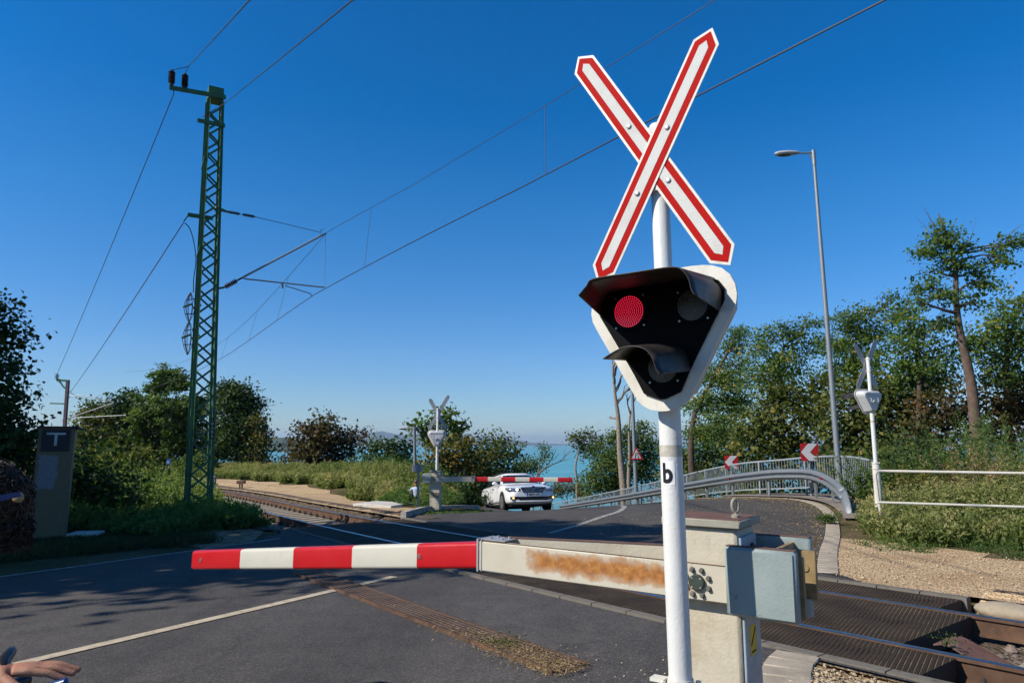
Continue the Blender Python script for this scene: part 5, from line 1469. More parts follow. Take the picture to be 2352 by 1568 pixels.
    # front
    gp_ = [(-.46, .765), (.46, .765), (.44, .70), (.36, .585), (-.36, .585), (-.44, .70)]
    m = MB(); m.prism(gp_, (2.375, 0, 0), (0, 1, 0), (0, 0, 1), (.055, 0, 0)); gl_ = m.build('grille', TRIM, g)
    m = MB()
    for i in range(19):
        y = -.40 + .80 * i / 18; m.box((2.436, y, .675), (.012, .010, .15 - .04 * abs(y)))
    m.build('grille_bar', RIM, gl_)
    m = MB(); k = gp_ + [gp_[0]]
    for a, b_ in zip(k[:-1], k[1:]): m.tube([(2.432, a[0], a[1]), (2.432, b_[0], b_[1])], .012, 6)
    m.tube([(2.435, -.49, .772), (2.445, -.12, .785), (2.445, .12, .785), (2.435, .49, .772)], .018, 8); m.build('chrome_frame', CHROME, gl_)
    m = MB(); m.lathe((2.43, 0, .765), (1, 0, .3), [(0, .065), (.03, .065), (.034, .055)], 20); em = m.build('emblem', CHROME, g)
    m = MB(); m.lathe((2.462, 0, .775), (1, 0, .3), [(0, .048), (.004, .046)], 20); m.build('emblem_disc', paint('emblem_dark', (.01, .02, .025), .3, bumps=0), em)
    m = MB(); m.prism([(-.56, .46), (.56, .46), (.60, .42), (.52, .335), (-.52, .335), (-.60, .42)], (2.40, 0, 0), (0, 1, 0), (0, 0, 1), (.035, 0, 0)); m.build('lower_intake', TRIM, g)
    m = MB(); m.box((2.43, 0, .295), (.05, 1.30, .035), bev=.01); m.build('lip', CARW, g)
    m = MB(); m.box((2.445, 0, .525), (.012, .52, .115)); pl_ = m.build('number_plate', SIGNW, g)
    m = MB(); m.box((2.452, -.235, .525), (.002, .045, .113)); m.build('blue_band', paint('plate_blue', (.02, .08, .42), .4), pl_)
    text_part('plate_text', 'MHF-378', .105, paint('plate_black', (.02, .02, .03), .4, bumps=0), pl_, (2.4525, .02, .525), (0, 1, 0), (0, 0, 1), extrude=.001, bold=.002)
    m = MB(); m.box((0, 0, .20), (4.2, 1.5, .10)); m.build('underbody', TRIM, g)
    m = MB(); m.box((-.55, 0, 1.476), (1.1, .8, .008)); m.build('glass_roof', GLASS, g)
    return g
cp = A(1221, 1171, 25.4); cx_, cy_ = cp.x, cp.y
yaw = -math.pi / 2 + R_(15.5)
hd = Vector((math.cos(yaw), math.sin(yaw), 0)); ctr = Vector((cx_, cy_, 0)) - hd * 2.1
e = .8
nrm = Vector((-(tz(ctr.x + e, ctr.y) - tz(ctr.x - e, ctr.y)) / (2 * e), -(tz(ctr.x, ctr.y + e) - tz(ctr.x, ctr.y - e)) / (2 * e), 1))
nrm.normalize(); side_ = Vector((-hd.y, hd.x, 0)); nrm = nrm - side_ * nrm.dot(side_)     # pitch with the slope, no roll
car((ctr.x, ctr.y, tz(ctr.x, ctr.y) + .03), yaw, nrm)

# ================================================================== PEOPLE
SKIN = paint('skin', (.36, .18, .115), .62, var=.16, scale=22, grain=220, bumps=.25, spec=.22, dirt=(.40, .155, .105), dirt_amt=.35, dirt_scale=12)
SHIRT = paint('dark_jersey', (.03, .04, .08), .8, var=.2); SHORTS = paint('dark_shorts', (.015, .015, .02), .8, var=.2)
def skin_body(name, verts, edges, mats, pick, parent, sub=2):
    me = bpy.data.meshes.new(name); me.from_pydata([v[:3] for v in verts], edges, [])
    o = bpy.data.objects.new(name, me); C.objects.link(o); o.parent = parent
    md = o.modifiers.new('skin', 'SKIN'); md.use_smooth_shade = True; md.branch_smoothing = .6
    lay = me.skin_vertices[0] if me.skin_vertices else None
    if lay is None:
        b = bmesh.new(); b.from_mesh(me); b.verts.layers.skin.verify(); b.to_mesh(me); b.free(); lay = me.skin_vertices[0]
    for i, v in enumerate(verts):
        r = v[3]; lay.data[i].radius = r if isinstance(r, tuple) else (r, r); lay.data[i].use_root = (i == 0)
    md2 = o.modifiers.new('sub', 'SUBSURF'); md2.levels = sub; md2.render_levels = sub
    dg = bpy.context.evaluated_depsgraph_get(); dg.update()
    m2 = bpy.data.meshes.new_from_object(o.evaluated_get(dg)); o.modifiers.clear(); o.data = m2
    m2.materials.clear()
    for m in mats: m2.materials.append(m)
    for p in m2.polygons: p.material_index = pick(p.center); p.use_smooth = True
    return o
# cyclist at the left edge, seen from behind the shoulder: head, arm and hand come into the picture
hc = A(-42, 1155, 1.92)            # centre of the head
pr = thing('person', 'person at the left edge with curly dark hair and blue sunglasses, hand on a handlebar', 'person', (hc.x - .12, hc.y + .0, tz(hc.x, hc.y)))
po = Vector(pr.location); hcl = hc - po
ht = A(50, 1540, 1.62) - po        # back of the hand
GRIP = ht + Vector((-.02, .0, -.035))
V = []; E_ = []
def pt(p, r, link=None):
    V.append((*p, r)); i = len(V) - 1
    if link is not None: E_.append((link, i))
    return i
pel = pt((-.22, -.02, .86), (.15, .12)); ab = pt((-.19, 0, 1.02), (.145, .11), pel); ch = pt((-.13, .03, 1.18), (.165, .115), ab); ub = pt((-.09, .05, 1.28), (.13, .10), ch)
nk = pt((hcl.x - .03, hcl.y + .005, hcl.z - .135), .055, ub); hd0 = pt((hcl.x - .01, hcl.y + .01, hcl.z - .05), (.07, .078), nk); hd1 = pt((hcl.x, hcl.y, hcl.z + .045), (.078, .088), hd0)
# right arm (towards the camera side) reaching to the bar
s1_ = pt((-.06, .13, 1.24), .058, ub); s2_ = pt((-.06, .16, 1.12), .046, s1_); el = pt((-.07, .12, 1.00), .040, s2_)
wr = ht + Vector((-.085, -.02, .0)); f1 = pt(((-.07 + wr.x) / 2 - .02, (.12 + wr.y) / 2, (1.0 + wr.z) / 2 - .01), .036, el); w1 = pt(wr, (.028, .022), f1)
pm0 = pt(ht + Vector((-.03, -.008, .003)), (.038, .018), w1); pm1 = pt(ht + Vector((.015, .006, .004)), (.040, .016), pm0)
fdir = Vector((.95, .26, -.03)).normalized(); fside = Vector((-.30, .93, 0)).normalized()
for k, (off, ln_, dr) in enumerate(((.027, .076, -.004), (.0095, .084, 0), (-.008, .079, -.002), (-.0245, .064, -.008))):
    b0 = ht + Vector((.030, .010, .002)) + fside * off
    a_ = pt(b0, .0095, pm1); c_ = pt(b0 + fdir * ln_ * .45 + UP * (.004 + dr), .0088, a_); d_ = pt(b0 + fdir * ln_ * .78 + UP * (-.006 + dr), .0082, c_); e_ = pt(b0 + fdir * ln_ + UP * (-.011 + dr), .0068, d_)
tb = pt(ht + Vector((-.012, -.036, -.006)), .014, pm0); t2_ = pt(ht + Vector((.022, -.050, -.018)), .0115, tb); t3_ = pt(ht + Vector((.050, -.046, -.030)), .009, t2_)
# left arm and legs, outside the picture
s3_ = pt((-.10, -.20, 1.24), .06, ub); e3 = pt((-.10, -.36, 1.05), .042, s3_); w3 = pt(Vector((wr.x - .06, wr.y - .52, wr.z)), .027, e3); h3 = pt(Vector((wr.x + .02, wr.y - .52, wr.z)), (.036, .02), w3)
for sy_ in (-1, 1):
    hp = pt((-.22, -.02 + sy_ * .10, .80), .09, pel); kn = pt((-.16, sy_ * .14, .46), .058, hp); an = pt((-.22, sy_ * .15, .09), .040, kn); to2 = pt((-.06, sy_ * .15, .045), .038, an)
def pick(c):
    if c.z < .05: return 2
    if c.z < .88 and c.x < .0 and c.z > .42: return 2
    if .88 <= c.z < 1.30 and c.x < .03 and not (c.x > -.02 and c.z < 1.06): return 1
    return 0
body = skin_body('body', V, E_, [SKIN, SHIRT, SHORTS], pick, pr)
# curly hair: a cap of short bent locks
HAIRM = paint('brown_hair', (.030, .017, .010), .55, var=.5, scale=30, bumps=.3, spec=.5)
HAIRL = paint('brown_hair_light', (.075, .045, .026), .5, var=.4, scale=30, spec=.5)
rng = random.Random(5); m = MB()
for i in range(2600):
    th, ph = math.acos(rng.uniform(-.62, 1)), rng.uniform(0, 2 * math.pi)
    d = Vector((math.sin(th) * math.cos(ph), math.sin(th) * math.sin(ph), math.cos(th)))
    # the face looks to the lower left
    if d.dot(Vector((-.85, .2, -.35))) > .35: continue
    r0 = .074 + rng.random() ** 3 * .022; p = hcl + Vector((0, 0, .005)) + Vector((d.x * r0, d.y * r0 * 1.08, d.z * r0 * 1.05))
    t1 = d.orthogonal().normalized(); t1 = Matrix.Rotation(rng.uniform(0, 6.28), 3, d) @ t1; t2 = d.cross(t1)
    s = rng.uniform(.011, .021); ln_ = rng.uniform(.018, .042); q = []
    for k in range(6):
        a = k * 1.05; q.append(p + d * (ln_ * k / 5) + t1 * (s * (math.cos(a) - 1)) + t2 * (s * math.sin(a)) - UP * (.010 * (k / 5) ** 2))
    m.tube(q, [.0022, .0024, .0022, .002, .0014, .0005], 3, 0 if rng.random() < .72 else 1, caps=False)
m.ball(hcl + Vector((.003, .0, .008)), .086, 0, 16, 12, (1, 1.08, 1.06))
# longer locks at the nape
for i in range(700):
    ph = rng.uniform(-1.5, 1.5); d = Vector((math.cos(ph), math.sin(ph), 0)); z = rng.uniform(-.105, -.03)
    p = hcl + d * .078 + UP * z; s = rng.uniform(.010, .018); t2 = d.cross(UP); q = []
    for k in range(6):
        a = k * 1.1 + i; q.append(p + d * (.045 * k / 5 + s * math.cos(a) * .6) + t2 * s * math.sin(a) - UP * (.028 * k / 5))
    m.tube(q, [.0022, .0024, .0022, .002, .0014, .0005], 3, 0 if rng.random() < .7 else 1, caps=False)
m.build('hair', [HAIRM, HAIRL], body, fix=False)
SG = paint('blue_frame', (.004, .035, .17), .25, bumps=0, spec=.6)
def HP(px, py, Y): return A(px, py, Y) - po
m = MB(); pA_, pB_ = HP(-60, 1160, 1.80), HP(47, 1134, 1.85)
m.loft([[p + UP * a + Vector((0, b_, 0)) for a, b_ in ((-h, -.002), (h, -.002), (h, .002), (-h, .002))] for p, h in ((pA_, .010), (pA_.lerp(pB_, .5) + Vector((0, -.006, .002)), .008), (pB_, .007))], caps=True, smooth=False)
sgl = m.build('sunglasses', SG, body)
m = MB(); m.ball(HP(42, 1142, 1.86), .016, 0, 10, 8, (1, .6, .9)); m.build('lens', paint('amber_lens', (.28, .22, .12), .15, bumps=0), sgl)
m = MB(); 
for s in (-1, 1): m.ball(hcl + Vector((-.01, s * .088, -.02)), .03, 0, 10, 8, (.7, .35, 1.1))
m.ball(hcl + Vector((-.105, .02, -.035)), .018, 0, 8, 6, (1.2, .8, 1.2)); m.build('ear', SKIN, body)
# his bicycle
bk = thing('bicycle', 'bicycle held at the lower left edge, black bar end and blue brake lever showing', 'bicycle', (po.x + .0, po.y + .02, tz(po.x, po.y)))
bo = Vector(bk.location); off = po - bo
TB = paint('bike_black', (.012, .012, .014), .35, var=.2, bumps=0); BB = paint('bike_blue', (.02, .06, .22), .3, bumps=0)
gx_, gy_, gz2 = (GRIP + off)
by0 = gy_ - .26
hx = gx_ - .06
for x in (hx - .03 + .10, hx - .03 - .95):
    m = MB(); rr_ = .34
    m.tube([(x + math.cos(a) * rr_, by0, rr_ + math.sin(a) * rr_) for a in [k * math.pi / 18 for k in range(37)]], .022, 8, caps=False); wl = m.build('wheel', TYRE, bk)
    m = MB(); m.tube([(x + math.cos(a) * .31, by0, rr_ + math.sin(a) * .31) for a in [k * math.pi / 18 for k in range(37)]], .010, 6, caps=False)
    for k in range(16):
        a = k * math.pi / 8; m.tube([(x, by0 + (.02 if k % 2 else -.02), rr_), (x + math.cos(a) * .31, by0, rr_ + math.sin(a) * .31)], .0016, 4)
    m.lathe((x, by0 - .04, rr_), (0, 1, 0), [(0, .02), (.08, .02)], 10); m.build('rim', RIM, wl)
fx, rx = hx + .07, hx - .98
hp_, bbp, stp = Vector((hx - .05, by0, gz2 - .12)), Vector((hx - .56, by0, .30)), Vector((hx - .70, by0, gz2 - .16))
m = MB(); m.tube([hp_, bbp], .018, 8); m.tube([hp_ + UP * .03, stp + UP * .05], .016, 8); m.tube([bbp, stp], .016, 8); m.tube([bbp, (rx, by0, .34)], .011, 8); m.tube([stp, (rx, by0, .34)], .009, 8); m.tube([hp_ - Vector((.02, 0, .1)), hp_ + UP * .06], .021, 8); m.build('frame', BB, bk)
m = MB()
for s in (-1, 1): m.tube([hp_ + Vector((0, s * .05, -.1)), (fx, by0 + s * .05, .34)], .012, 8)
m.build('fork', TB, bk)
m = MB(); m.tube([(gx_, gy_ + .05, gz2), (gx_ - .02, by0 + .05, gz2 + .01), (gx_ - .02, by0 - .05, gz2 + .01), (gx_, 2 * by0 - gy_ - .05, gz2)], .013, 10); m.tube([hp_ + UP * .05, (gx_ - .02, by0, gz2 + .01)], .016, 8); hb_ = m.build('handlebar', TB, bk)
be0, be1, be2 = A(4, 1548, 1.6) - bo, A(8, 1520, 1.63) - bo, A(31, 1488, 1.70) - bo
m = MB(); m.tube(smooth_line([be0 + Vector((-.015, 0, -.03)), be0, be1, be2], 5), [.014] * 5 + [.0135] * 5 + [.0125] * 4 + [.009] + [.004], 12); m.build('bar_end', TB, hb_)
m = MB(); q0_, q1_ = A(150, 1566, 1.60) - bo, A(120, 1575, 1.6) - bo
m.tube([q1_ - Vector((.05, 0, .01)), q1_, q0_, q0_ + Vector((.008, 0, -.012))], [.008, .009, .010, .004], 10); m.build('brake_lever', BB, hb_)
m = MB(); m.box((hx - .74, by0, gz2 - .02), (.26, .13, .05), bev=.02); m.tube([stp, (hx - .74, by0, gz2 - .04)], .013, 8); m.build('saddle', TB, bk)
m = MB(); m.lathe((bbp.x, by0 - .05, bbp.z), (0, 1, 0), [(0, .09), (.004, .09)], 20); m.tube([bbp + Vector((0, -.07, 0)), bbp + Vector((.10, -.07, -.13))], .010, 6); m.box(bbp + Vector((.10, -.13, -.13)), (.09, .08, .02)); m.tube([bbp + Vector((0, .07, 0)), bbp + Vector((-.10, .07, .13))], .010, 6); m.box(bbp + Vector((-.10, .13, .13)), (.09, .08, .02)); m.build('crankset', TB, bk)

# walker down the slope behind the thin sign post
fp0 = A(956, 1130, 27.6); hz = tz(fp0.x, fp0.y) + 1.62
wk = thing('person', 'small far person in pale blue top, sitting low among weeds left of the barrier', 'person', (fp0.x, fp0.y, hz - 1.62))
V = []; E_ = []
pel = pt((0, 0, .13), (.14, .12)); ch = pt((0, -.02, .42), (.16, .11), pel); ub = pt((0, -.03, .57), (.11, .08), ch); nk = pt((0, -.05, .65), .05, ub); h0 = pt((0, -.06, .73), .08, nk); h1_ = pt((0, -.06, .81), .085, h0)
for s in (-1, 1):
    a_ = pt((s * .19, -.02, .55), .055, ub); b_ = pt((s * .27, -.12, .34), .042, a_); c_ = pt((s * .20, -.32, .40), .032, b_); d_ = pt((s * .17, -.39, .40), (.035, .02), c_)
    a_ = pt((s * .11, -.10, .14), .085, pel); b_ = pt((s * .15, -.46, .40), .058, a_); c_ = pt((s * .13, -.66, .08), .04, b_); d_ = pt((s * .13, -.80, .05), .036, c_)
bd_ = skin_body('body', V, E_, [SKIN, paint('pale_blue_top', (.45, .55, .70), .8, var=.3, scale=6, dirt=(.10, .20, .50), dirt_amt=.3), SHORTS, paint('grey_trousers', (.12, .13, .16), .8)], lambda c: 1 if .18 < c.z < .61 and c.y > -.16 else (3 if c.z < .47 and abs(c.x) < .165 or c.z < .18 else 0), wk, 1)
m = MB(); m.ball((0, -.045, .825), .105, 0, 12, 9, (1, 1.1, .9)); m.build('hair', HAIRL, bd_)
# ================================================================== VEGETATION
def leaf_object(name, cen, nrm_, up, ln, wd, tint, mat, parent=None, fold=True, **props):
    """many leaf-shaped faces: centre, normal, axis, length, width, tint (0..1) per leaf"""
    cen = np.asarray(cen, float); n = len(cen)
    ax = up - nrm_ * np.sum(up * nrm_, 1, keepdims=True); ax /= np.linalg.norm(ax, axis=1, keepdims=True) + 1e-9
    sd = np.cross(nrm_, ax)
    ln = np.broadcast_to(np.asarray(ln, float), (n,))[:, None]; wd = np.broadcast_to(np.asarray(wd, float), (n,))[:, None]
    v = np.empty((n, 4, 3))
    v[:, 0] = cen - ax * ln * .5; v[:, 1] = cen + sd * wd * .5 + ax * ln * .05 + nrm_ * wd * .12; v[:, 2] = cen + ax * ln * .5 - nrm_ * ln * .10; v[:, 3] = cen - sd * wd * .5 + ax * ln * .05 + nrm_ * wd * .12
    me = bpy.data.meshes.new(name)
    me.vertices.add(4 * n); me.vertices.foreach_set('co', v.reshape(-1).astype(np.float32))
    me.loops.add(4 * n); me.loops.foreach_set('vertex_index', np.arange(4 * n, dtype=np.int32))
    me.polygons.add(n); me.polygons.foreach_set('loop_start', np.arange(0, 4 * n, 4, dtype=np.int32)); me.polygons.foreach_set('loop_total', np.full(n, 4, np.int32))
    me.update(calc_edges=True)
    at = me.attributes.new('tint', 'FLOAT', 'POINT'); at.data.foreach_set('value', np.repeat(np.clip(tint, 0, 1), 4).astype(np.float32))
    me.materials.append(mat)
    o = bpy.data.objects.new(name, me); C.objects.link(o)
    if parent: o.parent = parent
    for k, q in props.items(): o[k] = q
    return o

BARK = paint('bark', (.085, .065, .05), .95, var=.35, scale=7, grain=25, bumps=1., spec=.1)
BARKL = paint('pale_bark', (.24, .20, .155), .9, var=.3, scale=7, grain=25, bumps=.9, spec=.1)
LEAF = {
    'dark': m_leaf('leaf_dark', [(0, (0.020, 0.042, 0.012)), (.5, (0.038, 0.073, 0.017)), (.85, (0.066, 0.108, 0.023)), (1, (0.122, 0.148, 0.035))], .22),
    'mid': m_leaf('leaf_mid', [(0, (0.042, 0.075, 0.017)), (.45, (0.075, 0.125, 0.026)), (.8, (0.122, 0.179, 0.038)), (1, (0.226, 0.235, 0.056))], .3),
    'olive': m_leaf('leaf_olive', [(0, (0.046, 0.064, 0.017)), (.4, (0.087, 0.113, 0.026)), (.75, (0.160, 0.170, 0.038)), (1, (0.320, 0.235, 0.047))], .3),
    'rusty': m_leaf('leaf_rusty', [(0, (0.041, 0.032, 0.014)), (.35, (0.072, 0.051, 0.019)), (.65, (0.080, 0.075, 0.023)), (.85, (0.145, 0.084, 0.026)), (1, (0.232, 0.109, 0.029))], .25),
    'locust': m_leaf('leaf_locust', [(0, (0.059, 0.105, 0.024)), (.5, (0.101, 0.168, 0.033)), (.85, (0.180, 0.249, 0.049)), (.94, (0.336, 0.323, 0.042)), (1, (0.539, 0.323, 0.084))], .35),
    'autumn': m_leaf('leaf_autumn', [(0, (0.048, 0.054, 0.016)), (.4, (0.100, 0.105, 0.024)), (.7, (0.190, 0.160, 0.029)), (1, (0.380, 0.226, 0.036))], .3),
    'weed': m_leaf('leaf_weed', [(0, (0.088, 0.121, 0.035)), (.4, (0.166, 0.205, 0.058)), (.7, (0.284, 0.284, 0.108)), (1, (0.440, 0.371, 0.177))], .35),
    'weedg': m_leaf('leaf_weed_green', [(0, (0.058, 0.108, 0.031)), (.5, (0.108, 0.177, 0.043)), (.85, (0.177, 0.244, 0.062)), (1, (0.332, 0.313, 0.097))], .35),
    'dry': m_leaf('leaf_dry', [(0, (0.189, 0.123, 0.065)), (.5, (0.348, 0.239, 0.123)), (1, (0.522, 0.392, 0.217))], .2),
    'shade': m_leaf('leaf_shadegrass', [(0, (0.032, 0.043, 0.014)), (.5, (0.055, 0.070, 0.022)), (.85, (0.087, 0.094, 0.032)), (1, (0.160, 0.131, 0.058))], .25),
}
def branch_tube(m, a, b, r0, r1, rng, n=5, seg=4, wob=.12, droop=0.):
    d = b - a; l = d.length; o = d.orthogonal().normalized(); o2 = d.cross(o).normalized()
    w1, w2 = rng.uniform(-1, 1) * wob * l, rng.uniform(-1, 1) * wob * l; pts = []
    for i in range(seg + 1):
        t = i / seg; s = math.sin(math.pi * t)
        pts.append(a + d * t + (o * w1 + o2 * w2) * s + UP * (droop * l * s) + (o * rng.uniform(-1, 1) + o2 * rng.uniform(-1, 1)) * (l * .018 if 0 < i < seg else 0))
    m.tube(pts, [r0 + (r1 - r0) * i / seg for i in range(seg + 1)], n, caps=False)
    return pts

def tree(name, label, foot, Y, blobs, leaf='mid', seed=1, lsize=.17, dens=1., bark=None, trunk=None, tr_r=None, group='trees', taper=.78, flat=.8, twig=True, depth=1., aspect=.7, shell=.55, footz=None, cluster=.30, spray=False, abs_blobs=None, cat='tree', bare=0):
    """crown from round masses given as (pixel x, pixel y, pixel radius) at distance Y; limbs grow from the trunk out to every leaf cluster"""
    rng = random.Random(seed); nr = np.random.default_rng(seed)
    if abs_blobs is None:
        bl = []
        for q in blobs:
            x, y, r = q[:3]; dY = q[3] if len(q) > 3 else rng.uniform(-.5, .5) * r / F * Y * 1.4
            p = A(x, y, Y + dY); bl.append((p, r / F * (Y + dY)))
        fz = A(foot[0], 1000, Y); base = Vector((fz.x, fz.y, tz(fz.x, fz.y) if footz is None else footz))
    else:
        bl = [(Vector(p), r) for p, r in abs_blobs]; base = Vector(foot)
    root = thing(name, label, cat, base, group=group)
    bl = [(p - base, r) for p, r in bl]
    # leaf clusters
    cl = []; owner = []
    for bi, (p, r) in enumerate(bl):
        k = max(5, int(26 * dens * (r / .9) ** 2 / (lsize / .17) ** 1.2)) if r < 3 else int(26 * dens * (r / .9) ** 1.7 / (lsize / .17) ** 1.2)
        for _ in range(k):
            d = Vector((rng.gauss(0, 1), rng.gauss(0, 1), rng.gauss(0, 1))).normalized()
            rad = r * (shell + (1 - shell) * rng.random()) if rng.random() < .75 else r * rng.random() ** .5
            rad *= 1 + .22 * math.sin(d.x * 5 + d.y * 4 + bi) * math.sin(d.z * 6 + bi * 2)
            cl.append(p + Vector((d.x * rad, d.y * rad * depth, d.z * rad * .94))); owner.append(bi)
    # trunk and limbs
    top = max(bl, key=lambda q: q[0].z)[0]; low = min(q[0].z - q[1] for q in bl); cen = sum((q[0] for q in bl), Vector()) / len(bl)
    hgt = max(top.z, 1.); tr = tr_r or max(.05, .022 * hgt)
    m = MB(); BK = bark or BARK
    if trunk:
        if abs_blobs is None: tp_ = [base - base] + [A(x, y, Y) - base for x, y in trunk]
        else: tp_ = [Vector(q) for q in trunk]
    else:
        e = Vector((cen.x * .75, cen.y * .75, max(low + .35 * (top.z - low), .3 * top.z)))
        tp_ = [Vector((0, 0, 0)), Vector((e.x * .3 + rng.uniform(-.1, .1), e.y * .3, e.z * .5)), e, e.lerp(top, .55)]
    tps = smooth_line(tp_, 5); nT = len(tps)
    tps[0] = tps[0] - UP * .4
    m.tube(tps, [tr * (1.25 if i == 0 else 1) * (1 - taper * i / (nT - 1)) for i in range(nT)], 9, caps=False)
    lm = MB()
    for bi, (p, r) in enumerate(bl):
        best = min(range(nT), key=lambda i: (tps[i] - p).length + max(0, tps[i].z - p.z + .2) * 1.5 + (.8 if i < nT * .25 else 0))
        a = tps[best]; ra = tr * (1 - taper * best / (nT - 1)) * .62
        pts = branch_tube(lm, a, p, ra, max(.018, ra * .35), rng, 6, 6, .10, .03)
        mine = [c for c, o in zip(cl, owner) if o == bi]
        subs = [mine[i] for i in range(0, len(mine), max(1, len(mine) // 8))][:9]
        for s in subs:
            st_ = pts[rng.randrange(3, 7)]; branch_tube(lm, st_, s, max(.012, ra * .3), .008, rng, 4, 4, .12, .02)
        if twig:
            for c in mine[::2]:
                n_ = min(subs, key=lambda q: (q - c).length); branch_tube(lm, n_.lerp(p, .3), c, .009, .004, rng, 3, 2, .12)
    for k in range(bare):
        c = rng.choice(cl); d = (c - cen).normalized() + UP * .5; branch_tube(lm, c.lerp(cen, .3), c + d * rng.uniform(.3, .9), .012, .003, rng, 3, 3, .1)
    m.build('trunk', BK, root, fix=False); lm.build('limbs', BK, root, fix=False)
    # leaves
    cl = np.array([tuple(c) for c in cl]); K = len(cl); per = int(26 * (1.35 if spray else 1))
    idx_ = np.repeat(np.arange(K), per); n = len(idx_)
    sg = cluster * np.array([1, 1, flat * .8])
    ctint = nr.normal(.42, .20, K)[idx_] + nr.normal(0, .14, n)
    if spray:
        ang = nr.uniform(0, 2 * np.pi, K); dv = np.stack([np.cos(ang), np.sin(ang), nr.uniform(-.45, .25, K)], 1)
        t = nr.uniform(-1, 1, n)[:, None]
        P = cl[idx_] + dv[idx_] * t * cluster * 1.5 + nr.normal(0, 1, (n, 3)) * sg * .42; P[:, 2] -= (t[:, 0] ** 2) * cluster * .4
    else: P = cl[idx_] + nr.normal(0, 1, (n, 3)) * sg
    ce = np.array(cen); out = P - ce; out /= np.linalg.norm(out, axis=1, keepdims=True) + 1e-6
    nn = nr.normal(0, 1, (n, 3)) * .75 + out * .55 + np.array([0, 0, .6]); nn /= np.linalg.norm(nn, axis=1, keepdims=True)
    ax = nr.normal(0, 1, (n, 3)) + np.array([0, 0, -.5])
    sz_ = lsize * 1.22 * nr.uniform(.6, 1.25, n)
    leaf_object('crown', P, nn, ax, sz_, sz_ * aspect, ctint, LEAF[leaf], root)
    return root

def bare_tree(name, label, Y, foot, trunk, limbs, r, seed, group='dead trees'):
    rng = random.Random(seed); p = A(foot[0], 1000, Y); base = Vector((p.x, p.y, tz(p.x, p.y)))
    root = thing(name, label, 'dead tree', base, group=group); m = MB(); lm = MB()
    tps = smooth_line([Vector((0, 0, -.3))] + [A(x, y, Y) - base for x, y in trunk], 6); n = len(tps)
    m.tube(tps, [r * (1 - .82 * i / (n - 1)) for i in range(n)], 8, caps=False)
    def grow(a, d, l, rad, dep):
        b = a + d * l; pts = branch_tube(lm, a, b, rad, rad * .45, rng, 5, 5, .09)
        if dep == 0: return
        for _ in range(rng.randint(2, 3)):
            i = rng.randrange(2, 6); nd = (d + Vector((rng.uniform(-1, 1), rng.uniform(-.8, .8), rng.uniform(-.1, .9))) * .75).normalized()
            grow(pts[i], nd, l * rng.uniform(.4, .65), rad * .5, dep - 1)
    for i0, (x, y) in limbs:
        a = tps[int(i0 * (n - 1))]; b = A(x, y, Y + rng.uniform(-.6, .6)) - base; d = b - a; grow(a, d.normalized(), d.length, r * .42, 2)
    m.build('trunk', BARKL, root, fix=False); lm.build('limbs', BARKL, root, fix=False)
    return root

T_ = tree
LT = 'trees left of the track'
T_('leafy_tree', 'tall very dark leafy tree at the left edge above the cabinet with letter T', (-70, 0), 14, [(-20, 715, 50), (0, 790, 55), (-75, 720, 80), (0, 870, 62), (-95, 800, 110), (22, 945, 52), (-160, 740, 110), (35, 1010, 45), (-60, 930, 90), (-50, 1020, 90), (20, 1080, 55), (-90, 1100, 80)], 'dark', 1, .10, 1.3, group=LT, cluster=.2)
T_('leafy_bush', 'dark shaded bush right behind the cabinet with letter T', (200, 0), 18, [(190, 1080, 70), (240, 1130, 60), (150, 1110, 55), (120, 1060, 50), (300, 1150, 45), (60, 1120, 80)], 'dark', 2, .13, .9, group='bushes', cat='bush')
T_('leafy_bush', 'dim bush sloping down between the shaded bush and the mast', (330, 0), 24, [(300, 1085, 50), (350, 1110, 40), (260, 1060, 45), (390, 1120, 30)], 'olive', 3, .14, .9, group='bushes', cat='bush')
T_('leafy_tree', 'rounded olive tree just right of the distant line mast', (235, 0), 58, [(235, 985, 55), (200, 1010, 45), (180, 1045, 40), (260, 1040, 60), (215, 945, 28)], 'olive', 4, 0.247, 1.35, group=LT, cluster=0.41)
T_('leafy_tree', 'dark green tree with a knobbly top left of the tallest left-hand tree', (300, 0), 57, [(295, 930, 38), (310, 985, 55), (275, 960, 35), (290, 1040, 55)], 'dark', 5, 0.247, 1.35, group=LT, cluster=0.41)
T_('leafy_tree', 'tallest airy light green tree left of the mast with thin twigs at its top', (375, 0), 56, [(385, 868, 34), (355, 890, 22), (415, 880, 24), (345, 940, 45), (405, 945, 52), (370, 1000, 60), (430, 1000, 50), (340, 1050, 45), (400, 1060, 48), (455, 930, 30)], 'mid', 6, 0.221, 1.28, group=LT, spray=True, bare=10, cluster=0.41)
T_('leafy_tree', 'dark round-topped tree right of the mast, its edge against the lake', (545, 0), 55, [(545, 912, 38), (520, 940, 42), (572, 950, 40), (555, 1000, 55), (515, 1020, 48), (590, 1010, 30), (580, 1060, 40), (505, 900, 22)], 'dark', 7, 0.221, 1.42, group=LT, cluster=0.41)
T_('young_tree', 'slender yellowish tree with a pale stem in front of the dark round tree', (590, 0), 53, [(588, 962, 15), (582, 995, 20), (598, 1010, 16), (600, 1045, 14), (580, 1040, 15)], 'autumn', 8, 0.169, 1.1, bark=BARKL, trunk=[(590, 1050), (592, 1000), (588, 960)], tr_r=.10, group=LT, cluster=0.41)
T_('leafy_bush', 'bright green bush under the mast behind the blue sign', (440, 0), 52, [(420, 1080, 28), (455, 1060, 32), (480, 1085, 26), (530, 1090, 32), (560, 1095, 26), (395, 1095, 22)], 'mid', 9, 0.182, 1., group='bushes', cat='bush', spray=True, cluster=0.41)
MT = 'trees before the lake'
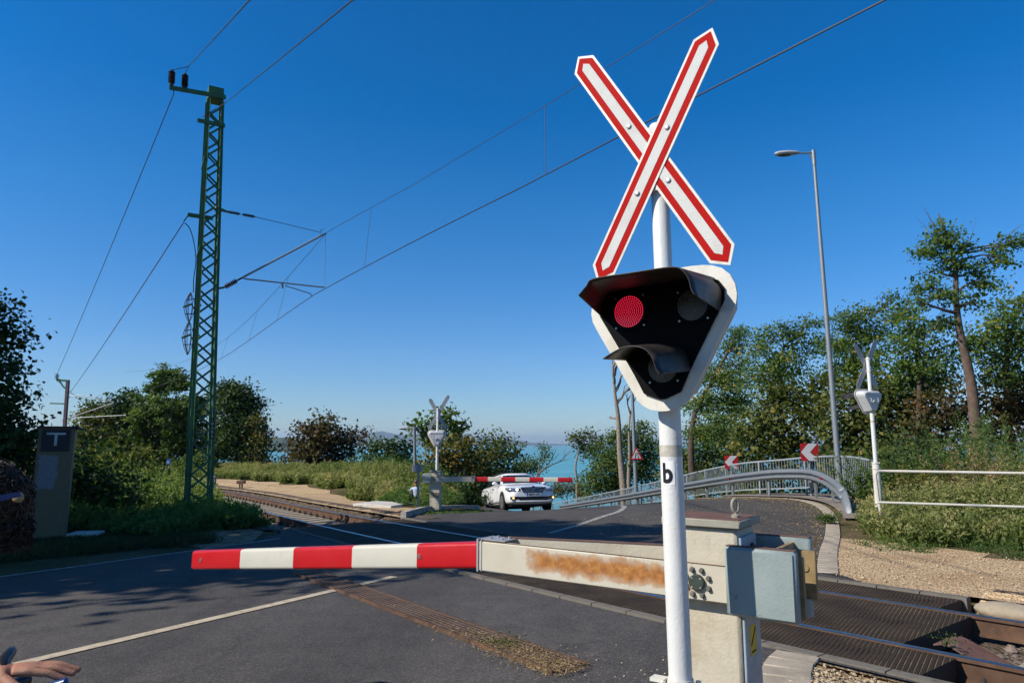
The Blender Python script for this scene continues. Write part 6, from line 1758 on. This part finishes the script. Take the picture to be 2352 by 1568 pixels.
T_('leafy_tree', 'reddish brown tree in front of the lake left of the street lamp', (735, 0), 46, [(735, 975, 32), (705, 1005, 38), (760, 1010, 40), (725, 1045, 45), (680, 1035, 25), (775, 1050, 35), (800, 1010, 22), (825, 1000, 16), (840, 1030, 14)], 'rusty', 10, 0.217, 1., group=MT, bare=14, cluster=0.38)
T_('leafy_bush', 'low red-brown bush at the water edge left of the reddish tree', (650, 0), 47, [(640, 1075, 22), (670, 1068, 20), (618, 1088, 14)], 'rusty', 11, 0.182, 1., group='bushes', cat='bush', cluster=0.41)
T_('leafy_tree', 'dark green bushy tree between the reddish tree and the street lamp', (890, 0), 43, [(890, 1035, 30), (862, 1050, 26), (920, 1045, 32), (905, 1080, 35), (945, 1075, 25), (855, 1080, 25)], 'dark', 12, 0.209, 1., group=MT, cluster=0.37)
T_('leafy_tree', 'green tree behind the crossed boards of the far signal', (1010, 0), 33, [(1020, 968, 26), (1040, 985, 22), (985, 975, 18), (1000, 1005, 30), (960, 990, 14), (1045, 1010, 16)], 'mid', 13, .20, 1.05, group=MT)
T_('leafy_tree', 'yellowing tree right of the far signal pole', (1030, 0), 31, [(1010, 1045, 34), (1050, 1040, 38), (1075, 1065, 35), (1030, 1085, 38), (1065, 1020, 20)], 'autumn', 14, .16, 1.1, group=MT)
T_('leafy_bush', 'tall dark bush between the far barrier and the white car', (1078, 0), 33, [(1110, 1035, 36), (1145, 1020, 30), (1095, 1080, 40), (1150, 1065, 38), (1170, 1045, 22), (1130, 1110, 40), (1080, 1120, 36), (1105, 1150, 30), (1170, 1100, 30), (1060, 1140, 28)], 'olive', 15, .15, 1.1, group='bushes', cat='bush')
T_('leafy_bush', 'dark foliage low beside the kerb behind the far barrier post', (1055, 0), 27.5, [(1045, 1120, 26), (1070, 1145, 24), (1030, 1150, 20), (1095, 1155, 20)], 'dark', 16, .13, 1.1, group='bushes', cat='bush')
T_('leafy_bush', 'small green bush at the lake edge behind the car roof', (1210, 0), 62, [(1212, 1068, 22), (1190, 1075, 18), (1232, 1075, 14)], 'mid', 17, .14, 1.1, group='bushes', cat='bush')
T_('young_tree', 'thin leafy sapling with a pale stem standing against the lake', (1240, 0), 61, [(1247, 1028, 10), (1254, 1045, 10), (1245, 1055, 8)], 'mid', 18, .14, 1.2, bark=BARKL, trunk=[(1238, 1080), (1244, 1050), (1248, 1020)], tr_r=.07, group=MT)
bare_tree('bare_sapling', 'leaning leafless pale branch reaching right over the lake', 61, (1222, 0), [(1230, 1100), (1262, 1070), (1308, 1052)], [(.6, (1276, 1035)), (.8, (1300, 1042))], .11, 19)
RT = 'trees behind the guardrail'
T_('leafy_tree', 'slim pale-stemmed tree with sparse leaves right of the barrier tip', (1322, 0), 54, [(1345, 1000, 18), (1330, 1020, 16), (1365, 1005, 14), (1350, 1035, 20), (1320, 1005, 9)], 'olive', 20, .17, .8, bark=BARKL, trunk=[(1325, 1110), (1322, 1070), (1332, 1030), (1345, 1005)], tr_r=.12, group=RT, bare=22)
T_('leafy_bush', 'low yellowish bush beside the car under the barrier tip', (1300, 0), 56, [(1290, 1125, 18), (1315, 1115, 16), (1335, 1130, 18), (1272, 1120, 14)], 'autumn', 21, .13, 1.1, group='bushes', cat='bush')
T_('leafy_bush', 'big dark bush around the bare trunks behind the guardrail', (1420, 0), 51, [(1385, 1040, 36), (1425, 1010, 30), (1465, 1000, 36), (1495, 1035, 34), (1440, 1060, 42), (1390, 1085, 40), (1480, 1080, 36), (1360, 1110, 28), (1420, 1115, 30)], 'mid', 22, .17, 1.05, group='bushes', cat='bush')
bare_tree('dead_tree', 'taller dead tree with a thick bare trunk left of the signal pole', 48, (1433, 0), [(1431, 1110), (1424, 1040), (1420, 960), (1412, 900), (1410, 850)], [(.62, (1408, 960)), (.7, (1445, 890)), (.8, (1426, 860)), (.88, (1406, 830)), (.95, (1418, 835))], .30, 23)
bare_tree('dead_tree', 'thinner dead tree close beside the thick bare trunk', 48.8, (1441, 0), [(1444, 1105), (1446, 1040), (1445, 980), (1452, 930)], [(.6, (1462, 1000)), (.8, (1462, 905)), (.9, (1440, 915))], .18, 24)
T_('locust_tree', 'feathery locust tree right behind the red signal head', (1605, 0), 36, [(1695, 765, 26), (1680, 800, 30), (1640, 860, 40), (1675, 880, 38), (1690, 930, 40), (1620, 930, 40), (1650, 985, 45), (1600, 990, 30), (1700, 840, 26)], 'locust', 25, .11, 1.16, trunk=[(1590, 1090), (1588, 1010), (1600, 940), (1650, 850), (1690, 770)], tr_r=.22, group=RT, spray=True, cluster=.42, shell=.4)
T_('locust_tree', 'airy locust tree with layered sprays left of the tall lamp', (1745, 0), 31, [(1765, 775, 34), (1800, 755, 28), (1740, 800, 26), (1830, 770, 30), (1770, 830, 45), (1830, 830, 45), (1735, 870, 40), (1860, 745, 26), (1880, 790, 30), (1800, 880, 40)], 'locust', 26, .11, 0.74, trunk=[(1745, 1060), (1750, 980), (1770, 900), (1800, 800)], tr_r=.2, group=RT, spray=True, cluster=.45, shell=.4)
T_('maple_tree', 'dense yellow-green maple behind the left chevron board', (1790, 0), 29, [(1770, 920, 40), (1830, 905, 45), (1745, 965, 45), (1800, 970, 55), (1870, 950, 45), (1720, 1010, 38), (1840, 1020, 40), (1780, 1030, 40), (1890, 890, 35), (1690, 1040, 30)], 'olive', 27, .17, 1.1, group=RT)
T_('maple_tree', 'dark green tree filling the gap under the locust beside the signal pole', (1620, 0), 39, [(1600, 1050, 40), (1650, 1040, 40), (1690, 1000, 35), (1560, 1070, 35), (1610, 1090, 32), (1530, 1040, 30)], 'mid', 28, .17, 1.05, group=RT)
T_('locust_tree', 'yellow-tinged locust tree right behind the tall lamp post', (1960, 0), 29, [(1940, 735, 34), (1985, 725, 32), (1960, 780, 45), (2015, 770, 35), (1915, 790, 32), (1990, 830, 50), (1935, 850, 45), (2040, 690, 22), (2065, 720, 30)], 'locust', 29, .11, 0.87, trunk=[(1962, 1000), (1965, 900), (1960, 800)], tr_r=.2, group=RT, spray=True, cluster=.4, shell=.4)
T_('maple_tree', 'dense dark maple behind the right-hand grey signal', (1990, 0), 27, [(1930, 930, 45), (1985, 910, 50), (2045, 890, 50), (1960, 990, 50), (2030, 970, 55), (1905, 1000, 35), (2075, 960, 45), (2020, 1040, 45), (1950, 1050, 40)], 'olive', 30, .17, 1.1, group=RT)
T_('locust_tree', 'tallest tree on the right, thin crown on a long bare leaning trunk', (2236, 0), 22, [(2165, 520, 20), (2150, 548, 18), (2190, 548, 20), (2140, 575, 16), (2215, 570, 16), (2165, 560, 30), (2190, 590, 26), (2150, 620, 26), (2210, 610, 22), (2120, 580, 14), (2135, 660, 34), (2185, 680, 30), (2245, 620, 30), (2290, 590, 32), (2325, 565, 26), (2350, 555, 18), (2270, 650, 34), (2105, 690, 26), (2180, 740, 30), (2240, 690, 26)], 'locust', 31, .10, 0.73, bark=paint('brown_bark', (.12, .085, .065), .95, var=.35, scale=6, grain=22, bumps=1.2, spec=.1), trunk=[(2236, 930), (2222, 840), (2204, 760), (2196, 690), (2193, 600), (2170, 530), (2155, 490)], tr_r=.19, group=RT, spray=True, cluster=.32, shell=.3, bare=46, taper=.93)
T_('locust_tree', 'broad locust tree at the right edge under the tall thin crown', (2310, 0), 25, [(2300, 730, 42), (2340, 700, 36), (2260, 770, 42), (2330, 790, 50), (2220, 800, 35), (2300, 850, 55), (2380, 760, 60), (2350, 870, 50)], 'locust', 32, .11, 0.91, group=RT, spray=True, cluster=.4, shell=.4)
T_('locust_tree', 'locust tree between the yellow-tinged one and the long leaning trunk', (2100, 0), 25, [(2090, 740, 36), (2130, 760, 36), (2070, 790, 40), (2120, 820, 45), (2165, 800, 30), (2085, 860, 45), (2150, 870, 40)], 'locust', 33, .11, 0.87, group=RT, spray=True, cluster=.4, shell=.4)
T_('maple_tree', 'dark orange-flecked tree mass behind the shrubs at the right edge', (2280, 0), 24, [(2140, 940, 45), (2200, 910, 40), (2290, 930, 50), (2350, 940, 50), (2180, 990, 45), (2330, 1000, 50), (2110, 1010, 40), (2250, 980, 45), (2390, 900, 60)], 'rusty', 34, .15, .95, group=RT)
T_('maple_tree', 'dark green tree mass in the gap right of the grey signal', (2120, 0), 27, [(2080, 900, 40), (2130, 880, 40), (2100, 960, 45), (2060, 1020, 40), (2130, 1040, 40), (2180, 1060, 40)], 'dark', 35, .17, 1., group=RT)
# tall bushy weeds on the right bank
def shrub(label, Y, px, seed, leaf='weedg', n=60, hh=1.6, sp=.5, leaf_n=70, ls=.10, group='tall weeds on the right bank', name='tall_weed'):
    nr = np.random.default_rng(seed); p = A(px, 1000, Y); base = Vector((p.x, p.y, tz(p.x, p.y)))
    root = thing(name, label, 'plant', base, group=group)
    P, AX, S, T = [], [], [], []; m = MB(); rng = random.Random(seed)
    for i in range(n):
        b = np.array([nr.normal(0, sp), nr.normal(0, sp * .8), 0]); lean = np.array([nr.normal(0, .22) + b[0] * .25 / sp, nr.normal(0, .2), 1]); h = hh * nr.uniform(.6, 1.08)
        m.tube([Vector(b), Vector(b + lean * h * .5), Vector(b + lean * h + np.array([0, 0, -.03]))], [.008, .006, .002], 3, caps=False)
        f = nr.uniform(.12, 1, leaf_n) ** .8; a = nr.uniform(0, 6.28, leaf_n); rr_ = (.04 + .16 * (1 - f)) * nr.uniform(.3, 1.2, leaf_n)
        c = b + lean * (h * f)[:, None] + np.stack([np.cos(a) * rr_, np.sin(a) * rr_, rr_ * .3], 1)
        P.append(c); AX.append(np.stack([np.cos(a), np.sin(a), nr.uniform(.2, 1.2, leaf_n)], 1)); S.append(ls * (1.25 - f * .75)); T.append(np.clip(.25 + .35 * f + nr.normal(0, .15, leaf_n) + nr.normal(0, .1), 0, 1))
    P, AX, S, T = np.concatenate(P), np.concatenate(AX), np.concatenate(S), np.concatenate(T)
    nn = nr.normal(0, 1, P.shape) + np.array([0, 0, .5]); nn /= np.linalg.norm(nn, axis=1, keepdims=True)
    m.build('stems', paint('green_stem', (.07, .09, .03), .8, var=.3), root, fix=False)
    leaf_object('foliage', P, nn, AX, S, S * .38, T, LEAF[leaf], root); return root
shrub('tall spiky green weeds under the leaning trunk on the right bank', 17.5, 2190, 41, n=60, hh=2.3, sp=.7)
shrub('tall spiky green weeds at the right edge of the bank', 16.5, 2300, 42, n=60, hh=2.1, sp=.75)
shrub('tan flowering weed clump on the right bank behind the tube railing', 15.2, 2240, 43, 'dry', n=40, hh=1.35, sp=.30, ls=.085)
shrub('tan flowering weed clump at the far right above the tube railing', 14.6, 2330, 44, 'weed', n=44, hh=1.3, sp=.40, ls=.09)
shrub('yellowing leafy weeds left of the tan clumps, behind the tube railing', 16.2, 2120, 45, 'autumn', n=36, hh=1.15, sp=.5, ls=.13)
shrub('green creeper-like weeds growing through the end of the fence', 17.6, 1978, 46, 'weedg', n=18, hh=1.0, sp=.22, ls=.12)
shrub('leafy green weeds right behind the white railing corner post', 17.2, 2070, 47, 'mid', n=34, hh=1.5, sp=.45, ls=.15)
shrub('small green weed growing in the gutter at the inside of the bend', 14.4, 1887, 48, 'mid', n=14, hh=.30, sp=.07, ls=.07, leaf_n=40, group='small weeds')
shrub('small weed sprouting between the rails beside the sloping steel plate', 5.62, 2132, 49, 'mid', n=5, hh=.11, sp=.018, ls=.025, leaf_n=18, group='small weeds')
shrub('tiny weed growing out of the rusty drain grating', 5.72, 1092 + 60, 50, 'mid', n=9, hh=.06, sp=.06, ls=.03, leaf_n=20, group='small weeds')

def undergrowth(name, rects, leaf, seed, ls, label):
    """dense low foliage filling the ground under the trees: boxes (pixel x0, x1, y0, y1, distance)"""
    nr = np.random.default_rng(seed); P = []
    for x0, x1, y0, y1, Y, k in rects:
        kc = int(k * (x1 - x0) * (y1 - y0) / 260)
        xs = nr.uniform(x0, x1, kc); top_ = y0 + (y1 - y0) * .30 * (1 + np.sin(xs * .045 + seed) * .6 + np.sin(xs * .11 + 2) * .4)
        ys = top_ + (y1 - top_) * nr.uniform(0, 1, kc); Ys = Y + nr.normal(0, 1.1, kc)
        c = np.array([tuple(A(a, b, d)) for a, b, d in zip(xs, ys, Ys)])
        P.append((np.repeat(c, 22, 0) + nr.normal(0, .26, (kc * 22, 3)), np.repeat(nr.normal(.4, .22, kc), 22)))
    T = np.concatenate([q[1] for q in P]); P = np.concatenate([q[0] for q in P]); n = len(P)
    nn = nr.normal(0, .8, P.shape) + np.array([-.2, -.3, .7]); nn /= np.linalg.norm(nn, axis=1, keepdims=True); sz_ = ls * nr.uniform(.6, 1.3, n)
    o = leaf_object(name, P, nn, nr.normal(0, 1, P.shape), sz_, sz_ * .7, T + nr.normal(0, .12, n), LEAF[leaf]); o['kind'] = 'stuff'; o['label'] = label
undergrowth('undergrowth', [(1520, 1720, 1040, 1135, 39, 1.2), (1700, 1930, 1010, 1100, 29.5, 1.), (1900, 2120, 1000, 1120, 24, 1.), (1600, 1930, 1080, 1150, 30.5, 1.)], 'olive', 51, .19, 'dense undergrowth behind the guardrail')
undergrowth('undergrowth', [(2040, 2352, 985, 1110, 21.5, .9)], 'dark', 54, .15, 'dark undergrowth at the foot of the right-hand trees')
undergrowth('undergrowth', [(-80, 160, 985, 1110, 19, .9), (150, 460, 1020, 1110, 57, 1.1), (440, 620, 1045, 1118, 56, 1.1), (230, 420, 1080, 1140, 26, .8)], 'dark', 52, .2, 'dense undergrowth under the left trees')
undergrowth('undergrowth', [(1000, 1130, 1090, 1165, 33, .9), (1330, 1530, 1070, 1150, 52, 1.2), (620, 960, 1060, 1115, 46, .9)], 'olive', 53, .19, 'dense undergrowth before the lake')

# off the left edge: tall trees whose shade falls over the road
for i, (x, y, hgt, cr, lab) in enumerate(((-14.7, 6.4, 15.6, 2.8, 'tall tree left of the picture, nearest to the road edge'), (-16.1, 8.7, 14.6, 2.5, 'tall tree left of the picture, second from the road'), (-18.1, 10.9, 12.5, 2.7, 'tall tree left of the picture, third from the road'), (-20.5, 7.0, 13.5, 2.6, 'tall tree left of the picture, farthest from the camera'))):
    z = tz(x, y); rng = random.Random(60 + i)
    bb = [((x + rng.uniform(-.5, .5) * cr, y + rng.uniform(-.5, .5) * cr, z + hgt * f), cr * g) for f, g in ((.95, .35), (.88, .5), (.8, .65), (.72, .8), (.62, .9), (.52, .9), (.42, .85), (.32, .8), (.22, .7), (.14, .5))]
    T_('shade_tree', lab, (x, y, z), 10, None, 'dark', 60 + i, .26, .7, group='shade trees beside the road', abs_blobs=bb, twig=False)

# ------------------------------------------------------------------ weeds, grass and litter (nobody could count them)
def weeds(name, regions, mat, seed, count, h, leaf_n, ls, plume=True, label=None, tintb=0., wid=.46):
    """flowering weeds spread over pixel regions of the ground: (x0, x1, y0, y1 of the feet)"""
    nr = np.random.default_rng(seed); P, AX, S, T = [], [], [], []
    tot = sum(r[4] for r in regions)
    for (fn, t0, t1, q0, wgt) in regions:
        k = int(count * wgt / tot)
        t = nr.uniform(min(t0, t1), max(t0, t1), k); u = nr.uniform(0, 1, k)
        a, b = fn(t); q = a + (b - a) * u
        X, Y_ = xy(t, q); Z = TZ(X, Y_, False)
        hh = h * nr.uniform(.55, 1.12, k) * (.75 + .45 * np.sin(X * .9 + Y_ * .7) ** 2) * np.clip(.60 + u * q0 * .8, .60, 1.1) * np.where(t < -11, np.clip((-t - 12.2) / 8, .38, 1), 1)
        hh = hh * np.where((np.abs(X / Y_ + .139) < .0125) & (Y_ < 28), .30, 1)      # the grass is trodden low where someone sits
        lean = np.stack([nr.normal(0, .12, k), nr.normal(0, .12, k), np.ones(k)], 1); pt_ = nr.normal(0, .16, k) + .2 * np.sin(X * .5) * np.cos(Y_ * .6)
        f = nr.uniform(.05, 1, (k, leaf_n)); an = nr.uniform(0, 6.28, (k, leaf_n))
        rr_ = (.035 + .10 * np.abs(np.sin(f * 3.0))) * nr.uniform(.3, 1.3, (k, leaf_n))
        c = np.stack([X, Y_, Z], 1)[:, None, :] + lean[:, None, :] * (hh[:, None] * f)[:, :, None] + np.stack([np.cos(an) * rr_, np.sin(an) * rr_, 0 * rr_], 2)
        P.append(c.reshape(-1, 3)); AX.append(np.stack([np.cos(an) * .6, np.sin(an) * .6, nr.uniform(.3, 1.5, an.shape)], 2).reshape(-1, 3)); S.append((ls * (1.3 - f * .6) * nr.uniform(.6, 1.3, f.shape)).reshape(-1))
        T.append((tintb + .22 + (.50 if plume else .2) * np.clip((f - .35) / .65, 0, 1) + pt_[:, None] + nr.normal(0, .08, f.shape)).reshape(-1))
    P, AX, S, T = np.concatenate(P), np.concatenate(AX), np.concatenate(S), np.concatenate(T)
    nn = nr.normal(0, 1, P.shape) + np.array([0, -.2, .3]); nn /= np.linalg.norm(nn, axis=1, keepdims=True)
    o = leaf_object(name, P, nn, AX, S, S * wid, T, LEAF[mat]); o['kind'] = 'stuff'
    if label: o['label'] = label
    return o
def cst(a, b): return lambda t: (np.minimum(qc(t) + a + .35 * np.sin(t * 1.3) + .25 * np.sin(t * 3.1), 4.0 + .72 * (-11.3 - t)), np.minimum(qc(t) + b, 4.1 + .72 * (-11.3 - t)))
weeds('weeds', [(cst(4.3, 9.0), -15.8, -60, 1.2, 1.)], 'weed', 71, 9000, .80, 46, .12, label='pale flowering weeds along the gravel path')
weeds('weeds', [(cst(6.3, 9.5), -18.5, -34, 1., 1.)], 'weedg', 72, 700, 1.15, 60, .12, False, tintb=.12, label='taller dark green weeds behind the pale ones')
weeds('weeds', [(cst(3.6, 6.0), -13.6, -17.5, .6, 1.)], 'weedg', 73, 620, 1.15, 44, .10, False, label='green weeds beside the far barrier')
weeds('dry_grass', [(lambda t: (qc(t) + 3.3, qc(t) + 4.5 + 0 * t), -12.2, -14.6, .5, 1.)], 'dry', 74, 420, .26, 26, .13, False, label='dry brown grass beside the far barrier', wid=.12)
weeds('weeds', [(lambda t: (4.9 + .35 * np.sin(t * 2.3) + .2 * np.sin(t * 5.1) - .05 * t, 13.5 + 0 * t), -1.0, 5.5, 1.1, 1.), (lambda t: (np.maximum(4.95, 5.6 + (-1.5 - t) * 2.3) + .15 * np.sin(t * 9), 11.5 + 0 * t), -2.6, -1.0, 2.5, .16)], 'weed', 75, 5600, .62, 46, .085, True, tintb=-.02, label='bright weeds on the right bank')
weeds('weeds', [(lambda t: (9.2 + .5 * np.sin(t * 2.3) + 0 * t, 15 + 0 * t), -1.8, 5.5, .8, 1.)], 'weed', 76, 1500, 1.05, 46, .095, True, label='taller pale weeds at the back of the right bank')
weeds('grass', [(lambda t: (4.0 + .35 * np.sin(t * 2.3) + .2 * np.sin(t * 5.1) - .05 * t, 5.3 - .05 * t), -1.2, 5.5, 2., 1.)], 'weedg', 77, 260, .13, 24, .07, False, wid=.2, label='grass tufts at the edge of the right-hand gravel')
# shaded grass on the left
def lft(t): return (-8.8 + 0 * t, qc(t) - 1.9 - .6 * np.abs(np.sin(t * 1.1)))
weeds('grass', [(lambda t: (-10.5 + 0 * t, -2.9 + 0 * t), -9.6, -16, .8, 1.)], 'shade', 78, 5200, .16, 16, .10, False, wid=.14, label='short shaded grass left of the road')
weeds('weeds', [(lambda t: (qc(t) - 4.6 + .5 * np.sin(t * 2.), qc(t) - 1.75 + 0 * t), -11.6, -24, .9, 1.), (lambda t: (qc(t) - 8.6 + .5 * np.sin(t * 2.), qc(t) - 4 + 0 * t), -14.2, -26, .9, 1.)], 'weedg', 79, 1900, 1.35, 44, .11, True, label='dim tall weeds round the mast foot')
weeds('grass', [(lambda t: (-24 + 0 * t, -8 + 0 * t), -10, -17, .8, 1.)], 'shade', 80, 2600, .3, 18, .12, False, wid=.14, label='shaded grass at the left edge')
weeds('weeds', [(lambda t: (3.0 + 0 * t, 5.2 + 0 * t), -11.5, -12.9, .4, 1.)], 'weedg', 81, 110, .22, 24, .07, False, label='weeds along the raised kerb')
weeds('weeds', [(lambda t: (9.6 + 0 * t, 11.6 + 0 * t), -3.3, -1.8, .6, 1.)], 'weedg', 82, 320, .42, 40, .07, True, tintb=.1, label='weeds under the guardrail end')
def scatter(name, n, seed, pos, size, mat, label, flat=True, asp=.45, lift=.03):
    nr = np.random.default_rng(seed); XY = pos(nr, n); Z = TZ(XY[:, 0], XY[:, 1], False) + lift
    P = np.column_stack([XY, Z]); nn = nr.normal(0, .25, P.shape) + np.array([0, 0, 1.]); nn /= np.linalg.norm(nn, axis=1, keepdims=True)
    o = leaf_object(name, P, nn, nr.normal(0, 1, P.shape), size * nr.uniform(.5, 1.3, n), size * asp * nr.uniform(.6, 1.2, n), nr.uniform(0, 1, n), mat); o['kind'] = 'stuff'; o['label'] = label; return o
gpts = np.array([(p.x, p.y) for p in gut])
def near_gut(nr, n):
    i = nr.integers(4, len(gpts) - 1, n); u = nr.uniform(0, 1, n)[:, None]; p = gpts[i] * (1 - u) + gpts[np.minimum(i + 1, len(gpts) - 1)] * u
    d = gpts[np.minimum(i + 1, len(gpts) - 1)] - gpts[i]; d /= np.linalg.norm(d, axis=1, keepdims=True) + 1e-9
    return p + np.stack([-d[:, 1], d[:, 0]], 1) * (np.abs(nr.exponential(.42, n)) + .03)[:, None]
scatter('fallen_leaves', 2600, 90, near_gut, .055, LEAF['dry'], 'dry leaves gathered along the gutter')
def on_bend(nr, n):
    t = nr.uniform(-7.5, -1.0, n); q = nr.uniform(2.5, 12.5, n); X, Y_ = xy(t, q); return np.column_stack([X, Y_])
scatter('fallen_leaves', 2300, 91, on_bend, .04, LEAF['dry'], 'small dry leaves scattered on the bend')
PALE = m_leaf('pale_chip', [(0, (.30, .25, .18)), (.5, (.46, .41, .33)), (1, (.62, .58, .5))], 0.)
def chips(nr, n):
    c = np.array(g2(1500, 1550))[:2]; return c + np.column_stack([nr.normal(0, .35, n), nr.normal(0, .30, n)])
def stones(name, n, seed, pos, r0, r1, mat, label, dz=.02):
    rng = random.Random(seed); nr = np.random.default_rng(seed); XY = pos(nr, n); Z = TZ(XY[:, 0], XY[:, 1], True); m = MB()
    for (x, y), z in zip(XY, Z):
        r = r0 * (r1 / r0) ** (rng.random() ** 2.2); k = 6; rot = Matrix.Rotation(rng.uniform(0, 6.28), 3, 'Z')
        m.ball((x, y, z + dz + r * .35), r, 0, 6, 4, (rng.uniform(.8, 1.4), rng.uniform(.7, 1.1), rng.uniform(.5, .8)), rot)
    m.sm = [False] * len(m.sm)
    o = m.build(name, mat, None, fix=False); o['kind'] = 'stuff'; o['label'] = label; return o
CHIP = paint('pale_stone', (.42, .335, .225), .9, var=.3, scale=2.5, bumps=.4, spec=.1); CHIPD = paint('dark_stone', (.15, .12, .10), .9, var=.5, scale=2.5, bumps=.4, spec=.1)
stones('stone_chips', 70, 92, chips, .003, .010, CHIP, 'pale stone chips on the road by the signal foot')
def onpanel(nr, n):
    t = nr.uniform(-.5, 2.1, n); q = qc(t) - nr.uniform(.83, 1.5, n); X, Y_ = xy(t, q); return np.column_stack([X, Y_])
stones('stone_chips', 70, 93, onpanel, .006, .018, CHIP, 'pale stone chips on the rubber strip')
def verge(nr, n):
    t = nr.uniform(.9, 3.2, n); q = qc(t) - 1.66 - nr.uniform(0, 1.1, n); X, Y_ = xy(t, q); return np.column_stack([X, Y_])
stones('gravel', 2200, 94, verge, .005, .018, CHIP, 'loose gravel beside the near rubber strip')
def gshould(nr, n):
    t = nr.uniform(-1.2, 3.6, n); q = nr.uniform(1.0, 4.4, n); X, Y_ = xy(t, q); return np.column_stack([X, Y_])
stones('gravel', 1500, 95, gshould, .006, .018, CHIP, 'loose stones on the right-hand gravel')
def inbal(nr, n):
    t = nr.uniform(1.75, 4.2, n); q = qc(t) + nr.uniform(-1.3, 1.4, n); X, Y_ = xy(t, q); return np.column_stack([X, Y_])
stones('ballast_stones', 900, 96, inbal, .018, .055, CHIPD, 'dark ballast stones between the rails on the right', .03)
stones('ballast_stones', 160, 98, inbal, .015, .04, CHIP, 'pale ballast stones between the rails on the right', .03)
def gratedirt(nr, n):
    s = 1 - np.abs(nr.normal(0, .15, n)); o = nr.normal(0, .11, n); p0_ = np.array(ga)[:2]; d_ = np.array(gd)[:2]; n_ = np.array(gn)[:2]
    return p0_ + d_ * (s * gl + .1)[:, None] + n_ * (o - .05)[:, None]
scatter('straw_litter', 1500, 97, gratedirt, .05, LEAF['dry'], 'dry straw lying over the near end of the drain grating', asp=.14, lift=.045)
